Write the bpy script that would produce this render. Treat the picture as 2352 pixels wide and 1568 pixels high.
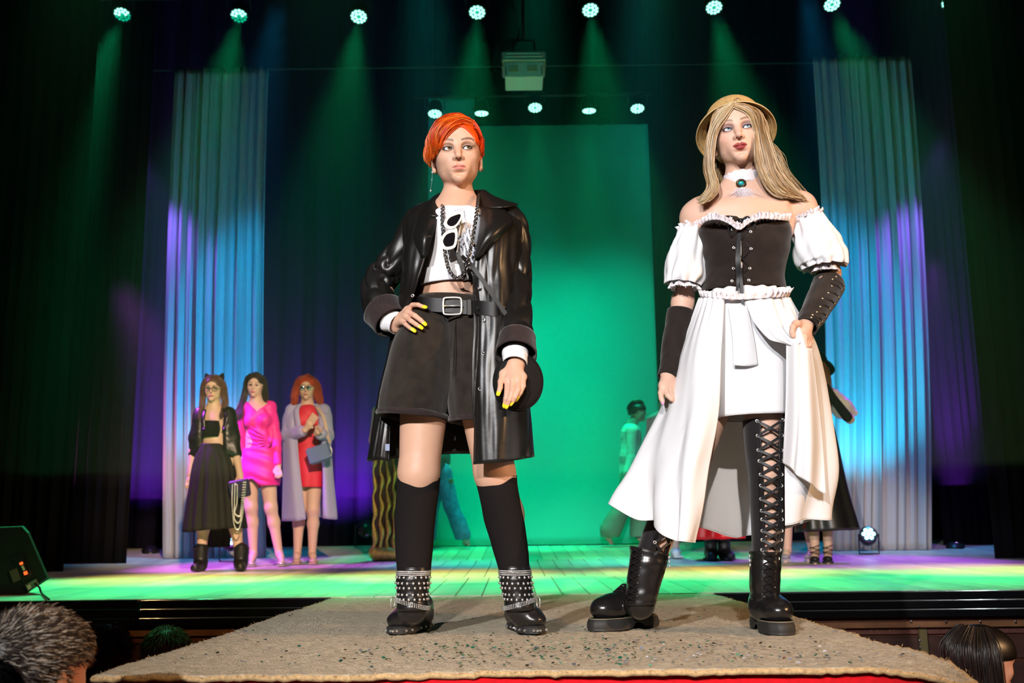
import bpy, math, random
import numpy as np
from mathutils import Matrix, Vector

for _o in list(bpy.data.objects):
    bpy.data.objects.remove(_o, do_unlink=True)
SC = bpy.context.scene
COL = SC.collection
rnd = random.Random(7)
RNG = np.random.default_rng(7)

# ------------------------------------------------------------------ camera
FPX, CX, CY = 2400.0, 1176.0, 784.0
CAMZ, TILT, ROLL = 0.30, math.radians(10.64), 0.0117
F_ = np.array([0, math.cos(TILT), math.sin(TILT)])
U0 = np.array([0, -math.sin(TILT), math.cos(TILT)])
R0 = np.array([1.0, 0, 0])
R_ = R0 * math.cos(ROLL) - U0 * math.sin(ROLL)
U_ = U0 * math.cos(ROLL) + R0 * math.sin(ROLL)
CAM = np.array([0, 0, CAMZ])
cam = bpy.data.cameras.new('camera'); cam.sensor_width = 36.0; cam.lens = 36.0 * FPX / 2352.0
cam.clip_start = 0.05; cam.clip_end = 100
cam.dof.use_dof = True; cam.dof.focus_distance = 3.5; cam.dof.aperture_fstop = 4.5
co = bpy.data.objects.new('camera', cam); COL.objects.link(co)
co.matrix_world = Matrix([[R_[i], U_[i], -F_[i], CAM[i]] for i in range(3)] + [[0, 0, 0, 1]])
SC.camera = co

# ------------------------------------------------------------------ world, exposure
w = bpy.data.worlds.new('hall'); SC.world = w; w.use_nodes = True
w.node_tree.nodes['Background'].inputs[0].default_value = (0.010, 0.012, 0.016, 1)
w.node_tree.nodes['Background'].inputs[1].default_value = 0.5
SC.view_settings.view_transform = 'Standard'; SC.view_settings.look = 'None'
SC.view_settings.gamma = 1.0; SC.view_settings.use_curve_mapping = False
SC.view_settings.exposure = 0.0
SC.cycles.max_bounces = 4; SC.cycles.diffuse_bounces = 2; SC.cycles.glossy_bounces = 2; SC.cycles.transmission_bounces = 3
SC.cycles.transparent_max_bounces = 4; SC.cycles.volume_bounces = 0
SC.cycles.adaptive_threshold = 0.03
SC.cycles.caustics_reflective = False; SC.cycles.caustics_refractive = False

def spot(name, loc, target, color, power, angle=40, blend=0.5, size=0.1, parent=None):
    l = bpy.data.lights.new(name, 'SPOT'); l.energy = power; l.color = color
    l.spot_size = math.radians(angle); l.spot_blend = blend; l.shadow_soft_size = size
    o = bpy.data.objects.new(name, l); COL.objects.link(o)
    d = Vector(target) - Vector(loc)
    o.rotation_euler = d.to_track_quat('-Z', 'Y').to_euler()
    o.location = loc
    if parent is not None:
        o.parent = parent; o.matrix_parent_inverse = Matrix.Translation(parent.location).inverted()
    return o

# follow spots from the auditorium: a white one on the left, a warm-white one near the centre, a low amber one from the side
spot('follow_spot_left', (-3.6, -7.0, 4.3), (0.15, 3.45, 0.85), (0.97, 0.97, 1.0), 4700, 17, 0.4, 0.09)
spot('follow_spot_centre', (-0.7, -7.5, 4.1), (0.25, 3.45, 0.85), (1.0, 0.91, 0.84), 3500, 15.5, 0.4, 0.09)
spot('side_spot_amber', (6.6, 0.6, 2.7), (0.2, 3.45, 0.7), (1.0, 0.56, 0.26), 1300, 36, 0.5, 0.07)
spot('added_audience_fill', (-3.2, 0.4, 3.4), (-0.9, 2.1, -0.1), (1.0, 0.74, 0.46), 130, 34, 0.6, 0.08)  # unseen warm spot, added to light the grey man's head
# stage wash on the groups at the back
spot('stage_wash_warm', (1.6, -4.0, 6.2), (-2.5, 9.5, 0.85), (1.0, 0.72, 0.48), 9500, 11, 0.7, 0.15)
spot('stage_wash_right', (0.2, -4.0, 6.2), (2.9, 9.3, 0.85), (1.0, 0.72, 0.48), 4000, 9, 0.7, 0.15)

# ------------------------------------------------------------------ pixel -> world
def ray(px, py):
    return R_ * ((px - CX) / FPX) + U_ * ((CY - py) / FPX) + F_
def P(px, py, Y):
    d = ray(px, py)
    return CAM + d * (Y / d[1])
def PZ(px, py, z):
    d = ray(px, py)
    return CAM + d * ((z - CAMZ) / d[2])
def Pm(pts, Y0):
    """list of (px,py,dy) -> array of world points, dy = metres behind (+) / in front (-) of plane Y0"""
    return np.array([P(p[0], p[1], Y0 + (p[2] if len(p) > 2 else 0.0)) for p in pts])

# ------------------------------------------------------------------ materials
MATS = {}
def mat(name, col=(0.5, 0.5, 0.5), rough=0.6, metal=0.0, spec=0.5, noise=None, bump=None, attr=None,
        emit=None, sheen=0.0, coat=0.0, alpha=1.0, trans=0.0, wave=None, sss=0.0, translucent=0.0):
    """noise=(scale, amount, detail)  bump=(scale, strength, distance)  wave=(scale, strength, axis)"""
    if name in MATS: return MATS[name]
    m = bpy.data.materials.new(name); m.use_nodes = True; MATS[name] = m
    nt = m.node_tree; N = nt.nodes; L = nt.links; b = N['Principled BSDF']
    b.inputs['Base Color'].default_value = (*col, 1)
    b.inputs['Roughness'].default_value = rough
    b.inputs['Metallic'].default_value = metal
    b.inputs['Specular IOR Level'].default_value = spec
    if sheen: b.inputs['Sheen Weight'].default_value = sheen
    if coat: b.inputs['Coat Weight'].default_value = coat; b.inputs['Coat Roughness'].default_value = 0.08
    if alpha < 1: b.inputs['Alpha'].default_value = alpha
    if trans: b.inputs['Transmission Weight'].default_value = trans
    if sss:
        b.inputs['Subsurface Weight'].default_value = sss
        b.inputs['Subsurface Radius'].default_value = (0.012, 0.005, 0.003); b.inputs['Subsurface Scale'].default_value = 1.0
    tc = N.new('ShaderNodeTexCoord')
    src = None
    if attr:
        a = N.new('ShaderNodeAttribute'); a.attribute_name = attr; src = a.outputs['Color']
    if noise:
        nz = N.new('ShaderNodeTexNoise'); nz.inputs['Scale'].default_value = noise[0]
        nz.inputs['Detail'].default_value = noise[2] if len(noise) > 2 else 3
        L.new(tc.outputs['Object'], nz.inputs['Vector'])
        mr = N.new('ShaderNodeMapRange'); mr.inputs[3].default_value = 1 - noise[1]; mr.inputs[4].default_value = 1 + noise[1]
        mr.inputs[1].default_value = 0.25; mr.inputs[2].default_value = 0.75
        L.new(nz.outputs['Fac'], mr.inputs[0])
        mx = N.new('ShaderNodeVectorMath'); mx.operation = 'SCALE'
        if src is not None: L.new(src, mx.inputs[0])
        else: mx.inputs[0].default_value = col
        L.new(mr.outputs[0], mx.inputs['Scale']); src = mx.outputs[0]
    if src is not None: L.new(src, b.inputs['Base Color'])
    hsrc = None
    if bump:
        nz = N.new('ShaderNodeTexNoise'); nz.inputs['Scale'].default_value = bump[0]; nz.inputs['Detail'].default_value = 4
        L.new(tc.outputs['Object'], nz.inputs['Vector']); hsrc = nz.outputs['Fac']
    if wave:
        wv = N.new('ShaderNodeTexWave'); wv.inputs['Scale'].default_value = wave[0]; wv.bands_direction = wave[2]
        wv.inputs['Distortion'].default_value = wave[3] if len(wave) > 3 else 1.0
        L.new(tc.outputs['Object'], wv.inputs['Vector']); hsrc = wv.outputs['Fac']; bump = (0, wave[1], 0.002)
    if hsrc is not None:
        bp = N.new('ShaderNodeBump'); bp.inputs['Strength'].default_value = bump[1]; bp.inputs['Distance'].default_value = bump[2]
        L.new(hsrc, bp.inputs['Height']); L.new(bp.outputs[0], b.inputs['Normal'])
    if emit:
        b.inputs['Emission Color'].default_value = (*emit[:3], 1); b.inputs['Emission Strength'].default_value = emit[3]
    if translucent:
        out = N['Material Output']; tr = N.new('ShaderNodeBsdfTranslucent'); ms = N.new('ShaderNodeMixShader')
        ms.inputs[0].default_value = translucent
        if src is not None: L.new(src, tr.inputs['Color'])
        else: tr.inputs['Color'].default_value = (*col, 1)
        L.new(b.outputs[0], ms.inputs[1]); L.new(tr.outputs[0], ms.inputs[2]); L.new(ms.outputs[0], out.inputs['Surface'])
    return m

# ------------------------------------------------------------------ objects
def empty(name, loc, label=None, cat=None, group=None, kind=None):
    o = bpy.data.objects.new(name, None); COL.objects.link(o); o.location = loc
    o.empty_display_size = 0.1
    tag(o, label, cat, group, kind)
    return o
def tag(o, label=None, cat=None, group=None, kind=None):
    if label: o['label'] = label
    if cat: o['category'] = cat
    if group: o['group'] = group
    if kind: o['kind'] = kind
    return o
def root_loc(parent):
    l = Vector((0, 0, 0)); p = parent
    while p is not None: l = l + p.location; p = p.parent
    return np.array(l)
def mk(name, V, F, m=None, parent=None, smooth=True, cols=None, label=None, org=None):
    V = np.asarray(V, dtype=np.float64).reshape(-1, 3)
    base = root_loc(parent) if parent is not None else np.zeros(3)
    if org is not None: o_loc = np.asarray(org, float) - base
    elif parent is None: o_loc = np.array([V[:, 0].mean(), V[:, 1].mean(), V[:, 2].min()])
    else: o_loc = np.zeros(3)
    me = bpy.data.meshes.new(name)
    V2 = V - base - o_loc
    if isinstance(F, np.ndarray) and F.ndim == 2:
        n, k = F.shape
        me.vertices.add(len(V2)); me.vertices.foreach_set('co', V2.astype(np.float32).ravel())
        me.loops.add(n * k); me.loops.foreach_set('vertex_index', F.astype(np.int32).ravel())
        me.polygons.add(n); me.polygons.foreach_set('loop_start', np.arange(0, n * k, k, dtype=np.int32))
        me.update(calc_edges=True); me.validate()
    else:
        me.from_pydata(V2.tolist(), [], [list(f) for f in F]); me.update()
    if smooth: me.polygons.foreach_set('use_smooth', np.ones(len(me.polygons), dtype=bool))
    if cols is not None:
        a = me.color_attributes.new('Col', 'FLOAT_COLOR', 'POINT')
        c = np.ones((len(V), 4), np.float32); c[:, :3] = cols; a.data.foreach_set('color', c.ravel())
    if m is not None: me.materials.append(m)
    o = bpy.data.objects.new(name, me); COL.objects.link(o); o.location = o_loc
    if parent is not None: o.parent = parent
    if label: o['label'] = label
    if smooth == 'auto':
        md = o.modifiers.new('crisp_edges', 'EDGE_SPLIT'); md.split_angle = math.radians(40)
    return o
def share(src, name, loc, parent=None, rot=None, scale=None):
    o = src.copy(); COL.objects.link(o); o.name = name; o.parent = parent
    o.location = np.asarray(loc, float) - (root_loc(parent) if parent is not None else 0)
    if rot is not None: o.rotation_euler = rot
    if scale is not None: o.scale = scale
    return o
class MB:
    """collects several shapes into one mesh"""
    def __init__(s): s.V = []; s.F = []; s.n = 0; s.C = []
    def add(s, V, F, col=None):
        V = np.asarray(V, float).reshape(-1, 3)
        s.V.append(V); s.F += [[i + s.n for i in f] for f in (F.tolist() if isinstance(F, np.ndarray) else F)]; s.n += len(V)
        if col is not None: s.C.append(np.tile(np.asarray(col, float), (len(V), 1)) if np.ndim(col) == 1 else np.asarray(col))
        return s
    def build(s, name, m=None, parent=None, smooth=True, label=None, org=None):
        return mk(name, np.concatenate(s.V), s.F, m, parent, smooth, np.concatenate(s.C) if s.C else None, label, org)

# ------------------------------------------------------------------ shapes
def box(c, s, rz=0.0, bev=0.0):
    x, y, z = np.array(s) / 2.0
    if bev <= 0:
        V = np.array([[sx * x, sy * y, sz * z] for sx in (-1, 1) for sy in (-1, 1) for sz in (-1, 1)])
        F = [[0, 1, 3, 2], [4, 6, 7, 5], [0, 4, 5, 1], [2, 3, 7, 6], [0, 2, 6, 4], [1, 5, 7, 3]]
    else:
        b = min(bev, x * .9, y * .9, z * .9); V = []; idx = {}
        for sx in (-1, 1):
            for sy in (-1, 1):
                for sz in (-1, 1):
                    for ax in range(3):
                        v = [sx * (x - b), sy * (y - b), sz * (z - b)]; v[ax] = (sx * x, sy * y, sz * z)[ax]
                        idx[(sx, sy, sz, ax)] = len(V); V.append(v)
        V = np.array(V); F = []
        g = lambda a, bb, c_, ax: idx[(a, bb, c_, ax)]
        for s in (-1, 1):
            F.append([g(s, -1, -1, 0), g(s, 1, -1, 0), g(s, 1, 1, 0), g(s, -1, 1, 0)][::s])
            F.append([g(-1, s, -1, 1), g(-1, s, 1, 1), g(1, s, 1, 1), g(1, s, -1, 1)][::s])
            F.append([g(-1, -1, s, 2), g(1, -1, s, 2), g(1, 1, s, 2), g(-1, 1, s, 2)][::s])
        for a in (-1, 1):
            for c_ in (-1, 1):
                F.append([g(a, c_, -1, 0), g(a, c_, 1, 0), g(a, c_, 1, 1), g(a, c_, -1, 1)])
                F.append([g(a, -1, c_, 0), g(a, 1, c_, 0), g(a, 1, c_, 2), g(a, -1, c_, 2)])
                F.append([g(-1, a, c_, 1), g(1, a, c_, 1), g(1, a, c_, 2), g(-1, a, c_, 2)])
        for a in (-1, 1):
            for bb in (-1, 1):
                for c_ in (-1, 1): F.append([g(a, bb, c_, 0), g(a, bb, c_, 1), g(a, bb, c_, 2)])
    ca, sa = math.cos(rz), math.sin(rz)
    V = V @ np.array([[ca, sa, 0], [-sa, ca, 0], [0, 0, 1]]) + np.array(c)
    return V, F
def grid_faces(nu, nv, close_u=False, close_v=False):
    iu = np.arange(nu if close_u else nu - 1); iv = np.arange(nv if close_v else nv - 1)
    a, b = np.meshgrid(iu, iv, indexing='ij'); a = a.ravel(); b = b.ravel(); a2 = (a + 1) % nu; b2 = (b + 1) % nv
    return np.stack([a * nv + b, a * nv + b2, a2 * nv + b2, a2 * nv + b], 1)
def cr(pts, n, closed=False):
    """Catmull-Rom resample along axis 0 (pts: [m, ...])"""
    p = np.asarray(pts, float); m = len(p)
    if m == 1: return np.repeat(p, n, 0)
    if closed:
        t = np.linspace(0, m, n, endpoint=False); i = np.floor(t).astype(int); f = t - i
        g = lambda k: p[(i + k) % m]
    else:
        t = np.linspace(0, m - 1, n); i = np.minimum(np.floor(t).astype(int), m - 2); f = t - i
        pe = np.concatenate([2 * p[:1] - p[1:2], p, 2 * p[-1:] - p[-2:-1]])
        g = lambda k: pe[i + k + 1]
    f = f.reshape([-1] + [1] * (p.ndim - 1))
    p0, p1, p2, p3 = g(-1), g(0), g(1), g(2)
    return 0.5 * (2 * p1 + (p2 - p0) * f + (2 * p0 - 5 * p1 + 4 * p2 - p3) * f ** 2 + (3 * p1 - p0 - 3 * p2 + p3) * f ** 3)
def frames(pts):
    T = np.gradient(pts, axis=0); T /= np.linalg.norm(T, axis=1, keepdims=True) + 1e-12
    n0 = np.cross(T[0], [0.0, 1, 0.05])
    if np.linalg.norm(n0) < 1e-3: n0 = np.cross(T[0], [1.0, 0, 0])
    Nn = [n0 / np.linalg.norm(n0)]
    for i in range(1, len(pts)):
        v = Nn[-1] - T[i] * np.dot(Nn[-1], T[i]); Nn.append(v / (np.linalg.norm(v) + 1e-12))
    Nn = np.array(Nn); return T, Nn, np.cross(T, Nn)
def tube(pts, r, seg=8, caps=True, flat=1.0, closed=False, up=None):
    """round tube; flat squashes along the binormal"""
    pts = np.asarray(pts, float); n = len(pts); r = np.broadcast_to(np.asarray(r, float), (n,))
    if closed:
        T = np.roll(pts, -1, 0) - np.roll(pts, 1, 0); T /= np.linalg.norm(T, axis=1, keepdims=True)
        upv = np.array(up if up is not None else [0, 0, 1.0]); Nn = np.cross(T, upv); Nn /= np.linalg.norm(Nn, axis=1, keepdims=True) + 1e-9
        B = np.cross(T, Nn)
    else: T, Nn, B = frames(pts)
    a = np.linspace(0, 2 * math.pi, seg, endpoint=False)
    V = pts[:, None] + (Nn[:, None] * np.cos(a)[None, :, None] + B[:, None] * (np.sin(a) * flat)[None, :, None]) * r[:, None, None]
    F = grid_faces(n, seg, closed, True).tolist()
    V = V.reshape(-1, 3)
    if caps and not closed:
        F.append(list(range(seg))); F.append([(n - 1) * seg + i for i in range(seg)][::-1])
    return V, F
def ribbon(pts, width, wdir, thick=0.0012):
    """flat strip along pts, width vector direction wdir (array or one vector)"""
    pts = np.asarray(pts, float); wd = np.asarray(wdir, float)
    if wd.ndim == 1: wd = np.tile(wd, (len(pts), 1))
    wd = wd / (np.linalg.norm(wd, axis=1, keepdims=True) + 1e-9)
    T = np.gradient(pts, axis=0); T /= np.linalg.norm(T, axis=1, keepdims=True) + 1e-9
    Nn = np.cross(T, wd); Nn /= np.linalg.norm(Nn, axis=1, keepdims=True) + 1e-9
    w_ = np.broadcast_to(np.asarray(width, float), (len(pts),))[:, None] / 2; t = thick / 2
    V = np.stack([pts - wd * w_ - Nn * t, pts + wd * w_ - Nn * t, pts + wd * w_ + Nn * t, pts - wd * w_ + Nn * t], 1)
    F = grid_faces(len(pts), 4, False, True).tolist(); n = len(pts)
    F += [[0, 1, 2, 3], [4 * n - 1, 4 * n - 2, 4 * n - 3, 4 * n - 4]]
    return V.reshape(-1, 3), F
def lathe(profile, seg=24, c=(0, 0, 0), axis='z', M=None):
    pr = np.asarray(profile, float); a = np.linspace(0, 2 * math.pi, seg, endpoint=False)
    V = np.stack([pr[:, 0:1] * np.cos(a), pr[:, 0:1] * np.sin(a), np.repeat(pr[:, 1:2], seg, 1)], -1).reshape(-1, 3)
    F = grid_faces(len(pr), seg, False, True).tolist()
    if M is not None: V = V @ np.asarray(M).T
    return V + np.array(c), F
def sphere(c, r, seg=10, rings=6, M=None):
    th = np.linspace(0, math.pi, rings + 1)
    pr = np.stack([np.sin(th), -np.cos(th)], 1); r = np.broadcast_to(np.asarray(r, float), (3,))
    V, F = lathe(pr, seg); V = V * r
    if M is not None: V = V @ np.asarray(M).T
    return V + np.array(c), F
def patch(cols, nu, nv, fold=None):
    """cols: list of control columns (all same length) of world points -> smooth sheet [nu,nv,3]"""
    c = np.array([cr(np.asarray(k, float), nv) for k in cols]); c = cr(c, nu)
    if fold is not None: c = fold(c)
    return c
def sheet(name, c, m, parent, thick=0.002, label=None, offset=0.0):
    nu, nv = c.shape[:2]
    o = mk(name, c.reshape(-1, 3), grid_faces(nu, nv), m, parent, True, None, label)
    if thick:
        md = o.modifiers.new('thickness', 'SOLIDIFY'); md.thickness = thick; md.offset = offset
    return o
def vnoise(x, y, seed=0, oct=3):
    """cheap smooth 2-D noise from sums of sines"""
    r = np.random.default_rng(seed); o = 0; a = 1.0
    for i in range(oct):
        for _ in range(3):
            k = r.normal(size=2) * (1.7 ** i); ph = r.uniform(0, 6.28)
            o = o + a * np.sin(k[0] * x + k[1] * y + ph)
        a *= 0.55
    return o / 3.0
def lookm(d, up=(0, 0, 1)):
    """rotation matrix whose z column points along d"""
    d = np.asarray(d, float); d = d / np.linalg.norm(d); x = np.cross(up, d)
    if np.linalg.norm(x) < 1e-4: x = np.cross((0, 1, 0), d)
    x /= np.linalg.norm(x); return np.stack([x, np.cross(d, x), d], 1)
# ================================================================== the stage
YE = 5.75                                     # stage front edge
def zs(Y):                                    # raked stage floor
    return float(np.interp(Y, [YE, 9.6, 12.6, 20], [0.0, 0.065, 0.215, 0.32]))
M_red = mat('red_cloth', (0.62, 0.004, 0.010), 0.85, spec=0.2, noise=(60, 0.15), bump=(400, 0.3, 0.001))
M_carpet = mat('beige_carpet', (0.56, 0.48, 0.36), 0.95, spec=0.1, noise=(45, 0.28, 6), bump=(160, 0.9, 0.012))
M_carpet_edge = mat('carpet_binding', (0.50, 0.34, 0.17), 0.9, spec=0.1, noise=(120, 0.3), bump=(300, 0.6, 0.003))
M_black_gloss = mat('black_gloss', (0.006, 0.006, 0.007), 0.16, spec=0.6)
M_black = mat('black_paint', (0.012, 0.012, 0.013), 0.5)
M_metal = mat('steel', (0.55, 0.55, 0.55), 0.3, 1.0)
M_wood_dk = mat('pit_wood', (0.20, 0.085, 0.035), 0.55, noise=(9, 0.35, 5))
M_velvet = mat('black_velvet', (0.006, 0.0055, 0.007), 0.9, spec=0.1)
M_navy = mat('navy_velvet', (0.011, 0.009, 0.022), 0.9, spec=0.1)
M_drape = mat('white_drape', (0.62, 0.62, 0.64), 0.75, spec=0.2, translucent=0.35)
M_screen = mat('screen_cloth', (0.05, 0.52, 0.46), 0.9, spec=0.05)

# -- runway
RX0, RX1, RY0 = -0.965, 1.045, 2.50
nx, ny = 140, 200
gx = np.linspace(RX0, RX1, nx); gy = np.linspace(RY0, YE + 0.02, ny)
X, Y = np.meshgrid(gx, gy, indexing='ij')
ex = np.minimum(X - RX0, RX1 - X)
lump = 0.004 * vnoise(X * 7, Y * 5, 3, 4) + 0.0016 * RNG.normal(size=X.shape)
lump = np.minimum(lump, 0.002)
lump[:, :] *= 1
Xw = X + (0.014 * vnoise(Y * 4, 0 * Y, 5) * np.exp(-ex / 0.12)) * np.sign(X)
Yw = Y + 0.012 * vnoise(X * 5, 0 * X + 1, 8) * np.exp(-(Y - RY0) / 0.10)
corner = np.clip((X - 0.80) / 0.20, 0, 1) ** 2 * np.clip((RY0 + 0.14 - Y) / 0.14, 0, 1)
Zw = lump - 0.002 - 0.03 * corner
Zw -= np.where(Y > YE - 0.03, 0.004, 0)
top = np.stack([Xw, Yw, Zw], -1)
runway = empty('runway', ((RX0 + RX1) / 2, 4.0, -0.9), 'beige carpeted runway with red cloth skirt jutting from the stage', 'runway')
# carpet slab with real thickness
c_o = mk('carpet', top.reshape(-1, 3), grid_faces(nx, ny), M_carpet, runway)
md = c_o.modifiers.new('thickness', 'SOLIDIFY'); md.thickness = 0.012; md.offset = 1.0
c_o.data.flip_normals() if c_o.data.polygons[0].normal.z < 0 else None
md.offset = -1.0
edge = np.concatenate([top[0, ::-1], top[1:-1, 0], top[-1, :]]); edge = edge + np.array([0, 0, -0.007])
V, Fq = tube(edge, 0.0075, 6); mk('carpet_binding', V, Fq, M_carpet_edge, runway)
# fuzzy tufts along the rim
mb = MB()
for i in range(1500):
    e = edge[rnd.randrange(len(edge))] + np.array([rnd.uniform(-.012, .012), rnd.uniform(-.012, .012), 0.004])
    d = np.array([rnd.gauss(0, .006), rnd.gauss(-.002, .006), rnd.uniform(.000, .008)])
    s = np.array([rnd.gauss(0, 1), rnd.gauss(0, 1), 0]); s = s / np.linalg.norm(s) * 0.0016
    mb.add([e - s, e + s, e + d], [[0, 1, 2]])
tag(mb.build('carpet_fringe', M_carpet_edge, runway), kind='stuff')
# red cloth: front and sides, hanging in soft folds
def skirt(a, b, n, name, seed):
    t = np.linspace(0, 1, n); base = np.array(a)[None] * (1 - t[:, None]) + np.array(b)[None] * t[:, None]
    d = np.array(b) - np.array(a); nn = np.array([d[1], -d[0], 0]); nn /= np.linalg.norm(nn)
    rows = []
    for k, z in enumerate(np.linspace(-0.008, -0.9, 14)):
        amp = 0.002 + 0.016 * (k / 13.0)
        rows.append(base + nn * (amp * vnoise(t * np.linalg.norm(d) * 14, t * 0 + z, seed))[:, None] + np.array([0, 0, z]))
    c = np.array(rows).transpose(1, 0, 2); sag = np.clip((c[..., 0] - .76) / .25, 0, 1) ** 2 * np.clip((RY0 + .18 - c[..., 1]) / .16, 0, 1); c[..., 2] -= .038 * sag * np.clip(1 + c[..., 2] / .5, 0, 1) + .004
    return sheet(name, c, M_red, runway, 0.002)
skirt((RX0 + .012, RY0 + .02, 0), (RX1 - .012, RY0 + .02, 0), 160, 'skirt_front', 1)
skirt((RX0 + .012, YE, 0), (RX0 + .012, RY0 + .02, 0), 120, 'skirt_side', 2)
skirt((RX1 - .012, RY0 + .02, 0), (RX1 - .012, YE, 0), 120, 'skirt_side', 3)
V, Fq = box(((RX0 + RX1) / 2, (RY0 + YE) / 2 + .03, -0.47), (RX1 - RX0 - .06, YE - RY0 - .1, 0.86)); mk('deck_frame', V, Fq, M_black, runway, False)

# -- confetti flakes on the carpet
M_flake = mat('sequin', (0.8, 0.8, 0.8), 0.22, 0.85, attr='Col')
mb = MB(); pal = [((.05, .55, .33), 8), ((.9, .9, .95), 8), ((.16, .12, .06), 10), ((.75, .66, .42), 4), ((.03, .25, .2), 5), ((.45, .55, .85), 1), ((.6, .05, .05), .3)]
pc = [p[0] for p in pal]; pw = [p[1] for p in pal]
for i in range(980):
    u = rnd.random()
    if u < 0.62: px, py = rnd.gauss(1290, 260), rnd.gauss(1493, 20)
    elif u < 0.82: px, py = rnd.gauss(1720, 170), rnd.gauss(1505, 18)
    else: px, py = rnd.uniform(350, 2100), rnd.uniform(1400, 1535)
    if not 1390 < py < 1538: continue
    q = PZ(px, py, 0.004)
    if not (RX0 + .03 < q[0] < RX1 - .03 and RY0 + .03 < q[1] < YE): continue
    white = px > 1480
    c = rnd.choices(pc, pw)[0]
    if white and rnd.random() < .55: c = (.92, .92, .95)
    r = rnd.uniform(.0032, .0058); a = np.linspace(0, 2 * math.pi, 7, endpoint=False) + rnd.random()
    tl = np.array([rnd.gauss(0, .22), rnd.gauss(0, .28), 1]); M = lookm(tl)
    V = np.stack([r * np.cos(a), r * np.sin(a) * rnd.uniform(.7, 1), 0 * a], 1) @ M.T
    V = np.concatenate([V, V * 0.99 - M[:, 2] * .0005]) + q + [0, 0, .0035 - V[:, 2].min() - .003]
    mb.add(V, [list(range(7)), list(range(13, 6, -1))], c)
tag(mb.build('confetti', M_flake, None, False), 'green, silver and dark sequin confetti strewn over the beige runway carpet', 'confetti', kind='stuff')

# -- stage floor of planks
floor = empty('floor', (0, 9, 0), kind='structure'); floor['label'] = 'painted wooden plank stage floor lit in green and purple'
M_plank = [mat('plank_%d' % i, c, 0.42, spec=0.45, noise=(3.5, 0.22, 6), bump=(30, 0.15, 0.002)) for i, c in enumerate([(.54, .50, .41), (.60, .55, .44), (.48, .45, .40), (.64, .58, .45)])]
def plank_mesh(wd, y0, y1, seed):
    r = random.Random(seed); b = 0.004; n = 5; V = []
    for y in np.linspace(y0, y1, n):
        z = zs(y)
        V += [[-wd / 2, y, z - .02], [-wd / 2, y, z - b], [-wd / 2 + b, y, z], [wd / 2 - b, y, z], [wd / 2, y, z - b], [wd / 2, y, z - .02]]
    F = []
    for i in range(n - 1):
        for j in range(5): F.append([i * 6 + j, i * 6 + j + 1, i * 6 + j + 7, i * 6 + j + 6])
    F += [[5, 4, 3, 2, 1, 0], [(n - 1) * 6 + j for j in range(6)]]
    return V, [f[::-1] for f in F]
PW = 0.145
sect = [(YE + .012, 7.55), (7.556, 10.2), (10.206, 14.4)]
for si, (y0, y1) in enumerate(sect):
    protos = []
    for k in range(4):
        V, Fq = plank_mesh(PW - .004, y0, y1, k)
        protos.append((V, Fq))
    ref = {}
    half = (4.6, 5.8, 7.2)[si]
    xs = np.arange(-half, half, PW)
    for j, x in enumerate(xs):
        k = rnd.randrange(4)
        if k not in ref:
            o = mk('plank', np.array(protos[k][0]), protos[k][1], M_plank[k], None, False, org=(0, 0, 0)); ref[k] = o
            o.parent = floor; o.location = np.array([x, 0, 0]) - root_loc(floor)
        else:
            share(ref[k], 'plank', (x, 0, rnd.uniform(-.0015, 0)), floor)
V, Fq = box((0, 10.2, -0.25), (15, 8.8, 0.36)); o = mk('floor_substructure', V, Fq, M_black, floor, False)
V, Fq = box((0, 4.0, -1.1), (16, 22, 0.1)); tag(mk('floor_pit', V, Fq, mat('hall_floor', (.03, .02, .02), .8), None, False), kind='structure')
# -- fascia: three glossy black rails either side of the runway, timber wall below
fascia = empty('wall_stage_front', (0, YE, -1.0), kind='structure'); fascia['label'] = 'glossy black railed stage fascia above dark timber pit wall'
M_edge = mat('rail_trim', (0.55, 0.57, 0.57), 0.22, 0.9)
def rail(x0, x1, z, dy):
    h = 0.038; V = []
    pr = [(0.03, -h), (-.012, -h), (-.014, -.004), (-.010, 0.002), (0.0, 0.004), (0.03, 0.004)]
    for x in (x0, x1):
        for (y, zz) in pr: V.append([x, YE + y - dy, z + zz])
    F = [[j, (j + 1) % 6, 6 + (j + 1) % 6, 6 + j] for j in range(6)] + [[5, 4, 3, 2, 1, 0], list(range(6, 12))]
    return V, F
for x0, x1 in ((-5.2, -2.02), (-1.995, RX0 - .02), (RX1 + .02, 2.9), (2.92, 5.2)):
    for k in range(3):
        z = -.006 - .046 * k; s = .012 * k
        V, Fq = rail(x0, x1, z, s); ro = mk('fascia_rail', V, Fq, M_black_gloss, fascia, False)
        V, Fq = tube([[x0, YE - .013 - s, z], [x1, YE - .013 - s, z]], .0042, 8); mk('rail_trim', V, Fq, M_edge, ro)
V, Fq = box((0, YE + .06, -.6), (10.6, .06, .94)); mk('pit_panel', V, Fq, mat('pit_panel', (.075, .022, .012), .5, noise=(14, .4, 5)), fascia, False)
for k, (z, h, dy, c) in enumerate([(-.178, .036, .0, M_wood_dk), (-.217, .028, .015, mat('pit_wood_red', (.12, .04, .03), .5, noise=(10, .3, 4))), (-.30, .12, .022, mat('pit_board', (.05, .018, .012), .5, noise=(12, .4, 4))), (-.44, .14, .022, MATS['pit_board'])]):
    for x0, x1 in ((-5.2, -1.5), (-1.49, 1.3), (1.31, 5.2)):
        V, Fq = box(((x0 + x1) / 2, YE + .02 + dy, z), (x1 - x0 - .004, .05, h - .004), 0, .003); mk('timber_board', V, Fq, c, fascia, False)
pp = P(2118, 1440, YE - .02)
V, Fq = box((pp[0], YE - .02, -.42), (.042, .03, .44), 0, .004); po = mk('metal_post', V, Fq, mat('post_olive', (.20, .16, .07), .4, .5), fascia, False)
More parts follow.
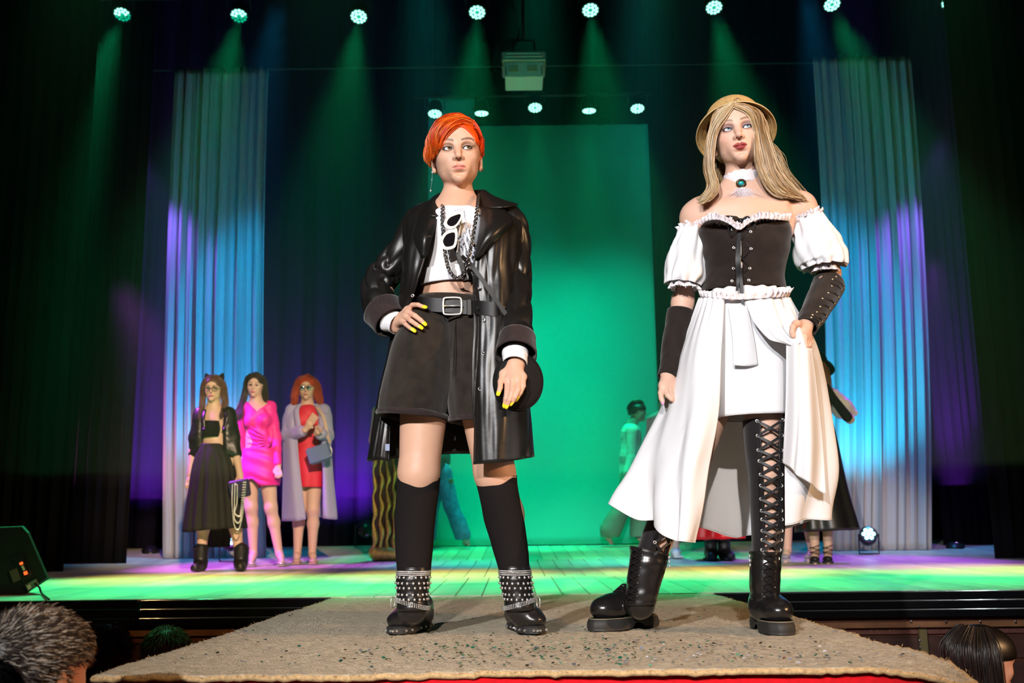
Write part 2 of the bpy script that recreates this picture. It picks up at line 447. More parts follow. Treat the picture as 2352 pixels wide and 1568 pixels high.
V, Fq = box((pp[0] - .024, YE - .03, -.47), (.006, .02, .3), 0, .002); mk('post_edge', V, Fq, M_metal, po, False)
bolt = None
for px, py in ((2093, 1426), (2173, 1426), (2252, 1426), (2333, 1426), (2110, 1438), (2113, 1470), (2114, 1486)):
    q = P(px, py, YE - .035)
    if bolt is None:
        V, Fq = sphere((0, 0, 0), (.006, .004, .006), 8, 5); bolt = mk('bolt', V, Fq, M_metal, None, True, org=(0, 0, 0)); bolt.parent = fascia; bolt.location = q - root_loc(fascia)
    else: share(bolt, 'bolt', q, fascia)
# steel studs of the small strip
for i in range(26):
    q = P(1985 + i * 14.5, 1447.5, YE + .008); share(bolt, 'bolt', q, fascia, scale=(.6, .8, .5))

# -- curtains
def curtain(name, top, bot, zt, zb, Y, nf, amp, m, label=None, cat='curtain', seed=1, kind=None, topwave=0.0, ny=60, per=14, group=None):
    """hanging cloth between x-limits top=(x0,x1), bot=(x0,x1)"""
    n = int(nf * per); u = np.linspace(0, 1, n); v = np.linspace(0, 1, ny)
    U, V_ = np.meshgrid(u, v, indexing='ij')
    x0 = top[0] + (bot[0] - top[0]) * V_ ** 2.2; x1 = top[1] + (bot[1] - top[1]) * V_ ** 2.2
    ph = 2 * math.pi * nf * U + 1.5 * vnoise(U * 18, V_ * 1.0, seed) + 0.6 * seed
    a = amp * (0.55 + 0.45 * np.sin(U * 31 + seed)) * (0.7 + 0.3 * V_)
    Xc = x0 + (x1 - x0) * U + 0.25 * a * np.sin(ph * 2)
    Yc = Y + a * np.sin(ph) + 0.4 * a * np.sin(ph * 2.37 + 1)
    Zc = zt + (zb - zt) * V_ + topwave * vnoise(U * 9, 0 * U, seed + 3) * (1 - V_)
    o = sheet(name, np.stack([Xc, Yc, Zc], -1), m, None, 0.003)
    tag(o, label, None if kind else cat, group, kind); return o
def xat(px, py, Y): return P(px, py, Y)[0]
def zat(px, py, Y): return P(px, py, Y)[2]
YB = 13.3
curtain('wall_back', (-8.0, 8.0), (-8.0, 8.0), 8.6, zs(YB), YB, 46, 0.07, M_navy, kind='structure', seed=2, ny=24, per=10)
YD = 10.9
for i, (a, b, c, d, lab) in enumerate([(402, 617, 374, 612, 'tall white sheer drape glowing blue, beside the woman with cat ears'), (1866, 2091, 1893, 2140, 'tall white sheer drape glowing blue, behind the woman in black hat')]):
    yt, yb = ((155, 1274), (130, 1262))[i]
    curtain('stage_drape', (xat(a, yt, YD), xat(b, yt, YD)), (xat(c, yb, YD), xat(d, yb, YD)), zat((a + b) / 2, yt, YD), zs(YD) + .004, YD, 10, 0.065, M_drape, lab, 'drape', seed=4 + i, topwave=.012, ny=70, per=18)
# dark side legs
for (x0, x1, Yw, lab, sd) in [(-60, 185, 9.2, 'black velvet wing curtain beside the stage monitor', 6), (150, 322, 10.3, 'black velvet wing curtain between monitor and blue drape', 7),
                              (2232, 2460, 9.6, 'black velvet wing curtain beyond the timber post', 8), (2120, 2260, 11.6, 'narrow black velvet wing curtain next to blue drape', 9)]:
    curtain('wing_curtain', (xat(x0, 700, Yw), xat(x1, 700, Yw)), (xat(x0, 700, Yw), xat(x1, 700, Yw)), 8.2, zs(Yw) + .003, Yw, 7, 0.055, M_velvet, lab, 'curtain', seed=sd, ny=26, per=12)
# green cloth and dark border above it
YS = 12.55
q0, q1 = xat(981, 1250, YS), xat(1524, 1250, YS); zt = zat(1240, 215, YS)
n = 60; U, V_ = np.meshgrid(np.linspace(0, 1, n), np.linspace(0, 1, n), indexing='ij')
Xc = q0 + (q1 - q0) * U; Zc = zt + (zs(YS) + .004 - zt) * V_
Yc = YS + 0.012 * vnoise(U * 3 + V_ * 2, V_ * 9 - U * 4, 11) + .004 * np.sin(U * 60) * (1 - V_)
o = sheet('backdrop_cloth', np.stack([Xc, Yc, Zc], -1), M_screen, None, .003); tag(o, 'large plain backdrop cloth lit bright green at centre stage', 'backdrop')
YV = 12.35
curtain('border_curtain', (xat(1090, 215, YV), xat(1515, 215, YV)), (xat(1090, 290, YV), xat(1515, 285, YV)), zat(1240, 152, YV), zat(1240, 288, YV), YV, 9, .01, M_velvet, 'short black border curtain hanging above the green backdrop', 'curtain', seed=12, topwave=0.0, ny=10)
# ceiling and side walls of the stage house
V, Fq = box((0, 10, 8.7), (17, 10, .1)); tag(mk('ceiling', V, Fq, M_black, None, False), kind='structure')
for s, nm in ((-1, 'wall_left'), (1, 'wall_right')):
    V, Fq = box((s * 8.2, 10, 4.2), (.1, 9, 9)); tag(mk(nm, V, Fq, M_black, None, False), kind='structure')

# -- battens (pipes)
def batten(px0, py0, px1, py1, Yb, r, label):
    a = P(px0, py0, Yb); b = P(px1, py1, Yb); z = (a[2] + b[2]) / 2
    o = empty('batten', ((a[0] + b[0]) / 2, Yb, z), label, 'pipe')
    V, Fq = tube([[a[0], Yb, z], [b[0], Yb, z]], r, 8); mk('pipe', V, Fq, M_black, o)
    for t in (.08, .5, .92):
        x = a[0] + (b[0] - a[0]) * t; V, Fq = tube([[x, Yb, z + r * .9], [x, Yb, 8.652]], .0022, 5); mk('suspension_cable', V, Fq, M_black, o)
    return z
zb1 = batten(200, 0, 2300, -30, 9.9, .024, 'black lighting pipe carrying the upper row of stage lights')
batten(1080, 152, 1525, 147, 12.35, .012, 'thin black pipe holding the short border curtain')
batten(290, 166, 1900, 140, 10.95, .012, 'thin dark curtain pipe running between the two blue drapes')
zb2 = batten(950, 222, 1500, 216, 11.9, .022, 'black lighting pipe carrying the five lights above the backdrop')

# -- LED par lights
M_can = mat('par_can', (.02, .02, .02), .35, .3)
M_led = mat('led_on', (.8, 1, .9), .3, emit=(.30, 1.0, .72, 2.6))
M_led_dim = mat('led_dim', (.02, .25, .14), .3, emit=(.0, .55, .28, 0.9))
GREEN = (0.0, 1.0, 0.34); TEAL = (0.0, 1.0, 0.56)
def led_array(frac):
    """19 lens domes in local frame, facing -z; those below frac lit"""
    on, off = MB(), MB()
    pts = [(0, 0)] + [(.034 * math.cos(a), .034 * math.sin(a)) for a in np.linspace(0, 2 * math.pi, 6, endpoint=False)] + [(.067 * math.cos(a), .067 * math.sin(a)) for a in np.linspace(.2, 2 * math.pi + .2, 12, endpoint=False)]
    for i, (x, y) in enumerate(pts):
        V, Fq = sphere((x, y, -.004), (.0155, .0155, .008), 8, 4)
        if i == 0: off.add(V, Fq); continue
        (on if y >= frac else off).add(V, Fq)
    return on, off
def par(px, py, Yp, target, power, label, group, zb, frac=-1, angle=26, size=.092, color=GREEN):
    c = P(px, py, Yp); r = empty('par_light', c, label, 'stage light', group)
    d = np.array(target, float) - c; d /= np.linalg.norm(d); M = lookm(-d)   # local -z looks at the target
    pr = [(.045, .17), (.075, .15), (size, .09), (size, .0), (size + .004, -.006), (size - .004, -.006), (size - .006, .004), (.001, .004)]
    V, Fq = lathe(pr, 20); mk('can', V @ M.T + c, Fq, M_can, r)
    yk = [(-.115, 0, .06), (-.115, .09, .10), (-.09, .14, .12), (.09, .14, .12), (.115, .09, .10), (.115, 0, .06)]
    V, Fq = tube(cr(np.array(yk), 18), .007, 6); yo = mk('yoke', V @ M.T + c, Fq, M_can, r)
    top = np.array([0, .14, .12]) @ M.T + c
    V, Fq = tube([top, [top[0], Yp, zb - .025]], .010, 6); mk('clamp', V, Fq, M_can, yo)
    on, off = led_array(frac)
    for b_, m_, nm in ((on, M_led, 'led_lenses'), (off, M_led_dim, 'unlit_lenses')):
        if b_.n:
            V = np.concatenate(b_.V) @ M.T + c; mk(nm, V, b_.F, m_, r)
    spot('beam', c + d * .012, target, color, power, angle, .75, .09, r)
    return r
upper = [(281, 33, -.2), (549, 36, -.2), (824, 38, -.6), (1096, 28, -.6), (1356, 23, -.6), (1640, 17, -.6), (1911, 10, -.6), (2181, 4, -.6)]
n8 = ['first', 'second', 'third', 'fourth', 'fifth', 'sixth', 'seventh', 'eighth']
for i, (px, py, fr) in enumerate(upper):
    c = P(px, py, 9.9)
    tx = c[0] + (-.1, .1, .0, -.2, .1, .1, .35, .55)[i]
    par(px, py, 9.9, (tx, 7.0, 0.0), 2400, n8[i] + ' green stage light along the upper pipe, counted from the wing curtain by the monitor', 'upper row of green stage lights', zb1, -1 if i not in (0, 1) else -.01, 25)
inner = [(999, 261), (1106, 260), (1229, 247), (1353, 254), (1464, 249)]
for i, (px, py) in enumerate(inner):
    c = P(px, py, 11.9)
    par(px, py, 11.9, (c[0], (10.6, 11.9, 10.0, 11.9, 10.2)[i], 0.2), 1300, ('light above the red-haired head', 'second', 'middle', 'fourth', 'last')[i] + (' green stage light of the five over the backdrop' if i else ', a green one of the five over the backdrop'), 'green stage lights over the backdrop', zb2, -1, 26)
# wash from the border lights, down the cloth and the floor
for i, x in enumerate((-.9, .3, 1.5)):
    spot('border_wash', (x, 9.6, 6.3), (x * .75, 12.55, 1.6), TEAL, 900, 38, 1.0, .2)
for x, t in ((-3.4, -3.4), (-1.4, -1.6), (1.2, 1.2), (3.4, 3.6)):
    spot('apron_wash', (x, 8.0, 6.4), (t, 6.3, 0), (.16, 1.0, .42), 900, 30, .9, .12)
for x, t in ((-2.6, -2.4), (-.6, -.5), (1.4, 1.5), (3.2, 3.4)):
    spot('amber_wash', (x, 6.2, 6.8), (t, 7.9, 0), (1.0, .84, .24), 3400, 19, 1.0, .12)
for x, t in ((-.8, -.6), (1.2, 1.2)):
    spot('blue_wash', (x, 8.6, 6.6), (t, 9.6, 0), (.05, .40, 1.0), 1500, 17, 1.0, .12)

# -- projector on a drop pole
def projector():
    Yp = 8.6; c = P(1203, 166, Yp); s = 1 / (FPX / (Yp * math.cos(TILT) + (c[2] - CAMZ) * math.sin(TILT)))
    r = empty('projector', c, 'grey ceiling projector hanging on a pole with trailing cables', 'projector')
    Mh = mat('projector_grey', (.30, .27, .25), .5); Mf = mat('projector_white', (.55, .58, .58), .5)
    W = 100 * s
    V, Fq = box(c + [0, 0, .07], (W, .34, .10), 0, .012); mk('housing', V, Fq, Mh, r, False)
    V, Fq = box(c + [0, -.02, -.05], (W * .86, .28, .14), 0, .006); fo = mk('front_panel', V, Fq, Mf, r, False)
    for sx in (-1, 1):
        V, Fq = box(c + [sx * W * .21 - .01, -.163, -.04], (W * .22, .006, .06), 0, .002); mk('label_plate', V, Fq, mat('plate_tan', (.45, .36, .25), .6), fo, False)
        V, Fq = box(c + [sx * W * .40, -.164, -.06], (.014, .01, .08), 0, .003); mk('side_bracket', V, Fq, Mh, fo, False)
    for k in range(3):
        V, Fq = box(c + [0, -.172, .035 + .03 * k], (W * (.96 - .1 * k), .008, .008), 0, .002); mk('vent_rib', V, Fq, Mf, r, False)
    top = c + [0, 0, .36]
    pts = [c + [-.10, 0, .13], c + [-.10, 0, .28], c + [-.085, 0, .30], c + [.085, 0, .30], c + [.10, 0, .28], c + [.10, 0, .13]]
    V, Fq = tube(pts, .010, 8); mk('bracket', V, Fq, M_can, r)
    V, Fq = tube([c + [0, 0, .30], c + [0, 0, 2.2]], .014, 8); mk('pole', V, Fq, mat('pole_rust', (.25, .12, .09), .5, .4), r)
    for k in range(5):
        q = [c + [-.02, -.05, .3 + .1 * (k == 0)], c + [-.10 - .03 * k, -.1, .16 + .02 * k], c + [-.2 - .012 * k, -.12, .10 + .02 * k], c + [-.16 - .03 * k, -.1, .03 - .02 * k]]
        V, Fq = tube(cr(np.array(q), 16), .006, 6); mk('cable', V, Fq, M_can, r)
    q = [c + [-.01, 0, 1.8], c + [-.10, 0, .9], c + [-.06, 0, .5], c + [-.02, 0, .3]]
    V, Fq = tube(cr(np.array(q), 20), .004, 6); mk('cable', V, Fq, M_can, r)
projector()
spot('added_projector_fill', (.4, -1.5, 5.6), P(1203, 175, 8.6), (.10, 1.0, .75), 300, 6, .6, .1)  # unseen green spot, added to brighten the projector front

# -- floor light cans and their coloured beams on cloth
BLUE = (.02, .42, 1.0); VIOLET = (.30, .03, 1.0); CYAN = (.02, .62, 1.0)
def floor_can(px, py, Yp, target, color, power, label, angle=40, lit=True, rad=.085, face=None):
    c = P(px, py, Yp); r = empty('floor_light', (c[0], c[1], zs(Yp)), label, 'stage light')
    d = np.array(target, float) - c; d /= np.linalg.norm(d); M = lookm(-d if face is None else -np.array(face, float))
    pr = [(.02, .16), (rad * .8, .14), (rad, .08), (rad, 0), (rad - .006, .002), (.001, .004)]
    V, Fq = lathe(pr, 18); mk('can', V @ M.T + c, Fq, M_can, r)
    b = [(c[0] - rad - .01, c[1], c[2]), (c[0] - rad - .01, c[1] + .02, zs(Yp) + .01), (c[0] + rad + .01, c[1] + .02, zs(Yp) + .01), (c[0] + rad + .01, c[1], c[2])]
    V, Fq = tube(b, .008, 6); mk('stand', V, Fq, M_can, r)
    mb = MB()
    for k in range(7):
        a = k * 1.047; x, y = (0, 0) if k == 6 else (.045 * math.cos(a), .045 * math.sin(a))
        V, Fq = sphere((x, y, -.003), (.02, .02, .008), 8, 4); mb.add(V @ M.T + c, Fq)
    mb.build('led_lenses', mat('led_%s' % ''.join('%02d' % int(99 * k) for k in color), (.5, .5, .5), .3, emit=(*[min(1, k + .25) for k in color], 6.0)) if lit else M_led_dim, r)
    if power: spot('beam', c + d * .015, target, color, power, angle, 1.0, .05, r)
    return r
floor_can(527, 1238, 10.3, (xat(500, 760, 10.9), 10.95, 2.6), BLUE, 1000, 'small lit floor light at the foot of the blue drape by the cat ears woman', 75, face=(.1, -.8, .35))
floor_can(1995, 1226, 10.3, (xat(1990, 760, 10.9), 10.95, 2.6), CYAN, 1000, 'small lit floor light at the foot of the blue drape behind the black skirt', 75, face=(-.15, -.8, .35))
floor_can(835, 1205, 12.4, (xat(775, 1000, 13.2), 13.2, 1.5), VIOLET, 1000, 'floor light shining violet on the dark curtain by the gold gown', 100)
floor_can(345, 1262, 11.9, (xat(340, 880, 13.2), 13.2, 2.0), VIOLET, 1400, 'floor light shining violet up between wing curtain and blue drape', 70)
floor_can(2195, 1250, 11.1, (xat(2200, 820, 11.6), 11.6, 2.5), VIOLET, 2200, 'floor light shining violet up beside the narrow wing curtain', 34)
# cross lights from the wings
spot('wing_violet_left', (-3.5, 9.0, 2.6), (-2.4, 9.6, 0.2), (.60, .08, 1.0), 650, 50, .7, .12)
spot('wing_violet_right', (4.15, 9.9, 3.0), (3.2, 9.3, 0.3), (.38, .05, 1.0), 650, 50, .7, .12)
spot('drape_blue_left', (-2.3, 9.7, 5.7), (-3.2, 10.9, 1.6), (.0, .45, 1.0), 900, 34, 1.0, .1)
spot('drape_blue_right', (3.0, 9.7, 5.7), (3.8, 10.9, 1.6), (.0, .45, 1.0), 900, 34, 1.0, .1)
spot('drape_violet_left', (-3.95, 10.5, 4.4), (-3.2, 10.9, 1.6), (.25, .12, 1.0), 260, 60, .9, .08)
spot('drape_violet_right', (4.55, 10.4, 4.4), (3.9, 10.9, 1.6), (.25, .12, 1.0), 260, 60, .9, .08)
spot('drape_magenta_left', (-5.2, 10.0, 0.9), (-3.6, 10.9, 1.4), (1.0, .18, .75), 150, 50, .9, .08)

# -- haze that makes the beams visible
def haze():
    V, Fq = box((0, 10.1, 4.1), (11.0, 5.4, 6.6)); o = mk('haze', V, Fq, None, None, False)
    m = bpy.data.materials.new('haze'); m.use_nodes = True; nt = m.node_tree; nt.nodes.clear()
    out = nt.nodes.new('ShaderNodeOutputMaterial'); vs = nt.nodes.new('ShaderNodeVolumeScatter')
    vs.inputs['Color'].default_value = (1, 1, 1, 1); vs.inputs['Density'].default_value = 0.0085; vs.inputs['Anisotropy'].default_value = 0.0
    nt.links.new(vs.outputs[0], out.inputs['Volume']); o.data.materials.append(m)
    tag(o, 'thin stage haze hanging in the light beams above the stage', 'haze', kind='stuff')
haze()
# ================================================================== figure toolkit: smooth implicit surfaces
class Fld:
    def __init__(s): s.p = []
    def ell(s, c, r, R=None, k=0.012, op='u'):
        c = np.asarray(c, float); r = np.broadcast_to(np.asarray(r, float), (3,)).copy(); R = np.eye(3) if R is None else np.asarray(R)
        e = np.abs(R) @ r
        s.p.append(('e', c, r, R, k, op, c - e, c + e)); return s
    def cone(s, a, b, ra, rb, k=0.012, op='u', flat=None):
        a = np.asarray(a, float); b = np.asarray(b, float); m = max(ra, rb)
        if flat is not None:
            f = (np.asarray(flat[0], float) / np.linalg.norm(flat[0]), flat[1]); m *= max(1, flat[1])
        else: f = None
        s.p.append(('c', a, b, (ra, rb, f), k, op, np.minimum(a, b) - m, np.maximum(a, b) + m)); return s
    def chain(s, pts, rs, k=0.012, op='u', flat=None):
        for i in range(len(pts) - 1): s.cone(pts[i], pts[i + 1], rs[i], rs[i + 1], k, op, flat)
        return s
    def box(s, c, h, R=None, k=0.004, op='s'):
        c = np.asarray(c, float); h = np.asarray(h, float); R = np.eye(3) if R is None else np.asarray(R)
        e = np.abs(R) @ h
        s.p.append(('b', c, h, R, k, op, c - e, c + e)); return s
    def bounds(s, pad=0.01):
        lo = np.min([q[6] for q in s.p if q[5] == 'u'], 0) - pad; hi = np.max([q[7] for q in s.p if q[5] == 'u'], 0) + pad
        return lo, hi
    def mesh(s, h, lo=None, hi=None, pad=0.012):
        l2, h2 = s.bounds(pad); lo = l2 if lo is None else np.maximum(lo, l2); hi = h2 if hi is None else np.minimum(hi, h2)
        i0 = np.floor(lo / h).astype(int); i1 = np.ceil(hi / h).astype(int) + 1; shp = tuple(i1 - i0)
        D = np.full(shp, 0.5, np.float32)
        ax = [(np.arange(i0[d], i1[d]) * h).astype(np.float32) for d in range(3)]
        for kind, a, b, c, k, op, plo, phi in s.p:
            m = k + 2.5 * h
            j0 = np.clip(np.floor((plo - m) / h).astype(int) - i0, 0, None); j1 = np.clip(np.ceil((phi + m) / h).astype(int) + 1 - i0, None, shp)
            if np.any(j1 <= j0): continue
            sl = tuple(slice(j0[d], j1[d]) for d in range(3))
            x = ax[0][sl[0]][:, None, None]; y = ax[1][sl[1]][None, :, None]; z = ax[2][sl[2]][None, None, :]
            if kind == 'c':
                ra, rb, f = c; ab = b - a; L2 = float(ab @ ab) + 1e-12
                px, py, pz = x - a[0], y - a[1], z - a[2]
                t = np.clip((px * ab[0] + py * ab[1] + pz * ab[2]) / L2, 0, 1)
                qx, qy, qz = px - t * ab[0], py - t * ab[1], pz - t * ab[2]
                if f is not None:
                    fd, fs = f; dt = qx * fd[0] + qy * fd[1] + qz * fd[2]; g = dt * (1 / fs - 1)
                    qx = qx + g * fd[0]; qy = qy + g * fd[1]; qz = qz + g * fd[2]
                d = np.sqrt(qx * qx + qy * qy + qz * qz) - (ra + (rb - ra) * t)
                if f is not None: d = d * min(1.0, fs)
            else:
                R = c; px, py, pz = x - a[0], y - a[1], z - a[2]
                u = px * R[0, 0] + py * R[1, 0] + pz * R[2, 0]; v = px * R[0, 1] + py * R[1, 1] + pz * R[2, 1]; w_ = px * R[0, 2] + py * R[1, 2] + pz * R[2, 2]
                if kind == 'e':
                    k0 = np.sqrt((u / b[0]) ** 2 + (v / b[1]) ** 2 + (w_ / b[2]) ** 2)
                    k1 = np.sqrt((u / b[0] ** 2) ** 2 + (v / b[1] ** 2) ** 2 + (w_ / b[2] ** 2) ** 2) + 1e-9
                    d = k0 * (k0 - 1) / k1
                else:
                    d = np.maximum(np.maximum(np.abs(u) - b[0], np.abs(v) - b[1]), np.abs(w_) - b[2])
            cur = D[sl]
            if op == 'u':
                hh = np.maximum(k - np.abs(cur - d), 0) / max(k, 1e-6); D[sl] = np.minimum(cur, d) - hh * hh * k * 0.25
            elif op == 's':
                hh = np.maximum(k - np.abs(cur + d), 0) / max(k, 1e-6); D[sl] = np.maximum(cur, -d) + hh * hh * k * 0.25
            elif op == 'i':
                D2 = np.full(shp, 0.5, np.float32); D2[sl] = d; D = np.maximum(D, D2)
        return surfnet(D, i0 * h, h)
def surfnet(D, o, h):
    S = D < 0
    nx, ny, nz = D.shape
    cnt = np.zeros((nx - 1, ny - 1, nz - 1), np.int8)
    for a in (0, 1):
        for b in (0, 1):
            for c in (0, 1): cnt += S[a:nx - 1 + a, b:ny - 1 + b, c:nz - 1 + c]
    act = (cnt > 0) & (cnt < 8); I = np.argwhere(act); n = len(I)
    idx = np.full(act.shape, -1, np.int32); idx[act] = np.arange(n)
    acc = np.zeros((n, 3)); num = np.zeros(n)
    cor = [(a, b, c) for a in (0, 1) for b in (0, 1) for c in (0, 1)]
    val = {k: D[I[:, 0] + k[0], I[:, 1] + k[1], I[:, 2] + k[2]].astype(float) for k in cor}
    for k in cor:
        for d in range(3):
            if k[d] == 0:
                k2 = list(k); k2[d] = 1; va, vb = val[k], val[tuple(k2)]
                m = (va < 0) != (vb < 0); t = np.where(m, va / np.where(m, va - vb, 1), 0)
                p = np.tile(np.array(k, float), (n, 1)); p[:, d] = t
                acc[m] += p[m]; num[m] += 1
    V = (I + acc / np.maximum(num, 1)[:, None]) * h + o
    Fs = []
    for d in range(3):
        e1, e2 = (d + 1) % 3, (d + 2) % 3
        sa = [slice(None)] * 3; sb = [slice(None)] * 3; sa[d] = slice(0, -1); sb[d] = slice(1, None)
        A, B = S[tuple(sa)], S[tuple(sb)]
        C = np.argwhere(A != B)
        C = C[(C[:, e1] > 0) & (C[:, e2] > 0) & (C[:, e1] < D.shape[e1] - 1) & (C[:, e2] < D.shape[e2] - 1)]
        if not len(C): continue
        ins = A[C[:, 0], C[:, 1], C[:, 2]]
        q = []
        for (o1, o2) in ((-1, -1), (0, -1), (0, 0), (-1, 0)):
            c2 = C.copy(); c2[:, e1] += o1; c2[:, e2] += o2; q.append(idx[c2[:, 0], c2[:, 1], c2[:, 2]])
        q = np.stack(q, 1); q[~ins] = q[~ins][:, ::-1]; Fs.append(q)
    return V, (np.concatenate(Fs) if Fs else np.zeros((0, 4), int))
def join(parts):
    V = []; F = []; n = 0
    for v, f in parts: V.append(v); F.append(f + n); n += len(v)
    return np.concatenate(V), np.concatenate(F)
def rotm(yaw=0, pitch=0, roll=0):
    """yaw>0 turns the face to image right, pitch>0 lifts the chin, roll>0 leans the crown to image left"""
    y, p, r = math.radians(yaw), math.radians(pitch), math.radians(roll)
    Rz = np.array([[math.cos(y), -math.sin(y), 0], [math.sin(y), math.cos(y), 0], [0, 0, 1]])
    Rx = np.array([[1, 0, 0], [0, math.cos(-p), -math.sin(-p)], [0, math.sin(-p), math.cos(-p)]])
    Ry = np.array([[math.cos(-r), 0, math.sin(-r)], [0, 1, 0], [-math.sin(-r), 0, math.cos(-r)]])
    return Rz @ Ry @ Rx
class Head:
    """head in local axes: x image-right, y backwards (face looks to -y), z up; origin between the ears at eye height"""
    def __init__(s, c, R, sc=1.0, wide=1.0, jaw=1.0, lip=1.0, nose=1.0, detail=True, brow=(.10, .05, .03), lips=(.55, .16, .14),
                 shade=(.16, .10, .08), skin=(.72, .46, .34), iris=(.13, .08, .04), gaze=(0, -1, 0), blush=.0, brow_lift=0.0, smile=0.0):
        s.__dict__.update(locals()); s.c = np.asarray(c, float)
    def w(s, p): return s.c + s.sc * (np.asarray(p, float) @ s.R.T)
    def loc(s, V): return ((V - s.c) @ s.R) / s.sc
    def prims(s, f):
        q = s.sc; W = s.wide
        def E(c, r, k=.012, op='u', R=None): f.ell(s.w(c), np.array(r) * q, s.R if R is None else s.R @ R, k * q, op)
        def C(a, b, ra, rb, k=.012, op='u'): f.cone(s.w(a), s.w(b), ra * q, rb * q, k * q, op)
        E((0, .022, .034), (.073 * W, .090, .080), .01)
        E((0, -.020, .020), (.066 * W, .060, .074), .05)
        E((0, -.022, -.034), (.052 * W * s.jaw, .056, .056), .035)
        E((0, -.036, -.074), (.031 * W * s.jaw, .038, .028), .035)
        E((0, -.068, -.0965), (.016 * s.jaw, .015, .014), .022)
        for sx in (-1, 1):
            E((sx * .037 * W, -.052, -.024), (.022, .022, .020), .022)
            E((sx * .038 * W * s.jaw, -.010, -.056), (.014, .026, .020), .035)
        C((-.040, -.068, .0225), (.040, -.068, .0225), .0135, .0135, .014)
        E((0, -.060, .045), (.044, .018, .030), .05)
        if not s.detail:
            C((0, -.080, .012), (0, -.098, -.030), .008, .0105 * s.nose, .012)
            for sx in (-1, 1): E((sx * .030, -.086, -.001), (.017, .011, .0105), .010, 's')
            E((0, -.079, -.062), (.021, .012, .009), .008)
        else:
            for sx in (-1, 1):
                E((sx * .0305, -.088, -.0005), (.0175, .0125, .0125), .012, 's')
            n = s.nose
            C((0, -.077, .016), (0, -.091, -.012), .0068, .0078, .012)
            C((0, -.091, -.012), (0, -.1000, -.031), .0078, .0105 * n, .008)
            for sx in (-1, 1):
                E((sx * .0105 * n, -.090, -.0345), (.0078, .0095, .0072), .006)
                E((sx * .0062 * n, -.0965, -.0415), (.0036, .0055, .0046), .0025, 's')
            # lids
            for sx in (-1, 1):
                E((sx * .0305, -.0715, -.0005), (.0162, .0150, .0140), .005)
            # mouth
            E((0, -.066, -.060), (.030, .018, .022), .022)
            l = s.lip
            for sx in (-1, 1): E((sx * .0085, -.0815, -.0582), (.0135, .0070, .0046 * l), .004, R=rotm(0, 0, sx * 12 - sx * 4 * s.smile))
            E((0, -.0805, -.0685), (.0150, .0075, .0058 * l), .005)
            for sx in (-1, 1): C((0, -.0895, -.0627), (sx * .019, -.0815, -.0638 + .003 * s.smile), .0015, .0006, .004, 's')
            E((0, -.0870, -.047), (.0030, .004, .007), .008, 's')
            E((0, -.0790, -.0815), (.014, .006, .004), .014, 's')
        for sx in (-1, 1):
            Re = rotm(sx * 22, 0, 0)
            E((sx * .0755 * W, .018, -.014), (.0060, .0165, .0285), .008, R=Re)
            if s.detail:
                E((sx * .0835 * W, .014, -.010), (.0065, .0095, .0175), .004, 's', R=Re)
                E((sx * .0745 * W, .012, -.040), (.0062, .0085, .0085), .006)
    def cap(s, f, grow=.005, line=(.066, .070, .095), cz=-.022, low=-.03):
        q = s.sc; W = s.wide
        def E(c, r, k=.012, op='u'): f.ell(s.w(c), np.array(r) * q, s.R, k * q, op)
        E((0, .022, .034), (.073 * W + grow, .090 + grow, .080 + grow), .01)
        E((0, -.020, .020), (.066 * W + grow, .060 + grow, .074 + grow), .05)
        E((0, -.060, .045), (.044 + grow, .018 + grow, .030 + grow), .05)
        E((0, .034, -.03), (.070 * W + grow, .062 + grow, .05), .03)
        E((0, -.098, cz), line, .006, 's')
        f.box(s.w((0, 0, low - .15)), np.array((.3, .3, .15)) * q, s.R, .01, 's')
        for sx in (-1, 1): f.box(s.w((sx * .09, -.10, -.085)), np.array((.06, .095, .10)) * q, s.R, .012, 's')
    def lid_cut(s, f):
        """eye openings"""
        q = s.sc
        for sx in (-1, 1):
            f.ell(s.w((sx * .0305, -.0875, -.0012)), np.array((.0130, .0125, .0047)) * q, s.R @ rotm(0, 0, sx * 5), .0015 * q, 's')
    def eyes(s, parent, m):
        q = s.sc; g = np.asarray(s.gaze, float); g = g / np.linalg.norm(g)
        for sx in (-1, 1):
            th = np.linspace(0, math.pi, 33); pr = np.stack([np.sin(th), np.cos(th)], 1); V, F = lathe(pr, 24)
            ang = np.repeat(np.degrees(th), 24)
            col = np.tile(np.array([.80, .76, .74]), (len(V), 1)); ir = np.array(s.iris)
            col[ang < 33] = ir * .3; col[ang < 29] = ir; col[ang < 20] = ir * 1.5; col[ang < 13] = (.006, .006, .006)
            V = V @ lookm(g).T * .0128
            mk('eye', s.w(V + np.array((sx * .0305, -.0722, -.0005))), np.array([f for f in F]), m, parent, True, col)
    def paint(s, V, base=None):
        """makeup, natural colour and some painted shade of the face, as vertex colours"""
        L = s.loc(V); c = np.tile(np.array(s.skin, float), (len(V), 1)) if base is None else base.copy()
        front = L[:, 1] < -.045
        x, z = np.abs(L[:, 0]), L[:, 2]
        def mixin(m, col, a=1.0):
            m = np.clip(m, 0, 1)[:, None] * a; return c * (1 - m) + np.array(col) * m
        near = (np.abs(L) < .14).all(1)
        # blush
        if s.blush: c = mixin(np.exp(-(((x - .042) / .02) ** 2 + ((z + .028) / .018) ** 2)) * front, (.80, .30, .24), s.blush)
        # warm ears, nose tip, chin
        c = mixin(np.exp(-(L[:, 0] ** 2 + (L[:, 1] + .108) ** 2 + (z + .034) ** 2) / .010 ** 2) * near, (.70, .36, .27), .35)
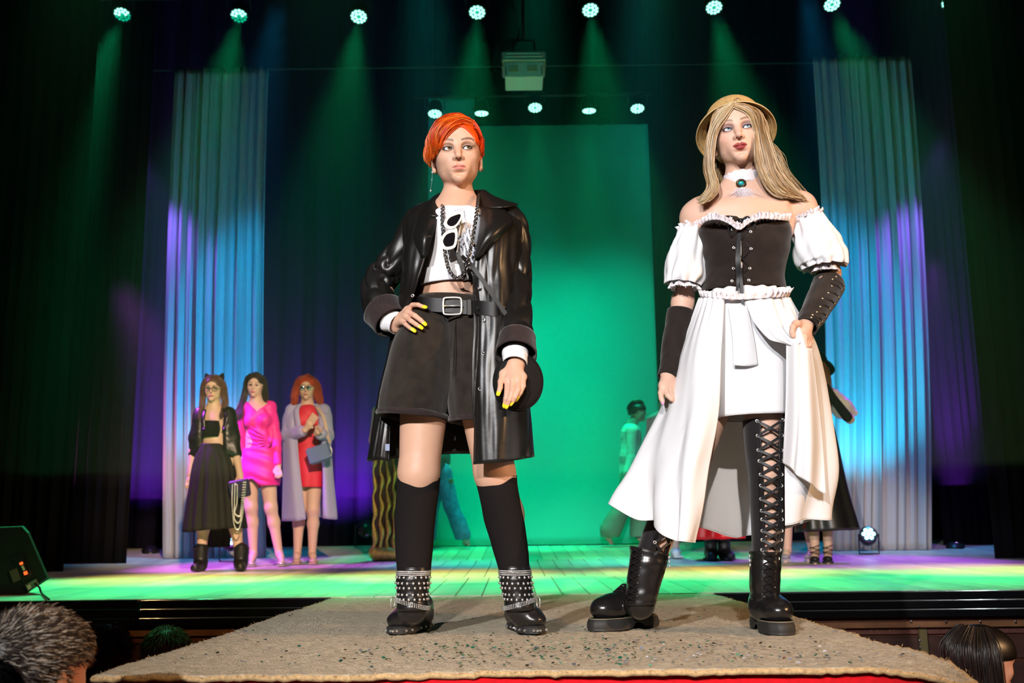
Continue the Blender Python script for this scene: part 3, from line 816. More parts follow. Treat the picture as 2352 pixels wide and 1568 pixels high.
        if s.detail:
            e = np.sqrt(((x - .0310) / .0205) ** 2 + ((z - .003) / .0125) ** 2)
            c = mixin((1.25 - e) / .5 * front, s.shade, .62)
            e2 = np.sqrt(((x - .0312) / .0152) ** 2 + ((z - .0002) / .0074) ** 2)
            c = mixin((1.12 - e2) / .10 * front, (.012, .009, .008), .92)
            wing = np.exp(-((x - .049) / .006) ** 2 - ((z - .0035 - (x - .045) * .4) / .0028) ** 2); c = mixin(wing * front, (.02, .015, .012), .8)
        else:
            e = np.sqrt(((x - .0305) / .0165) ** 2 + ((z) / .0075) ** 2); c = mixin((1.2 - e) / .4 * front, (.05, .03, .03), .9)
        # brows
        bz = .0225 + s.brow_lift + .0045 * np.sin(np.clip((x - .012) / .042, 0, 1) * 2.6) - np.clip(x - .045, 0, 1) * .35
        m = (1 - np.abs(z - bz) / .0048) * (x > .012) * (x < .054) * front; c = mixin(m * 2.2, s.brow, .85)
        # lips
        mz = -.0630 + .004 * s.smile * (x / .02) ** 2
        up = (z - mz) / (.0085 * s.lip * (1.06 - (x / .0235) ** 2) - .0018 * np.exp(-(x / .004) ** 2)).clip(.0004)
        dn = (mz - z) / (.0110 * s.lip * (1.04 - (x / .0225) ** 2)).clip(.0004)
        m = np.where(z > mz, 1 - up, 1 - dn) * 5 * (x < .0235) * front; c = mixin(m, s.lips, .92)
        c = mixin((1 - np.abs(z - mz) / .0016) * (x < .022) * front * 1.5, np.array(s.lips) * .25, .7)  # shade in the mouth crease, put into the colour
        if s.detail:
            for sx in (-1, 1):
                d = np.sqrt((L[:, 0] - sx * .0062 * s.nose) ** 2 + (L[:, 1] + .096) ** 2 + (z + .040) ** 2); c = mixin((.0042 - d) / .001, (.10, .03, .02), .8)  # nostril hollows darkened: shade painted into the skin colour
        return c
def strands_mesh(pts, rad, cols, seg=4):
    """pts [S,N,3], rad [N] or [S,N], cols [S,3] -> V,F,C"""
    S, N, _ = pts.shape; rad = np.broadcast_to(rad, (S, N))
    T = np.gradient(pts, axis=1); T /= np.linalg.norm(T, axis=2, keepdims=True) + 1e-12
    ref = np.tile(np.array([.23, .9, .35]), (S, N, 1)); A = np.cross(T, ref); A /= np.linalg.norm(A, axis=2, keepdims=True) + 1e-9; B = np.cross(T, A)
    a = np.linspace(0, 2 * math.pi, seg, endpoint=False)
    V = pts[:, :, None] + (A[:, :, None] * np.cos(a)[None, None, :, None] + B[:, :, None] * np.sin(a)[None, None, :, None]) * rad[:, :, None, None]
    base = grid_faces(N, seg, False, True); F = (base[None] + (np.arange(S) * N * seg)[:, None, None]).reshape(-1, 4)
    C = np.repeat(cols, N * seg, 0)
    return V.reshape(-1, 3), F, C
def hair_lock(guides, n, spread, rng, N=22, wave=0.0, wfreq=3.0, taper=.35, clump=0.0):
    """interpolates between neighbouring guide curves [G,M,3]; returns [n,N,3]"""
    g = np.array([cr(np.asarray(k, float), N) for k in guides]); G = len(g)
    u = rng.uniform(0, G - 1, n) if G > 1 else np.zeros(n)
    if clump: u = np.where(rng.random(n) < clump, np.round(u * 5) / 5 + rng.normal(0, .03, n), u).clip(0, max(G - 1, 0))
    i = np.minimum(u.astype(int), max(G - 2, 0)); f = (u - i)[:, None, None]
    p = g[i] * (1 - f) + g[np.minimum(i + 1, G - 1)] * f
    t = np.linspace(0, 1, N)[None, :, None]
    off = rng.normal(0, 1, (n, 1, 3)) * spread; p = p + off * (1 - (1 - taper) * np.abs(2 * t - 1) ** 1.5)
    if wave:
        ph = rng.uniform(0, 6.28, (n, 1, 1)) * .35 + u[:, None, None] * 2.1; d = rng.normal(0, 1, (n, 1, 3)); d[:, :, 2] *= .3
        p = p + wave * np.sin(t * wfreq * 6.28 + ph) * t * np.array([1, .5, .2]) + .25 * wave * d * np.sin(t * wfreq * 9 + ph * 3) * t
    ex = rng.uniform(.86, 1.0, (n, 1, 1))
    q = np.linspace(0, 1, N)[None] * ex[:, :, 0] * (N - 1); j = np.minimum(q.astype(int), N - 2); fr = (q - j)[..., None]
    ar = np.arange(n)[:, None]
    return p[ar, j] * (1 - fr) + p[ar, j + 1] * fr
def hand(f, wrist, fingers, rs, r_w=.024, k=.007, palm_mid=True, flat=None):
    """wrist point, fingers: list of world polylines (first point = knuckle); rs radii at knuckle..tip per finger"""
    for pts, r in zip(fingers, rs):
        n = len(pts); rr = np.linspace(r, r * .72, n)
        f.chain(pts, rr, .0022)
    for i, (pts, r) in enumerate(zip(fingers[:4], rs[:4])):
        f.cone(wrist, pts[0], r_w * .62, r * 1.18, k * 1.6)
    if len(fingers) > 4: f.cone(wrist, fingers[4][0], r_w * .62, rs[4] * 1.15, k * 1.8)
def fingernail(parent, tip, prev, up, m, ln=.0185, wd=.0064):
    d = np.asarray(tip) - np.asarray(prev); d /= np.linalg.norm(d); up = np.asarray(up, float); up = up - d * (up @ d); up /= np.linalg.norm(up)
    x = np.cross(d, up); c = np.asarray(tip) + up * .0058 + d * .0035
    th = np.linspace(-1, 1, 7); V = []
    for t in np.linspace(-1, 1, 7):
        wv = wd * math.sqrt(max(0, 1 - (abs(t) ** 3) * .75))
        for a in th: V.append(c + d * t * ln * .62 + x * a * wv + up * (-.0022 * a * a - .0012 * (t + .2) ** 2))
    o = mk('fingernail', V, grid_faces(7, 7), m, parent); md = o.modifiers.new('thickness', 'SOLIDIFY'); md.thickness = .0012; md.offset = 0
    return o
M_skin = mat('skin', (.72, .46, .34), .48, spec=.35, attr='Col', bump=(900, .08, .0005), sss=0.0)
M_eye = mat('eye', (.8, .8, .8), .08, spec=.6, attr='Col')
M_hair = mat('hair', (.3, .2, .1), .36, spec=.45, attr='Col')
def loft_px(rows, Y0, seg=96, nv=60, power=2.3, fold=None, closed=True):
    """rows: (py, pxL, pxR, depth_half, dy[, pyR]) -> closed tube rings [nv, seg, 3] whose silhouette follows the pixel rows"""
    r = []
    for row in rows:
        py, xl, xr, dh, dy = row[:5]; pyr = row[5] if len(row) > 5 else py
        a, b = P(xl, py, Y0 + dy), P(xr, pyr, Y0 + dy)
        r.append(np.concatenate([(a + b) / 2, (b - a) / 2, [dh]]))
    r = cr(np.array(r), nv)
    th = np.linspace(0, 2 * math.pi, seg, endpoint=False); ct, st = np.cos(th), np.sin(th)
    e = 2.0 / power; cx = np.sign(ct) * np.abs(ct) ** e; cy = np.sign(st) * np.abs(st) ** e
    c = r[:, None, :3] + r[:, None, 3:6] * cx[None, :, None] + np.array([0, 1.0, 0]) * (r[:, None, 6:7] * -cy[None, :, None])
    # ring starts at image-right, front is -y (theta = 90 deg)
    if fold is not None: c = fold(c, th)
    return c
def tube_mesh(name, c, m, parent, thick=0.0, cap=(False, False), label=None):
    n, s = c.shape[:2]; V = c.reshape(-1, 3); F = grid_faces(n, s, False, True).tolist()
    if cap[0]: F.append(list(range(s)))
    if cap[1]: F.append([(n - 1) * s + i for i in range(s)][::-1])
    F = [f[::-1] for f in F]
    o = mk(name, V, F, m, parent, True, None, label)
    if thick: md = o.modifiers.new('thickness', 'SOLIDIFY'); md.thickness = thick; md.offset = -1.0
    return o
def normals_of(c, close_v=True):
    du = np.gradient(c, axis=0)
    dv = (np.roll(c, -1, 1) - np.roll(c, 1, 1)) if close_v else np.gradient(c, axis=1)
    n = np.cross(du, dv); return n / (np.linalg.norm(n, axis=2, keepdims=True) + 1e-12)

def push_out(guides, cap_V, H, k=4, gap=.004):
    """lift the first k points of each guide clear of the scalp cap"""
    ce = H.w((0, .0, .02)); d = cap_V - ce; rr = np.linalg.norm(d, axis=1); u = d / rr[:, None]; out = []
    for g in guides:
        g = np.array(g, float)
        for i in range(min(k, len(g))):
            v = g[i] - ce; r0 = np.linalg.norm(v); v = v / r0; j = np.argsort(-(u @ v))[:6]; g[i] = ce + v * max(r0, rr[j].max() + gap)
        out.append(g)
    return out
# ================================================================== red-haired woman in black leather coat
M_leather = mat('black_leather', (.010, .009, .008), .36, spec=.5, bump=(45, .10, .004))
M_lining = mat('brown_black_wool', (.028, .018, .018), .9, spec=.15, sheen=.2, noise=(140, .3))
M_white = mat('white_cotton', (.82, .82, .86), .8, spec=.2, bump=(300, .05, .001))
M_suede = mat('black_suede', (.022, .017, .013), .92, spec=.15, sheen=.25, noise=(26, .35, 4), bump=(40, .2, .004))
M_knit = mat('black_knit', (.012, .010, .010), .95, spec=.1, bump=(500, .3, .001))
M_chrome = mat('chrome', (.85, .83, .80), .3, .75)
M_gun = mat('gunmetal', (.28, .27, .27), .2, 1.0)
M_sole = mat('rubber_sole', (.018, .017, .016), .65)
M_yellow = mat('yellow_varnish', (.95, .80, .03), .15, spec=.6)
YR = 3.43
A_ = empty('person', P(1060, 1452, YR) * [1, 1, 0], 'orange-haired woman in long black leather coat, shorts and knee socks, hand on hip', 'person')
def redhead():
    r = A_
    H = Head(P(1049, 361, YR), rotm(5, 0, 4), 1.07, brow=(.10, .055, .03), lips=(.62, .21, .17), gaze=(.34, -1, .16), iris=(.16, .09, .04), shade=(.20, .12, .085), jaw=1.04, smile=-.35)
    sk = (.64, .375, .262)
    f = Fld(); H.prims(f)
    q = lambda x, y, d=0.0: P(x, y, YR + d)
    f.cone(H.w((0, .026, -.055)), q(1053, 462, .02), .044, .047, .022)
    f.cone(q(1053, 462, .02), q(1049, 510, .01), .046, .075, .04, flat=((0, 1, 0), .8))
    f.cone(q(985, 520, .03), q(1118, 515, .03), .040, .040, .05)                      # shoulders
    f.cone(q(1047, 520, .01), q(1030, 660, .01), .105, .085, .05, flat=((0, 1, 0), .85))
    for x in (1020, 1074): f.ell(q(x, 560, -.058), (.044, .040, .045), None, .04)
    f.cone(q(1028, 640, -.008), q(1033, 700, .0), .088, .098, .05, flat=((0, 1, 0), .90)); f.cone(q(1033, 700, .01), q(1035, 760, .012), .095, .108, .05, flat=((0, 1, 0), .78))
    # legs
    hl, hr = q(985, 800, .01), q(1088, 800, .01)
    kl, kr = q(962, 1085, -.01), q(1136, 1085, -.01)
    al, ar = q(950, 1330, .02), q(1188, 1330, .02)
    f.cone(hl, kl, .095, .064, .03); f.cone(hr, kr, .092, .064, .03)
    f.ell(kl + [0, -.018, -.0], (.045, .045, .055), None, .03); f.ell(kr + [0, -.018, 0], (.045, .045, .055), None, .03)
    cl, cr_ = q(952, 1180, .03), q(1162, 1180, .03)
    f.chain([kl, cl, al], [.060, .054, .038], .03); f.chain([kr, cr_, ar], [.060, .054, .038], .03)
    f.cone(al, q(950, 1395, .03), .036, .032, .02); f.cone(ar, q(1193, 1395, .03), .036, .032, .02)
    # arms
    sl, el, wl = q(970, 525, .03), q(874, 648, .045), q(912, 748, -.05)
    sr, er, wr = q(1158, 520, .03), q(1184, 660, -.03), q(1186, 838, -.23)
    f.chain([sl, el, wl], [.036, .034, .026], .015); f.chain([sr, er, wr], [.036, .034, .027], .015)
    # image-left hand on the hip
    WL = q(908, 741, -.055)
    FL = [[q(938, 717, -.118), q(953, 725, -.150), q(966, 735, -.158), q(972, 741, -.158)],
          [q(933, 728, -.115), q(944, 737, -.150), q(956, 745, -.160), q(963, 750, -.160)],
          [q(926, 739, -.105), q(932, 745, -.140), q(940, 752, -.152), q(947, 757, -.153)],
          [q(938, 716, -.112), q(944, 722, -.135), q(955, 731, -.145), q(962, 737, -.145)],
          [q(936, 711, -.090), q(948, 700, -.120), q(960, 700, -.140), q(973, 705, -.150)]]
    hand(f, WL, FL, [.0095, .009, .0082, .006, .0092], .026)
    # image-right hand hanging
    WR = q(1182, 838, -.235)
    FR = [[q(1166, 872, -0.260), q(1165, 900, -0.280), q(1162, 916, -0.282), q(1160, 926, -0.278)],
          [q(1179, 873, -0.268), q(1176, 902, -0.292), q(1170, 918, -0.296), q(1166, 928, -0.292)],
          [q(1191, 870, -0.266), q(1190, 895, -0.290), q(1183, 912, -0.294), q(1177, 922, -0.290)],
          [q(1202, 865, -0.260), q(1202, 886, -0.278), q(1195, 902, -0.284), q(1189, 912, -0.282)],
          [q(1156, 858, -0.245), q(1150, 876, -0.265), q(1149, 890, -0.275), q(1146, 900, -0.280)]]
    hand(f, WR, FR, [.0098, .0100, .0095, .0085, .0100], .030)
    H.lid_cut(f)
    hc = H.c
    boxes = [(hc + [-.14, -.16, -.165], hc + [.14, .16, .22], .0017), (np.minimum(WL, FL[0][3]) + [-.04, -.12, -.05], np.maximum(WL, FL[0][3]) + [.03, .06, .05], .0018),
             (q(1140, 938, -.22) + [-.02, -.12, -.01], q(1212, 830, -.22) + [.02, .12, .0], .0018)]
    parts = [f.mesh(b[2], b[0], b[1]) for b in boxes]
    V, F = f.mesh(.0045); cen = V[F].mean(1); keep = np.ones(len(F), bool)
    for lo, hi, h in boxes: keep &= ~((cen > lo + .003) & (cen < hi - .003)).all(1)
    parts.append((V, F[keep])); V, F = join(parts)
    col = np.tile(np.array(sk), (len(V), 1)); col *= 1 + .03 * vnoise(V[:, 0] * 40, V[:, 2] * 40, 3)[:, None]
    H.skin = sk; col = H.paint(V, col)
    hz = np.concatenate([np.array(p[-1])[None] for p in FL + FR])
    for p in FL + FR:
        for j in (1, 3): col = col + (np.array([.80, .40, .31]) - col) * (.30 * np.exp(-((V - p[j]) ** 2).sum(1) / .012 ** 2))[:, None]
    # faint grey tattoo on both sides of the neck base
    for (x, y) in ((1027, 478), (1090, 470)):
        d = ((V - q(x, y, -.07)) ** 2).sum(1); m = np.clip(np.exp(-d / .018 ** 2) * (vnoise(V[:, 0] * 260, V[:, 2] * 260, 9) > .1), 0, 1)[:, None]; col = col * (1 - .35 * m) + np.array([.2, .2, .2]) * .35 * m
    body = mk('body', V, F, M_skin, r, True, col)
    H.eyes(r, M_eye)
    for hand_, up in ((FL[:3] + FL[4:], (.1, -1, .35)), (FR, (-.1, -1, .1))):
        for p in hand_: fingernail(body, p[3], p[2], up, M_yellow)
    # ---- hair
    rng = np.random.default_rng(3)
    g = Fld(); H.cap(g, .006, (.064, .070, .096), -.026, -.03)
    for sx in (-1, 1): g.ell(H.w((sx * .08, .02, -.03)), np.array((.02, .024, .036)) * H.sc, H.R, .004, 's')
    V, F = g.mesh(.0028); L = H.loc(V)
    cc = np.array([.88, .075, .004]) * (1 + .18 * vnoise(L[:, 0] * 300, L[:, 2] * 60, 5))[:, None]
    capV = V
    hb = mk('hair', V, F, M_hair, r, True, cc.clip(0, 1), 'short orange hair swept across the forehead')
    gd = []
    for s in np.linspace(0, 1, 9):          # front -> back
        y0 = -.066 + .139 * s
        root = (.040 - .01 * s, y0, .092 + .006 * s + .018 * math.sin(math.pi * min(1, s * 1.1)))
        m1 = (.010 - .008 * s, y0 - .022 * (1 - s), .115 - .018 * (1 - s) ** 2 + .010 * math.sin(math.pi * s))
        m2 = (-.045, y0 - .032 * (1 - s) - .006, .102 - .024 * (1 - s) ** 2 + .012 * math.sin(math.pi * s))
        m3 = (-.084 + .014 * (1 - s), y0 - .036 * (1 - s), .066 - .018 * (1 - s) ** 2)
        e = (-.092 + .020 * (1 - s) ** 1.5, y0 - .028 * (1 - s) - .002, .028 - .012 * (1 - s))
        e2 = (-.083 + .014 * (1 - s) ** 2, y0 - .014 * (1 - s), -.004 + .004 * (1 - s) - .02 * math.exp(-((s - .3) / .12) ** 2))
        gd.append([H.w(p) for p in (root, m1, m2, m3, e, e2)])
    gd = push_out(gd, capV, H, 4, .003)
    pts = hair_lock(gd, 2000, .0055, rng, 20, taper=.6, clump=.75)
    base = np.array([[.95, .13, .006], [.90, .08, .004], [1.0, .30, .04], [.55, .025, .004], [.95, .17, .01]])
    cols = base[rng.integers(0, 5, len(pts))] * rng.uniform(.45, 1.15, (len(pts), 1))
    V, F, C = strands_mesh(pts, np.linspace(.0015, .0005, 20), cols.clip(0, 1)); mk('hair_strands', V, F, M_hair, hb, True, C)
    gd = []
    for s in np.linspace(0, 1, 7):          # short side and crown on the image-right
        a = -.055 + .13 * s
        gd.append([H.w(p) for p in ((.036, a, .108), (.058, a - .006, .092), (.075, a - .004, .050), (.079, a * .8 + .006, .002 - .01 * s))])
    gd = push_out(gd, capV, H, 4, .001)
    pts = hair_lock(gd, 700, .003, rng, 12, taper=.8)
    cols = base[rng.integers(0, 5, len(pts))] * np.array([.95, .6, .6]) * rng.uniform(.75, 1.1, (len(pts), 1))
    V, F, C = strands_mesh(pts, np.linspace(.0016, .0006, 12), cols.clip(0, 1)); mk('hair_strands', V, F, M_hair, hb, True, C)
    gd = [[H.w(p) for p in k] for k in ([(.046, -.066, .074), (.016, -.088, .080), (-.020, -.094, .060), (-.044, -.088, .030), (-.058, -.076, .002)],
          [(.044, -.056, .090), (.006, -.080, .096), (-.034, -.086, .074), (-.060, -.074, .034), (-.074, -.056, -.010)], [(.040, -.040, .105), (-.002, -.068, .110), (-.046, -.072, .088), (-.076, -.056, .040), (-.086, -.034, -.020)])]
    gd = push_out(gd, capV, H, 6, .004); pts = hair_lock(gd, 900, .0055, rng, 18, taper=.7, clump=.8)
    cols = base[rng.integers(0, 5, len(pts))] * rng.uniform(.5, 1.15, (len(pts), 1)); V, F, C = strands_mesh(pts, np.linspace(.0014, .0005, 18), cols.clip(0, 1)); mk('hair_strands', V, F, M_hair, hb, True, C)
    gd = [[H.w(p) for p in k] for k in ([(.050, -.066, .058), (.064, -.045, .062), (.074, -.01, .06), (.078, .03, .05)], [(.058, -.052, .035), (.070, -.030, .036), (.078, .0, .034), (.08, .03, .03)], [(.062, -.045, .008), (.072, -.022, .010), (.079, .005, .008), (.08, .03, .005)])]
    gd = push_out(gd, capV, H, 4, .001); pts = hair_lock(gd, 500, .003, rng, 10, taper=.8)
    cols = base[rng.integers(0, 5, len(pts))] * np.array([.95, .6, .6]) * rng.uniform(.6, 1.1, (len(pts), 1)); V, F, C = strands_mesh(pts, np.linspace(.0014, .0005, 10), cols.clip(0, 1)); mk('hair_strands', V, F, M_hair, hb, True, C)
    gd = [[H.w((x, .05, .117)), H.w((x * 1.2, .105, .07)), H.w((x * 1.2, .116, .02)), H.w((x * 1.05, .104, -.02))] for x in np.linspace(-.06, .06, 6)]
    pts = hair_lock(gd, 600, .004, rng, 12); cols = base[rng.integers(0, 5, len(pts))] * .8
    V, F, C = strands_mesh(pts, np.linspace(.0018, .0006, 12), cols.clip(0, 1)); mk('hair_strands', V, F, M_hair, hb, True, C)
    # ---- white crop top
    def fold_top(c, th):
        n = normals_of(c); u = th[None, :]; v = np.linspace(0, 1, c.shape[0])[:, None]
        return c + n * (.004 * vnoise(u * 3 + v * 4, v * 6 - u, 5))[:, :, None]
    c = loft_px([(490, 1002, 1110, .085, .0), (510, 985, 1118, .105, .0), (565, 978, 1112, .125, -.005), (620, 968, 1102, .112, 0), (665, 961, 1094, .096, -.004, 652)], YR, 80, 46, 2.4, fold_top)
    tp = tube_mesh('crop_top', c, M_white, r, .003)
    # lace trim on the front
    mb = MB()
    for k in range(3):
        for t in np.linspace(0, 1, 26):
            px = 1040 + 34 * t + 10 * k; py = 485 + 120 * t - k * 3
            V, F = sphere(q(px + rnd.uniform(-2, 2), py, -.112 - .022 * math.sin(t * 1.6)), (.006, .003, .005), 6, 4); mb.add(V, F)
    mb.build('lace_trim', mat('white_lace', (.74, .76, .86), .85, spec=.1), tp)
    # ---- shorts
    def fold_sh(c, th):
        n = normals_of(c); u = th[None, :]; v = np.linspace(0, 1, c.shape[0])[:, None]
        return c + n * (.007 * vnoise(u * 2.2 + v * 3, v * 5 - u * 1.3, 15) * (.3 + v))[:, :, None]
    sh = None
    for nm, rows in (('l', [(692, 957, 1045, .105, 0), (735, 932, 1046, .118, -.005), (790, 908, 1048, .125, -.01), (870, 890, 1046, .128, -.01), (935, 877, 1024, .125, -.012, 950), (950, 874, 1021, .122, -.012, 962)]),
                     ('r', [(692, 1012, 1112, .105, 0), (735, 1018, 1140, .118, -.005), (790, 1026, 1156, .125, -.01), (870, 1034, 1165, .125, -.01), (950, 1037, 1168, .115, -.012, 955), (966, 1038, 1168, .112, -.012, 968)])):
        c = loft_px(rows, YR, 72, 50, 2.3, fold_sh)
        o = tube_mesh('shorts' if sh is None else 'shorts_leg', c, M_suede, r if sh is None else sh, .004)
        if sh is None: sh = o
        last = c[-1]; V, F = tube(last + [0, 0, .004], .0115, 8, closed=True); mk('turned_hem', V, F, M_lining, sh)
    # fly seam and waistband
    V, F = tube([q(1046, 735, -.128), q(1041, 800, -.142), q(1037, 850, -.146)], .0022, 6); mk('fly_seam', V, F, M_suede, sh)
    c = loft_px([(688, 956, 1092, .108, 0, 690), (706, 953, 1098, .112, 0, 706)], YR, 60, 6, 2.3); tube_mesh('waistband', c, M_suede, sh, .004)
    # ---- belt with buckle, its free end lying over the coat
    bp = cr(np.array([q(945, 702, -.02), q(958, 697, -.100), q(985, 699, -.128), q(1030, 702, -.138), (q(1075, 706, -.140)), q(1110, 707, -.165), q(1140, 712, -.172), q(1166, 722, -.150)]), 50)
    V, F = ribbon(bp, .046, (0, 0, 1), .004); be = mk('belt', V, F, mat('belt_leather', (.006, .0055, .005), .45, spec=.25, bump=(200, .1, .001)), r, 'auto')
    bk = q(1042, 702.5, -.147); fr = [bk + [-.033, 0, .027], bk + [.024, 0, .027], bk + [.024, 0, -.027], bk + [-.033, 0, -.027]]
    fr = cr(np.array([p for i in range(4) for p in (fr[i] * .85 + fr[i - 1] * .15, fr[i] * .85 + fr[(i + 1) % 4] * .15)]), 40, True)
    V, F = tube(fr, .0034, 8, closed=True, up=(0, 1, 0)); mk('buckle', V, F, M_chrome, be)
    V, F = tube([bk + [-.032, -.002, 0], bk + [.022, -.004, 0]], .0024, 6); mk('buckle_prong', V, F, M_chrome, be)
    V, F = box(q(1078, 705.5, -.150), (.016, .008, .054), 0, .002); mk('belt_keeper', V, F, MATS['belt_leather'], be, False)
    for x in (1052, 1062, 1096):
        V, F = sphere(q(x, 702.5 + (x - 1050) * .08, -.148 - (.03 if x > 1090 else 0)), (.0028, .0016, .0028), 8, 4); mk('belt_hole', V, F, M_black, be)
    # ---- knee socks
    def fold_sock(c, th):
        n = normals_of(c); u = th[None, :]; v = np.linspace(0, 1, c.shape[0])[:, None]; return c + n * (.0016 * vnoise(u * 2, v * 14, 25))[:, :, None]
    for rows in ([(1092, 914, 1010, .066, -.005, 1099), (1130, 913, 1006, .064, 0), (1190, 908, 998, .062, .015), (1250, 909, 993, .055, .02), (1310, 913, 988, .05, .02), (1345, 918, 984, .048, .02)],
                 [(1113, 1096, 1186, .066, -.005, 1093), (1150, 1105, 1190, .064, 0, 1130), (1195, 1114, 1202, .062, .015), (1250, 1130, 1210, .055, .02), (1310, 1147, 1216, .05, .02), (1345, 1155, 1218, .048, .02)]):
        c = loft_px(rows, YR, 48, 50, 2.1, fold_sock); so = tube_mesh('knee_sock', c, M_knit, r, .002)
        V, F = tube(c[0], .0032, 6, closed=True); mk('sock_welt', V, F, M_knit, so)
    # ---- studded ankle boots
    M_boot = mat('boot_leather', (.012, .011, .011), .28, spec=.5, bump=(70, .15, .004))
    def boot(shaft, toe, heel, side):
        zf = .006; heel = PZ(*heel, zf); toe = PZ(*toe, zf); d = toe - heel; L = np.linalg.norm(d[:2]); d = d / L; n = np.array([-d[1], d[0], 0])
        b = Fld()
        c = loft_px(shaft, YR, 56, 30, 2.1)
        fold = .0022 * vnoise(np.linspace(0, 6.28, 56)[None] * 1.5, np.linspace(0, 1, 30)[:, None] * 16, 33); c = c + normals_of(c) * fold[:, :, None]
        ctr = c.mean(1)
        up = [0, 0, 1]
        b.cone(heel + d * .030 + [0, 0, .050], heel + d * .030 + [0, 0, .075], .038, .040, .02)
        b.cone(ctr[-1], heel + d * .060 + [0, 0, .058], .046, .042, .03)
        b.cone(heel + d * .075 + [0, 0, .075], heel + d * .165 + [0, 0, .044], .040, .036, .03)
        b.ell(heel + d * .200 + [0, 0, .036], (.060, .045, .030), np.stack([d, n, up], 1), .03)
        b.ell(heel + d * .04 + [0, 0, .036], (.046, .036, .032), np.stack([d, n, up], 1), .03)
        b.box(heel + [0, 0, -.03 + .012], (.6, .6, .03), None, .004, 's')
        V, F = b.mesh(.0028); bt = mk('boot', V, F, M_boot, r)
        sh_ = tube_mesh('boot_shaft', c, M_boot, bt, .003)
        V, F = tube(c[0], .0035, 6, closed=True); mk('shaft_rim', V, F, M_boot, bt)
        # sole: outline extruded
        ol = []
        for a in np.linspace(0, 2 * math.pi, 40, endpoint=False):
            t = .5 - .5 * math.cos(a); hw = np.interp(t, [0, .08, .25, .45, .72, .92, 1], [.0, .034, .037, .033, .048, .034, 0]); ol.append(heel + d * (-.012 + .278 * t) + n * hw * (1 if math.sin(a) >= 0 else -1))
        ol = np.array(ol); zt = np.where((np.linspace(0, 1, 40) > .37) & (np.linspace(0, 1, 40) < .0), 0, 0)
        lo_ = ol.copy(); lo_[:, 2] = .0025; mid = ol.copy(); mid[:, 2] = .020; hi_ = ol * 1.0; hi_[:, 2] = .026; cen = ol.mean(0); hi_[:, :2] = cen[:2] + (ol[:, :2] - cen[:2]) * .94
        V = np.concatenate([lo_, mid, hi_]); F = grid_faces(3, 40, False, True).tolist() + [list(range(40)), [80 + i for i in range(40)][::-1]]
        so = mk('boot_sole', V, [f_[::-1] for f_ in F], M_sole, bt, False)
        # studs along the sole
        mb = MB()
        for p in ol[::2]:
            nn = (p - cen); nn /= np.linalg.norm(nn); V, F = lathe([(.0045, 0), (.004, .004), (.0005, .010)], 7, M=lookm(nn)); mb.add(V + [p[0], p[1], .012], F)
        tag(mb.build('sole_studs', M_chrome, bt), kind='stuff')
        # stud rows and straps round the shaft
        mb = MB(); strap = MB(); fine = MB()
        for j, fr_ in enumerate((.30, .42, .54, .66, .78)):
            ring = c[int(fr_ * 29)]; cc_ = ring.mean(0)
            ring2 = cc_ + (ring - cc_) * 1.035
            V, F = tube(cc_ + (ring - cc_) * 1.01, .0065, 6, flat=.25, closed=True); strap.add(V, F)
            for k in range(0, 56, 3):
                a = k + (j % 2); p = ring[a % 56]; nn = p - cc_; nn[2] = 0; nn /= np.linalg.norm(nn); V, F = sphere(p + nn * .0035, (.0046,) * 3, 6, 4); mb.add(V, F)
        for row in range(3):
            ring = c[3] + (c[6] - c[3]) * (row / 2.0); cc_ = ring.mean(0)
            for k in range(0, 112):
                p = ring[k // 2] * (1 - .5 * (k % 2)) + ring[(k // 2 + 1) % 56] * .5 * (k % 2); nn = p - cc_; nn[2] = 0; nn /= np.linalg.norm(nn)
                if k % 2 == 0 or True: V, F = sphere(p + nn * .004, (.0022,) * 3, 4, 3); fine.add(V, F)
            # slanted ankle strap
        for row in range(3):
            i0 = 24; ring = c[i0]; cc_ = ring.mean(0)
            for k in range(0, 112):
                a = k / 112 * 2 * math.pi; p = cc_ + (ring[k // 2] - cc_) * 1.06; nn = p - cc_; nn /= np.linalg.norm(nn)
                p = p + [0, 0, .014 * side * math.cos(a) - .005 * row]; V, F = sphere(p + nn * .004, (.0022,) * 3, 4, 3); fine.add(V, F)
        strap.build('shaft_straps', M_boot, bt); mb.build('shaft_studs', M_chrome, bt); tag(fine.build('rhinestones', M_chrome, bt), kind='stuff')
        ring = c[24]; cc_ = ring.mean(0); p = ring[28 if side < 0 else 0]; nn = p - cc_; nn[2] = 0; nn /= np.linalg.norm(nn)
        w2 = np.array([.0, -1, 0]); bb = p + nn * .010 + [0, -.012, -.012 * abs(side) * 0]
        fr = np.array([bb + [0, 0, .013], bb + [nn[0] * .008, -.016, .013], bb + [nn[0] * .008, -.016, -.013], bb + [0, 0, -.013]]); V, F = tube(cr(fr, 20, True), .0018, 6, closed=True, up=(1, .2, 0)); mk('boot_buckle', V, F, M_chrome, bt)
        # laces across the instep
        for k in range(4):
            e = heel + d * (.085 + .028 * k) + [0, 0, .116 - .019 * k]; s = -1 if k % 2 else 1
            pts = [e + n * .034 * s + [0, 0, -.016], e + n * .012 * s + [0, 0, .002], e - n * .012 * s + d * .012, e - n * .034 * s + d * .018 + [0, 0, -.018]]
            V, F = tube(cr(np.array(pts), 12), .0026, 6); mk('lace', V, F, M_knit, bt)
        for k in range(2):
            for s in (-1, 1):
                V, F = sphere(heel + d * (.10 + .04 * k) + n * .033 * s + [0, 0, .095 - .02 * k], .0034, 6, 4); mk('eyelet', V, F, M_chrome, bt)
    boot([(1303, 914, 987, .054, .02), (1330, 913, 985, .056, .02), (1365, 913, 982, .056, .02), (1400, 914, 982, .058, .02)], (884, 1458), (975, 1438), -1)
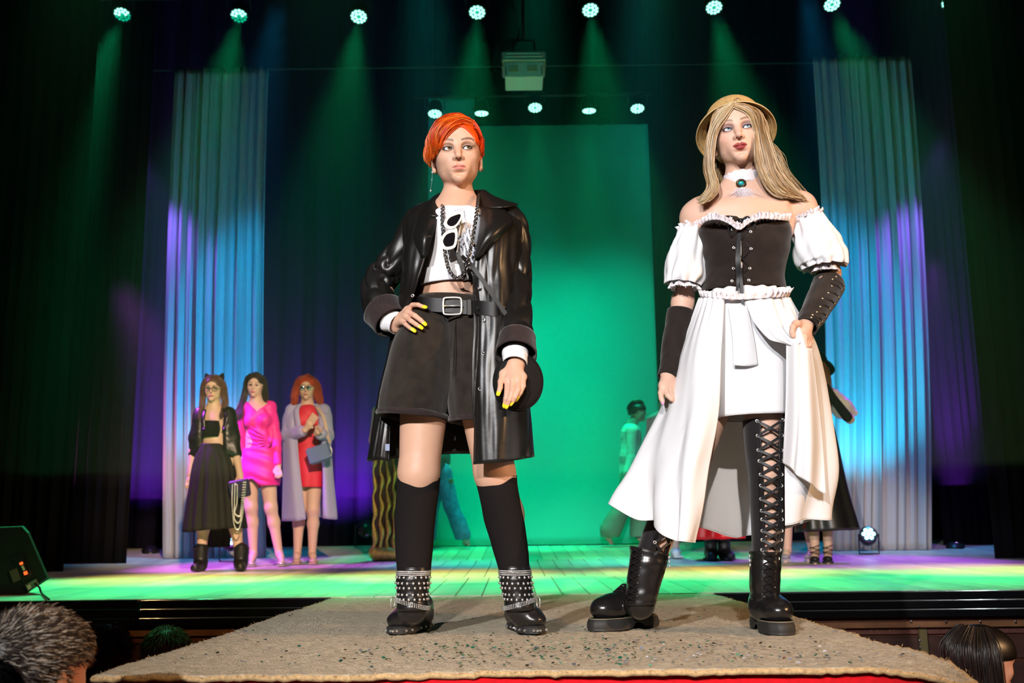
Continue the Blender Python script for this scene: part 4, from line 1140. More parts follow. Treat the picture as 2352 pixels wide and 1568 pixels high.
    boot([(1301, 1146, 1216, .054, .02), (1330, 1150, 1219, .056, .02), (1365, 1156, 1223, .056, .02), (1400, 1163, 1228, .058, .02)], (1252, 1458), (1184, 1438), 1)
    # ---- leather coat
    rows = []
    C_ = [  # control columns, front edge of image-right panel -> round the back -> front edge of image-left panel
        [(1097, 449, .02), (1106, 500, -.09), (1098, 560, -.140), (1087, 650, -.140), (1090, 750, -.150), (1086, 900, -.165), (1088, 1066, -.165)],
        [(1122, 455, .02), (1130, 500, -.09), (1128, 560, -.145), (1118, 650, -.150), (1122, 750, -.165), (1116, 900, -.185), (1118, 1064, -.190)],
        [(1152, 462, .02), (1162, 505, -.075), (1162, 560, -.125), (1155, 650, -.140), (1160, 750, -.155), (1160, 900, -.175), (1162, 1060, -.180)],
        [(1184, 474, .02), (1196, 510, -.01), (1196, 560, -.03), (1192, 650, -.04), (1200, 750, -.04), (1212, 900, -.05), (1223, 1050, -.05)],
        [(1180, 474, .03), (1188, 510, .06), (1188, 560, .08), (1184, 650, .08), (1192, 750, .09), (1202, 900, .10), (1214, 1048, .12)],
        [(1130, 460, .03), (1130, 510, .12), (1130, 560, .14), (1130, 650, .13), (1135, 750, .14), (1140, 900, .17), (1150, 1046, .19)],
        [(1050, 448, .07), (1050, 510, .13), (1050, 560, .15), (1045, 650, .13), (1045, 750, .15), (1045, 900, .18), (1045, 1042, .20)],
        [(975, 464, .03), (965, 510, .12), (962, 560, .14), (958, 650, .13), (950, 750, .15), (935, 900, .17), (920, 1052, .18)],
        [(942, 480, .03), (930, 520, .06), (926, 560, .08), (926, 650, .07), (910, 760, .10), (882, 900, .12), (850, 1058, .12)],
        [(938, 482, .02), (927, 520, -.01), (922, 560, -.03), (921, 650, -.03), (905, 750, .02), (878, 900, .05), (848, 1056, .06)],
        [(968, 468, .02), (950, 515, -.08), (940, 570, -.12), (930, 650, -.12), (912, 745, -.02), (890, 900, .035), (866, 1056, .035)],
        [(1004, 457, .02), (985, 515, -.10), (978, 570, -.148), (958, 650, -.148), (932, 740, -.05), (902, 900, .03), (888, 1058, .02)]]
    cols = [[q(*p) for p in col_] for col_ in C_]
    def fold_coat(c):
        nu, nv = c.shape[:2]; u = np.linspace(0, 1, nu)[:, None]; v = np.linspace(0, 1, nv)[None]
        n = np.cross(np.gradient(c, axis=0), np.gradient(c, axis=1)); n /= np.linalg.norm(n, axis=2, keepdims=True) + 1e-9
        a = np.abs(np.sin(u * 30 + 2.4 * vnoise(u * 7, v * 4, 41))); ridge = (1 - a) ** 1.6
        d = .013 * ridge * np.clip((v - .10) * 4, 0, 1) * (.45 + .55 * np.sin(u * 23 + v * 3)) + .006 * vnoise(u * 26, v * 10, 43)
        return c - n * d[:, :, None] * np.clip(v * 12, 0, 1)[:, :, None] * -1
    c = patch(cols, 260, 110, fold_coat)
    coat = sheet('leather_coat', c, M_leather, r, .004)
    # lining inside: a hair inside the shell
    edge = c[0]; V, F = tube(edge[6:], .0032, 6); mk('front_edge', V, F, M_leather, coat)
    edge = c[-1]; V, F = tube(edge[6:], .0032, 6); mk('front_edge', V, F, M_leather, coat)
    # press buttons down the placket
    for x, y, d in ((1101, 661, -.162), (1111, 735, -.170), (1110, 812, -.176), (1102, 893, -.180), (948, 679, -.145)):
        V, F = lathe([(.0062, 0), (.0062, .0015), (.0048, .003), (.0035, .0018), (.0005, .0014)], 12, q(x, y, d), M=lookm((0, -1, .1))); mk('press_button', V, F, M_gun, coat)
    # sleeves with wrinkles
    def sleeve(pts, rad, seed, amp, n=90):
        pts = cr(np.array([q(*p) for p in pts]), n); rad = cr(np.array(rad)[:, None], n)[:, 0]
        V, F = tube(pts, rad, 56, False); c = V.reshape(n, 56, 3); nn = normals_of(c); th = np.linspace(0, 2 * math.pi, 56, endpoint=False)[None]; v = np.linspace(0, 1, n)[:, None]
        w_ = np.exp(-((v - .55) / .22) ** 2) * .8 + .35
        d = amp * w_ * (1 - np.abs(np.sin(v * 19 + 1.3 * np.sin(th + seed) + 1.5 * vnoise(th * 0 + np.cos(th) * 2, v * 7 + np.sin(th) * 2, seed)))) ** 1.5 + .4 * amp * vnoise(np.cos(th) * 3 + v * 3, np.sin(th) * 3 + v * 9, seed + 1)
        c = c - nn * (d * -1)[:, :, None]
        return c
    c = sleeve([(972, 497, .03), (952, 528, .03), (924, 580, .04), (885, 628, .05), (868, 660, .03), (872, 700, -.01), (890, 728, -.04)], [.046, .056, .057, .056, .055, .053, .052], 3, .012)
    tube_mesh('sleeve', c, M_leather, coat, .003)
    c = sleeve([(1150, 490, .03), (1172, 515, .03), (1180, 570, .03), (1184, 640, -.01), (1184, 710, -.09), (1185, 770, -.17), (1185, 800, -.20)], [.048, .058, .058, .055, .053, .052, .052], 8, .011)
    tube_mesh('sleeve', c, M_leather, coat, .003)
    # turned-back cuffs and white shirt cuffs
    def ring_tube(a, b, ra, rb, flare=0.0, n=14, seg=40, seed=1, amp=.002):
        a, b = np.array(a), np.array(b); t = np.linspace(0, 1, n)[:, None]; V, F = tube(a * (1 - t) + b * t, (ra + (rb - ra) * t[:, 0]), seg, False); c = V.reshape(n, seg, 3)
        return c + normals_of(c) * (amp * vnoise(np.linspace(0, 6.28, seg)[None] * 2, t * 3, seed))[:, :, None]
    tube_mesh('turned_cuff', ring_tube(q(878, 712, -.02), q(900, 741, -.055), .064, .056, seed=3), M_lining, coat, .004)
    tube_mesh('turned_cuff', ring_tube(q(1188, 775, -.18), q(1184, 815, -.22), .055, .062, seed=4), M_lining, coat, .004)
    tube_mesh('shirt_cuff', ring_tube(q(894, 734, -.045), q(912, 744, -.062), .040, .034, seed=5), M_white, r, .002)
    tube_mesh('shirt_cuff', ring_tube(q(1184, 806, -.21), q(1182, 836, -.235), .040, .037, seed=6), M_white, r, .002)
    # collar and lapels
    def flap(rows, name, n=26, m=18, bulge=.006):
        c = patch([[q(*p) for p in k] for k in rows], n, m); u = np.linspace(0, 1, n)[:, None]; v = np.linspace(0, 1, m)[None]
        c[:, :, 1] -= bulge * np.sin(np.pi * u) * np.sin(np.pi * v); sheet(name, c, M_leather, coat, .005)
    flap([[(1096, 440, .05), (1100, 462, .005), (1103, 480, -.035)], [(1112, 437, .05), (1124, 458, -.005), (1130, 478, -.055)], [(1122, 447, .06), (1156, 462, .0), (1160, 476, -.06)], [(1110, 452, .08), (1165, 462, .04), (1190, 470, -.005)]], 'collar')
    flap([[(1016, 444, .04), (1011, 468, -.03), (1014, 497, -.10)], [(1006, 446, .05), (992, 470, -.03), (988, 497, -.10)], [(994, 454, .06), (974, 474, .0), (960, 498, -.05)]], 'collar')
    flap([[(1047, 442, .085), (1047, 452, .09), (1047, 462, .10)], [(1080, 436, .075), (1085, 448, .085), (1090, 460, .10)], [(1112, 437, .05), (1122, 449, .06), (1128, 462, .07)]], 'collar')
    flap([[(1004, 446, .05), (1000, 458, .06), (995, 468, .07)], [(1022, 440, .075), (1020, 452, .085), (1018, 464, .10)], [(1047, 442, .085), (1047, 452, .09), (1047, 462, .10)]], 'collar')
    flap([[(1106, 476, -.06), (1100, 540, -.150), (1089, 592, -.155)], [(1132, 478, -.09), (1122, 535, -.168), (1092, 593, -.162)], [(1156, 482, -.085), (1148, 530, -.155), (1100, 592, -.160)], [(1160, 484, -.075), (1173, 514, -.105), (1106, 588, -.158)]], 'lapel', bulge=.012)
    flap([[(1008, 492, -.08), (994, 540, -.152), (980, 590, -.158)], [(985, 494, -.085), (975, 540, -.158), (972, 590, -.160)], [(964, 497, -.055), (952, 545, -.13), (966, 588, -.155)]], 'lapel', bulge=.008)
    # strap and hanging tab across the coat
    V, F = ribbon(cr(np.array([q(1060, 588, -.152), q(1085, 612, -.176), q(1120, 660, -.180), q(1162, 722, -.176)]), 20), .014, (.7, 0, .5), .003); mk('coat_strap', V, F, MATS['belt_leather'], coat, 'auto')
    V, F = ribbon(cr(np.array([q(1045, 562, -.156), q(1056, 595, -.156), q(1070, 643, -.150)]), 14), .014, (1, 0, .2), .003); mk('coat_tab', V, F, MATS['belt_leather'], coat, 'auto')
    # care label inside the coat tail
    V, F = box(q(890, 1027, -.0), (.014, .002, .022)); mk('care_label', V, F, mat('label_blue', (.25, .3, .45), .7), coat, False)
    # ---- chain necklace
    path = cr(np.array([q(1017, 472, -.10), q(1016, 505, -.145), q(1019, 550, -.170), q(1024, 590, -.172), q(1033, 622, -.168), q(1046, 637, -.164), q(1060, 634, -.166), q(1072, 612, -.176), q(1080, 575, -.178), q(1089, 525, -.168), q(1096, 480, -.125), q(1099, 448, -.03)]), 400)
    seg = np.concatenate([[0], np.cumsum(np.linalg.norm(np.diff(path, axis=0), axis=1))]); nl = int(seg[-1] / .0098)
    mb = MB(); a = np.linspace(0, 2 * math.pi, 10, endpoint=False)
    for i in range(nl):
        s_ = (i + .5) / nl * seg[-1]; p = np.array([np.interp(s_, seg, path[:, d]) for d in range(3)]); p2 = np.array([np.interp(s_ + .002, seg, path[:, d]) for d in range(3)]); d = p2 - p; d /= np.linalg.norm(d)
        n1 = np.cross(d, (0, -1, 0)); n1 /= np.linalg.norm(n1); n2 = np.cross(d, n1); ax = n1 * math.cos(.75) + n2 * math.sin(.75) if i % 2 else n1 * math.cos(-.75) + n2 * math.sin(-.75)
        V, F = tube(p + d * np.cos(a)[:, None] * .0085 + ax * np.sin(a)[:, None] * .0064, .0021, 6, closed=True, up=np.cross(d, ax)); mb.add(V, F)
    mb.build('chain_necklace', M_gun, r, label='heavy dark metal chain necklace')
    # ---- earrings
    e = H.w((-.081, .006, -.045)); V, F = sphere(e, .0045, 8, 5); er_ = mk('earring', V, F, M_chrome, r)
    V, F = tube([e, e + [-.002, 0, -.03], e + [-.006, 0, -.062]], .0006, 5); mk('earring_chain', V, F, M_chrome, er_)
    V, F = sphere(e + [-.0065, 0, -.066], (.003, .003, .005), 8, 5); mk('earring_drop', V, F, M_chrome, er_)
    e = H.w((.082, .006, -.045)); V, F = sphere(e, .0042, 8, 5); mk('earring', V, F, M_gun, r)
    return H
HR = redhead()
# sunglasses hooked on the chain
def sunglasses():
    q = lambda x, y, d=0.0: P(x, y, YR + d)
    g = empty('sunglasses', q(1035, 532, -.175), 'white framed sunglasses with dark lenses hanging from the chain necklace', 'sunglasses')
    Mw = mat('white_plastic', (.80, .77, .72), .25, spec=.5); Ml = mat('dark_lens', (.008, .007, .009), .06, spec=.7)
    def rim(pts, d):
        o = cr(np.array([q(x, y, d + .01 * (x - 1035) / 30) for x, y in pts]), 36, True); ce = o.mean(0)
        lens = ce + (o - ce) * .70
        V = np.concatenate([o, ce + (o - ce) * .70, o + [0, .006, 0], lens + [0, .006, 0]]); n = 36; F = []
        for i in range(n):
            j = (i + 1) % n; F += [[i, j, n + j, n + i], [2 * n + j, 2 * n + i, 3 * n + i, 3 * n + j], [j, i, 2 * n + i, 2 * n + j], [n + i, n + j, 3 * n + j, 3 * n + i]]
        mk('rim', V, F, Mw, g, False)
        l2 = ce + (o - ce) * .74 + [0, .003, 0]; mk('lens', np.concatenate([l2, [ce + [0, .0, 0]]]), [[i, (i + 1) % n, n] for i in range(n)], Ml, g)
    rim([(1019, 514), (1028, 498), (1050, 488), (1062, 486), (1064, 494), (1056, 510), (1044, 523), (1028, 525)], -.190)
    rim([(1011, 556), (1016, 542), (1026, 531), (1046, 526), (1051, 535), (1049, 556), (1044, 568), (1030, 573), (1018, 571)], -.194)
    V, F = tube([q(1043, 523, -.180), q(1048, 526, -.184), q(1047, 532, -.182)], .0035, 8); mk('bridge', V, F, Mw, g)
    V, F = tube(cr(np.array([q(1060, 492, -.176), q(1058, 512, -.160), q(1054, 540, -.156)]), 12), .003, 6, flat=.6); mk('temple_arm', V, F, Mw, g)
    V, F = tube(cr(np.array([q(1048, 545, -.182), q(1052, 560, -.165), q(1050, 580, -.160)]), 12), .003, 6, flat=.6); mk('temple_arm', V, F, Mw, g)
sunglasses()
def handbag():
    q = lambda x, y, d=0.0: P(x, y, YR + d)
    c = q(1190, 872, -.262); r = empty('handbag', c, 'small round black leather handbag behind the hanging hand with yellow nails', 'handbag')
    R = 52 / 690.0
    pr = [(.001, -.024), (R * .8, -.024), (R * .95, -.020), (R, -.014), (R, .014), (R * .95, .020), (R * .8, .024), (.001, .024)]
    M = lookm((.2, -1, 0.0)); V, F = lathe(pr, 40, c + [0, .045, 0], M=M); V[:, 2] = c[2] + (V[:, 2] - c[2]) * 1.18; b = mk('bag_body', V, F, mat('bag_leather', (.007, .006, .006), .75, spec=.2), r)
    a = np.linspace(0, 2 * math.pi, 48, endpoint=False)
    for z in (-.016, .016):
        p = np.stack([R * 1.005 * np.cos(a), R * 1.005 * np.sin(a), 0 * a + z], 1) @ M.T + c + [0, .045, 0]; p[:, 2] = c[2] + (p[:, 2] - c[2]) * 1.18; V, F = tube(p, .002, 6, closed=True, up=M[:, 2]); mk('piping', V, F, MATS['bag_leather'], b)
    V, F = sphere(q(1227, 827, -.10), .005, 8, 5); mk('strap_ring', V, F, mat('brass', (.75, .55, .2), .25, 1.0), r)
    V, F = ribbon(cr(np.array([q(1226, 826, -.10), q(1222, 790, .06), q(1215, 760, .14), q(1185, 640, .14), q(1150, 560, .15)]), 16), .012, (1, 0, 0), .003); mk('strap', V, F, M_leather, r)
handbag()
# ================================================================== blonde woman in white dress and corset
M_cotton = mat('dress_cotton', (.90, .90, .93), .75, spec=.25, bump=(220, .06, .001), translucent=.16)
M_lace = mat('lace', (.80, .74, .78), .85, spec=.1, noise=(260, .25), bump=(300, .5, .002))
M_corset = mat('corset_suede', (.020, .014, .012), .9, spec=.12, sheen=.2, noise=(22, .3, 4), bump=(60, .12, .003))
M_satin = mat('black_satin', (.012, .012, .014), .5, spec=.35)
M_felt = mat('tan_felt', (.52, .33, .13), .9, spec=.1, noise=(90, .2, 4), bump=(300, .3, .001))
M_patent = mat('platform_leather', (.010, .009, .009), .24, spec=.55, bump=(40, .10, .004))
M_brass = mat('brass_eyelet', (.80, .66, .42), .28, .9)
YW = 3.45
B_ = empty('person', P(1660, 1452, YW) * [1, 1, 0], 'blonde woman in tan hat, black corset, white open skirt and laced boots', 'person')
def ruffle(path, width, out, m, parent, name='lace_ruffle', waves=30, amp=.008, n=200, nv=7, seed=1):
    """frilled strip along a world path; `out` = direction(s) the frill stands out to"""
    p = cr(np.asarray(path, float), n); o = np.asarray(out, float)
    if o.ndim == 1: o = np.tile(o, (n, 1))
    else: o = cr(o, n)
    o /= np.linalg.norm(o, axis=1, keepdims=True); T = np.gradient(p, axis=0); T /= np.linalg.norm(T, axis=1, keepdims=True) + 1e-9
    s = np.cross(T, o); s /= np.linalg.norm(s, axis=1, keepdims=True) + 1e-9
    t = np.linspace(0, 1, n); ph = 2 * math.pi * waves * t + 1.4 * vnoise(t * 30, t * 0, seed)
    c = []
    for v in np.linspace(0, 1, nv):
        w_ = width * (1 + .25 * vnoise(t * 40, t * 0 + 2, seed + 1) + .10 * np.sin(ph * 3))
        c.append(p + o * (v * w_)[:, None] + s * (amp * v ** .8 * np.sin(ph))[:, None] + T * (amp * .4 * v * np.sin(2 * ph))[:, None])
    return sheet(name, np.array(c).transpose(1, 0, 2), m, parent, .0012)
def blonde():
    r = B_; q = lambda x, y, d=0.0: P(x, y, YW + d); rng = np.random.default_rng(11)
    sk = (.69, .43, .325)
    H = Head(P(1693, 317, YW), rotm(-11, 2, 5), 1.06, brow=(.20, .11, .06), lips=(.28, .010, .014), lip=1.35, gaze=(.22, -1, .22), iris=(.20, .32, .42), shade=(.16, .10, .15), skin=sk, blush=.22, jaw=1.0, wide=1.02, smile=.2)
    f = Fld(); H.prims(f)
    f.cone(H.w((0, .026, -.055)), q(1704, 436, .025), .046, .052, .025)
    f.cone(q(1704, 436, .025), q(1706, 500, .02), .055, .090, .05, flat=((0, 1, 0), .8))
    f.chain([q(1612, 492, .03), q(1660, 470, .03), q(1704, 452, .03), q(1770, 455, .03), q(1836, 477, .03)], [.055, .046, .046, .046, .055], .05)  # trapezius and shoulders
    f.cone(q(1650, 520, .01), q(1770, 515, .01), .085, .085, .05, flat=((0, 1, 0), .9))
    f.cone(q(1706, 520, .01), q(1706, 640, .01), .110, .088, .05, flat=((0, 1, 0), .85))
    for x in (1662, 1752): f.ell(q(x, 555, -.052), (.055, .045, .055), None, .04)
    # collar bones
    f.cone(q(1640, 478, -.045), q(1692, 470, -.062), .010, .009, .03); f.cone(q(1718, 468, -.062), q(1800, 464, -.045), .009, .010, .03)
    f.cone(q(1706, 640, .01), q(1708, 760, .02), .090, .120, .05, flat=((0, 1, 0), .85))
    hl, hr = q(1672, 800, .02), q(1748, 800, .0)
    kl, kr = q(1590, 1085, -.02), q(1758, 1085, -.07)
    al, ar = q(1487, 1330, .02), q(1757, 1330, -.045)
    f.cone(hl, kl, .082, .045, .03); f.cone(hr, kr, .080, .043, .03)
    f.ell(kr + [0, -.012, 0], (.030, .030, .04), None, .02)
    cl, cr_ = q(1540, 1190, .02), q(1759, 1185, -.04)
    f.chain([kl, cl, al], [.042, .038, .031], .02); f.chain([kr, cr_, ar], [.042, .040, .031], .02)
    f.cone(al, q(1470, 1395, .02), .036, .034, .02); f.cone(ar, q(1757, 1395, -.045), .036, .034, .02)
    # arms
    sl, el, wl = q(1598, 500, .03), q(1568, 695, .06), q(1535, 862, -.03)
    sr, er, wr = q(1842, 492, .03), q(1905, 628, .05), q(1850, 748, -.16)
    f.cone(q(1612, 492, .03), sl, .054, .052, .03); f.chain([sl, el, wl], [.048, .036, .025], .02)
    f.cone(q(1836, 480, .03), sr, .054, .052, .03); f.chain([sr, er, wr], [.048, .036, .025], .02)
    WL = q(1534, 858, -.035)
    FL = [[q(1527, 890, -.075), q(1534, 908, -.10), q(1542, 916, -.105), q(1548, 920, -.10)],
          [q(1536, 893, -.068), q(1543, 910, -.095), q(1551, 918, -.095), q(1556, 922, -.09)],
          [q(1545, 892, -.058), q(1552, 908, -.082), q(1559, 916, -.082), q(1563, 920, -.08)],
          [q(1552, 888, -.045), q(1559, 902, -.065), q(1564, 911, -.066), q(1568, 915, -.064)],
          [q(1522, 884, -.070), q(1518, 902, -.085), q(1519, 914, -.092), q(1522, 922, -.095)]]
    hand(f, WL, FL, [.0098, .0095, .009, .008, .0105], .029)
    WR = q(1847, 752, -.165)
    FR = [[q(1846, 775, -.215), q(1850, 794, -.235), q(1848, 802, -.232), q(1844, 806, -.226)],
          [q(1851, 778, -.200), q(1855, 794, -.222), q(1851, 804, -.222), q(1846, 809, -.216)],
          [q(1856, 778, -.185), q(1859, 792, -.205), q(1855, 802, -.206), q(1850, 808, -.2)],
          [q(1858, 774, -.170), q(1862, 786, -.188), q(1858, 796, -.19), q(1853, 802, -.186)],
          [q(1829, 744, -.205), q(1821, 752, -.235), q(1819, 763, -.245), q(1822, 771, -.245)]]
    hand(f, WR, FR, [.0100, .0095, .009, .008, .0110], .030)
    H.lid_cut(f)
    hc = H.c
    boxes = [(hc + [-.13, -.16, -.13], hc + [.13, .16, .2], .0017), (q(1508, 925, -.1) + [0, -.1, -.01], q(1578, 850, -.1) + [0, .15, .0], .0018), (q(1808, 815, -.2) + [0, -.12, 0], q(1872, 735, -.2) + [0, .15, 0], .0018)]
    parts = [f.mesh(b[2], b[0], b[1]) for b in boxes]
    V, F = f.mesh(.004); cen = V[F].mean(1); keep = np.ones(len(F), bool)
    for lo, hi, h in boxes: keep &= ~((cen > lo + .003) & (cen < hi - .003)).all(1)
    parts.append((V, F[keep])); V, F = join(parts)
    col = np.tile(np.array(sk), (len(V), 1)); col *= 1 + .03 * vnoise(V[:, 0] * 30, V[:, 2] * 30, 4)[:, None]; col = H.paint(V, col)
    for p in FL + FR: col = col + (np.array([.80, .40, .31]) - col) * (.22 * np.exp(-((V - p[3]) ** 2).sum(1) / .014 ** 2))[:, None]
    body = mk('body', V, F, M_skin, r, True, col); H.eyes(r, M_eye)
    M_pinknail = mat('pink_varnish', (.80, .35, .62), .2)
    fingernail(body, FL[4][3], FL[4][2], (-.8, -.6, .1), M_pinknail, .012)
    # ---- corset
    def fold_c(c, th):
        n = normals_of(c); u = th[None, :]; v = np.linspace(0, 1, c.shape[0])[:, None]
        bust = np.exp(-((v - .22) / .2) ** 2) * (np.exp(-((u - 2.15) / .38) ** 2) + np.exp(-((u - 1.0) / .38) ** 2))
        return c + n * (.016 * bust + .0022 * vnoise(u * 3, v * 9, 51))[:, :, None]
    c = loft_px([(517, 1608, 1808, .105, 0, 511), (545, 1604, 1813, .125, -.005, 540), (580, 1612, 1808, .12, -.005), (625, 1621, 1798, .10, 0), (674, 1611, 1800, .108, .005, 668)], YW, 96, 60, 2.3, fold_c)
    # sweetheart dip and side scoop of the top edge
    th = np.linspace(0, 2 * math.pi, 96, endpoint=False); n = c.shape[0]; v = np.linspace(0, 1, n)
    dip = .030 * np.exp(-((th - math.pi / 2) / .22) ** 2) - .003 * np.exp(-((th - 1.05) / .3) ** 2) - .003 * np.exp(-((th - 2.1) / .3) ** 2)
    c[:, :, 2] -= dip[None] * (1 - v[:, None]) ** 2
    cor = tube_mesh('corset', c, M_corset, r, .004)
    for a in (17, 37, 10, 44):     # boning seams
        V, F = tube(c[:, a] + np.array([0, -.001, 0]), .0016, 5); mk('boning_seam', V, F, M_corset, cor)
    # centre front: eyelets, crossing lace, bow
    cf = c[:, 27]
    eye = []
    for i, fr_ in enumerate((.06, .30, .56, .80, .96)):
        for s in (-1, 1):
            p = c[int(fr_ * (n - 1)), 27 - s * 2] + [s * .008, -.006, 0]; eye.append(p)
            V, F = tube(p + np.stack([np.cos(np.linspace(0, 6.28, 12, endpoint=False)) * .0036, np.zeros(12), np.sin(np.linspace(0, 6.28, 12, endpoint=False)) * .0036], 1), .0018, 6, closed=True, up=(0, 1, 0)); mk('eyelet', V, F, M_chrome, cor)
    for i in range(4):
        for s in (0, 1):
            a, b = eye[2 * i + s], eye[2 * i + 3 - s]; V, F = ribbon(cr(np.array([a, (a + b) / 2 + [0, -.006, 0], b]), 8), .006, (1, 0, .4 if s else -.4), .0012); mk('corset_lace', V, F, M_satin, cor, 'auto')
    # white blouse slit behind the lacing
    V, F = ribbon(np.array([c[int(k), 27] + [0, -.0035, 0] for k in np.linspace(2, n - 2, 12)]), .007, (1, 0, 0), .001); mk('blouse_slit', V, F, M_cotton, cor, 'auto')
    bw = c[4, 27] + [0, -.012, 0]
    for s in (-1, 1):
        lp = [bw, bw + [s * .020, -.012, .006], bw + [s * .043, -.012, -.022], bw + [s * .036, -.008, -.052], bw + [s * .016, -.010, -.030], bw + [0, -.002, -.002]]
        V, F = ribbon(cr(np.array(lp), 26), .014, (.3 * s, -.4, .8), .001); mk('bow_loop', V, F, M_satin, cor, 'auto')
    for x, y, d in ((1693, 668, -.012), (1707, 703, -.02)):
        V, F = ribbon(cr(np.array([bw, q(1695 + (x - 1700) * .3, 590, -.150), q((x + 1697) / 2, 640, -.135), q(x, y, -.140)]), 24), .010, (1, -.3, 0), .001); mk('bow_tail', V, F, M_satin, cor, 'auto')
    V, F = sphere(bw + [0, -.005, 0], (.008, .006, .008), 8, 6); mk('bow_knot', V, F, M_satin, cor)
    # ---- blouse: neckline ruffle, puff sleeves
    path = [q(1818, 508, -.03), q(1800, 506, -.10), q(1775, 504, -.138), q(1748, 503, -.150), q(1722, 512, -.150), q(1698, 528, -.148), q(1674, 514, -.150), q(1650, 505, -.150), q(1626, 507, -.125), q(1608, 517, -.06)]
    bl = ruffle(path, .022, (0, -.35, 1), M_lace, r, 'neckline_ruffle', 26, .007, seed=2)
    def puff(axis, rad, seed, flat=1.0, n=60, seg=80, nf=22, amp=.008):
        p = cr(np.array([q(*a) for a in axis]), n); rr = cr(np.array(rad)[:, None], n)[:, 0]; V, F = tube(p, rr, seg, False, flat); c = V.reshape(n, seg, 3); nn = normals_of(c)
        th = np.linspace(0, 2 * math.pi, seg, endpoint=False)[None]; v = np.linspace(0, 1, n)[:, None]
        w_ = .35 + np.exp(-(v / .25) ** 2) + np.exp(-((1 - v) / .18) ** 2)
        return c + nn * (amp * w_ * np.sin(nf * th * .5 + 2.2 * vnoise(np.cos(th) * 2 + seed, v * 2 + np.sin(th), seed)) * .8 + .012 * vnoise(np.cos(th) * 1.5, v * 5 + np.sin(th) * 1.5, seed + 3) * np.sin(np.pi * v))[:, :, None]
    c = puff([(1848, 508, .02), (1866, 540, .015), (1880, 570, .01), (1891, 596, .01), (1894, 613, .01)], [.058, .068, .078, .084, .070], 3)
    sv = tube_mesh('puff_sleeve', c, M_cotton, r, .002)
    ring = c[0]; cen = ring.mean(0); ruffle(ring[np.r_[0:80:4, 0]] , .016, (ring - cen)[np.r_[0:80:4, 0]] * .6 + [0, 0, .05], M_lace, sv, waves=24, amp=.006, seed=5)
    ring = c[-3]; cen = ring.mean(0); ruffle(cen + (ring[np.r_[0:80:4, 0]] - cen) * .55 + [0, 0, -.004], .018, (ring - cen)[np.r_[0:80:4, 0]] * .15 + [-.004, 0, -.03], M_lace, sv, waves=20, amp=.005, seed=6)
    c = puff([(1592, 534, .02), (1585, 565, .01), (1577, 600, .0), (1570, 632, -.005), (1568, 652, -.005)], [.045, .056, .062, .064, .054], 9)
    sv = tube_mesh('puff_sleeve', c, M_cotton, r, .002)
    ring = c[0]; cen = ring.mean(0); ruffle(ring[np.r_[0:80:4, 0]], .016, (ring - cen)[np.r_[0:80:4, 0]] * .6 + [0, 0, .05], M_lace, sv, waves=22, amp=.006, seed=7)
    ring = c[-3]; cen = ring.mean(0); ruffle(cen + (ring[np.r_[0:80:4, 0]] - cen) * .70, .022, (ring - cen)[np.r_[0:80:4, 0]] * .25 + [.004, 0, -.03], M_lace, sv, waves=22, amp=.007, seed=8)
    # ---- under-skirt (short, front) and waist ruffle
    def fold_s(c, th):
        n = normals_of(c); u = th[None, :]; v = np.linspace(0, 1, c.shape[0])[:, None]
        return c + n * (.006 * np.sin(u * 17 + 2 * vnoise(u * 2, v * 2, 61)) * np.exp(-v / .25) + .008 * vnoise(u * 2.2, v * 3, 63) * v)[:, :, None]
    c = loft_px([(676, 1616, 1800, .112, .005, 672), (730, 1612, 1812, .125, 0), (800, 1620, 1815, .128, -.01), (880, 1635, 1812, .125, -.025), (962, 1646, 1806, .118, -.035, 954)], YW, 110, 60, 2.3, fold_s)
    us = tube_mesh('short_skirt', c, M_cotton, r, .002); V, F = tube(c[-1], .0016, 5, closed=True); mk('skirt_hem', V, F, M_cotton, us)
    ruffle([q(1800, 676, .05), q(1813, 680, -.02), q(1800, 682, -.09), q(1770, 684, -.125), q(1705, 688, -.138), q(1655, 686, -.130), q(1622, 683, -.09), q(1608, 680, -.02), q(1618, 676, .06)], .020, (0, -.25, 1), M_lace, us, 'waist_ruffle', 26, .007, seed=9)
    ruffle([q(1812, 678, -.04), q(1806, 681, -.08), q(1790, 683, -.112), q(1765, 684, -.13)], .026, (.2, -.4, 1), M_lace, us, 'waist_ruffle', 7, .012, 80, seed=10)
    # pendant panel of cloth
    cc = patch([[q(1672, 700, -.135), q(1682, 770, -.150), q(1684, 838, -.158)], [q(1690, 700, -.142), q(1703, 770, -.158), q(1706, 840, -.166)], [q(1706, 700, -.140), q(1720, 770, -.154), q(1724, 840, -.160)], [q(1716, 700, -.134), q(1732, 775, -.144), q(1741, 838, -.148)]], 20, 24); sheet('hanging_panel', cc, M_cotton, us, .002)
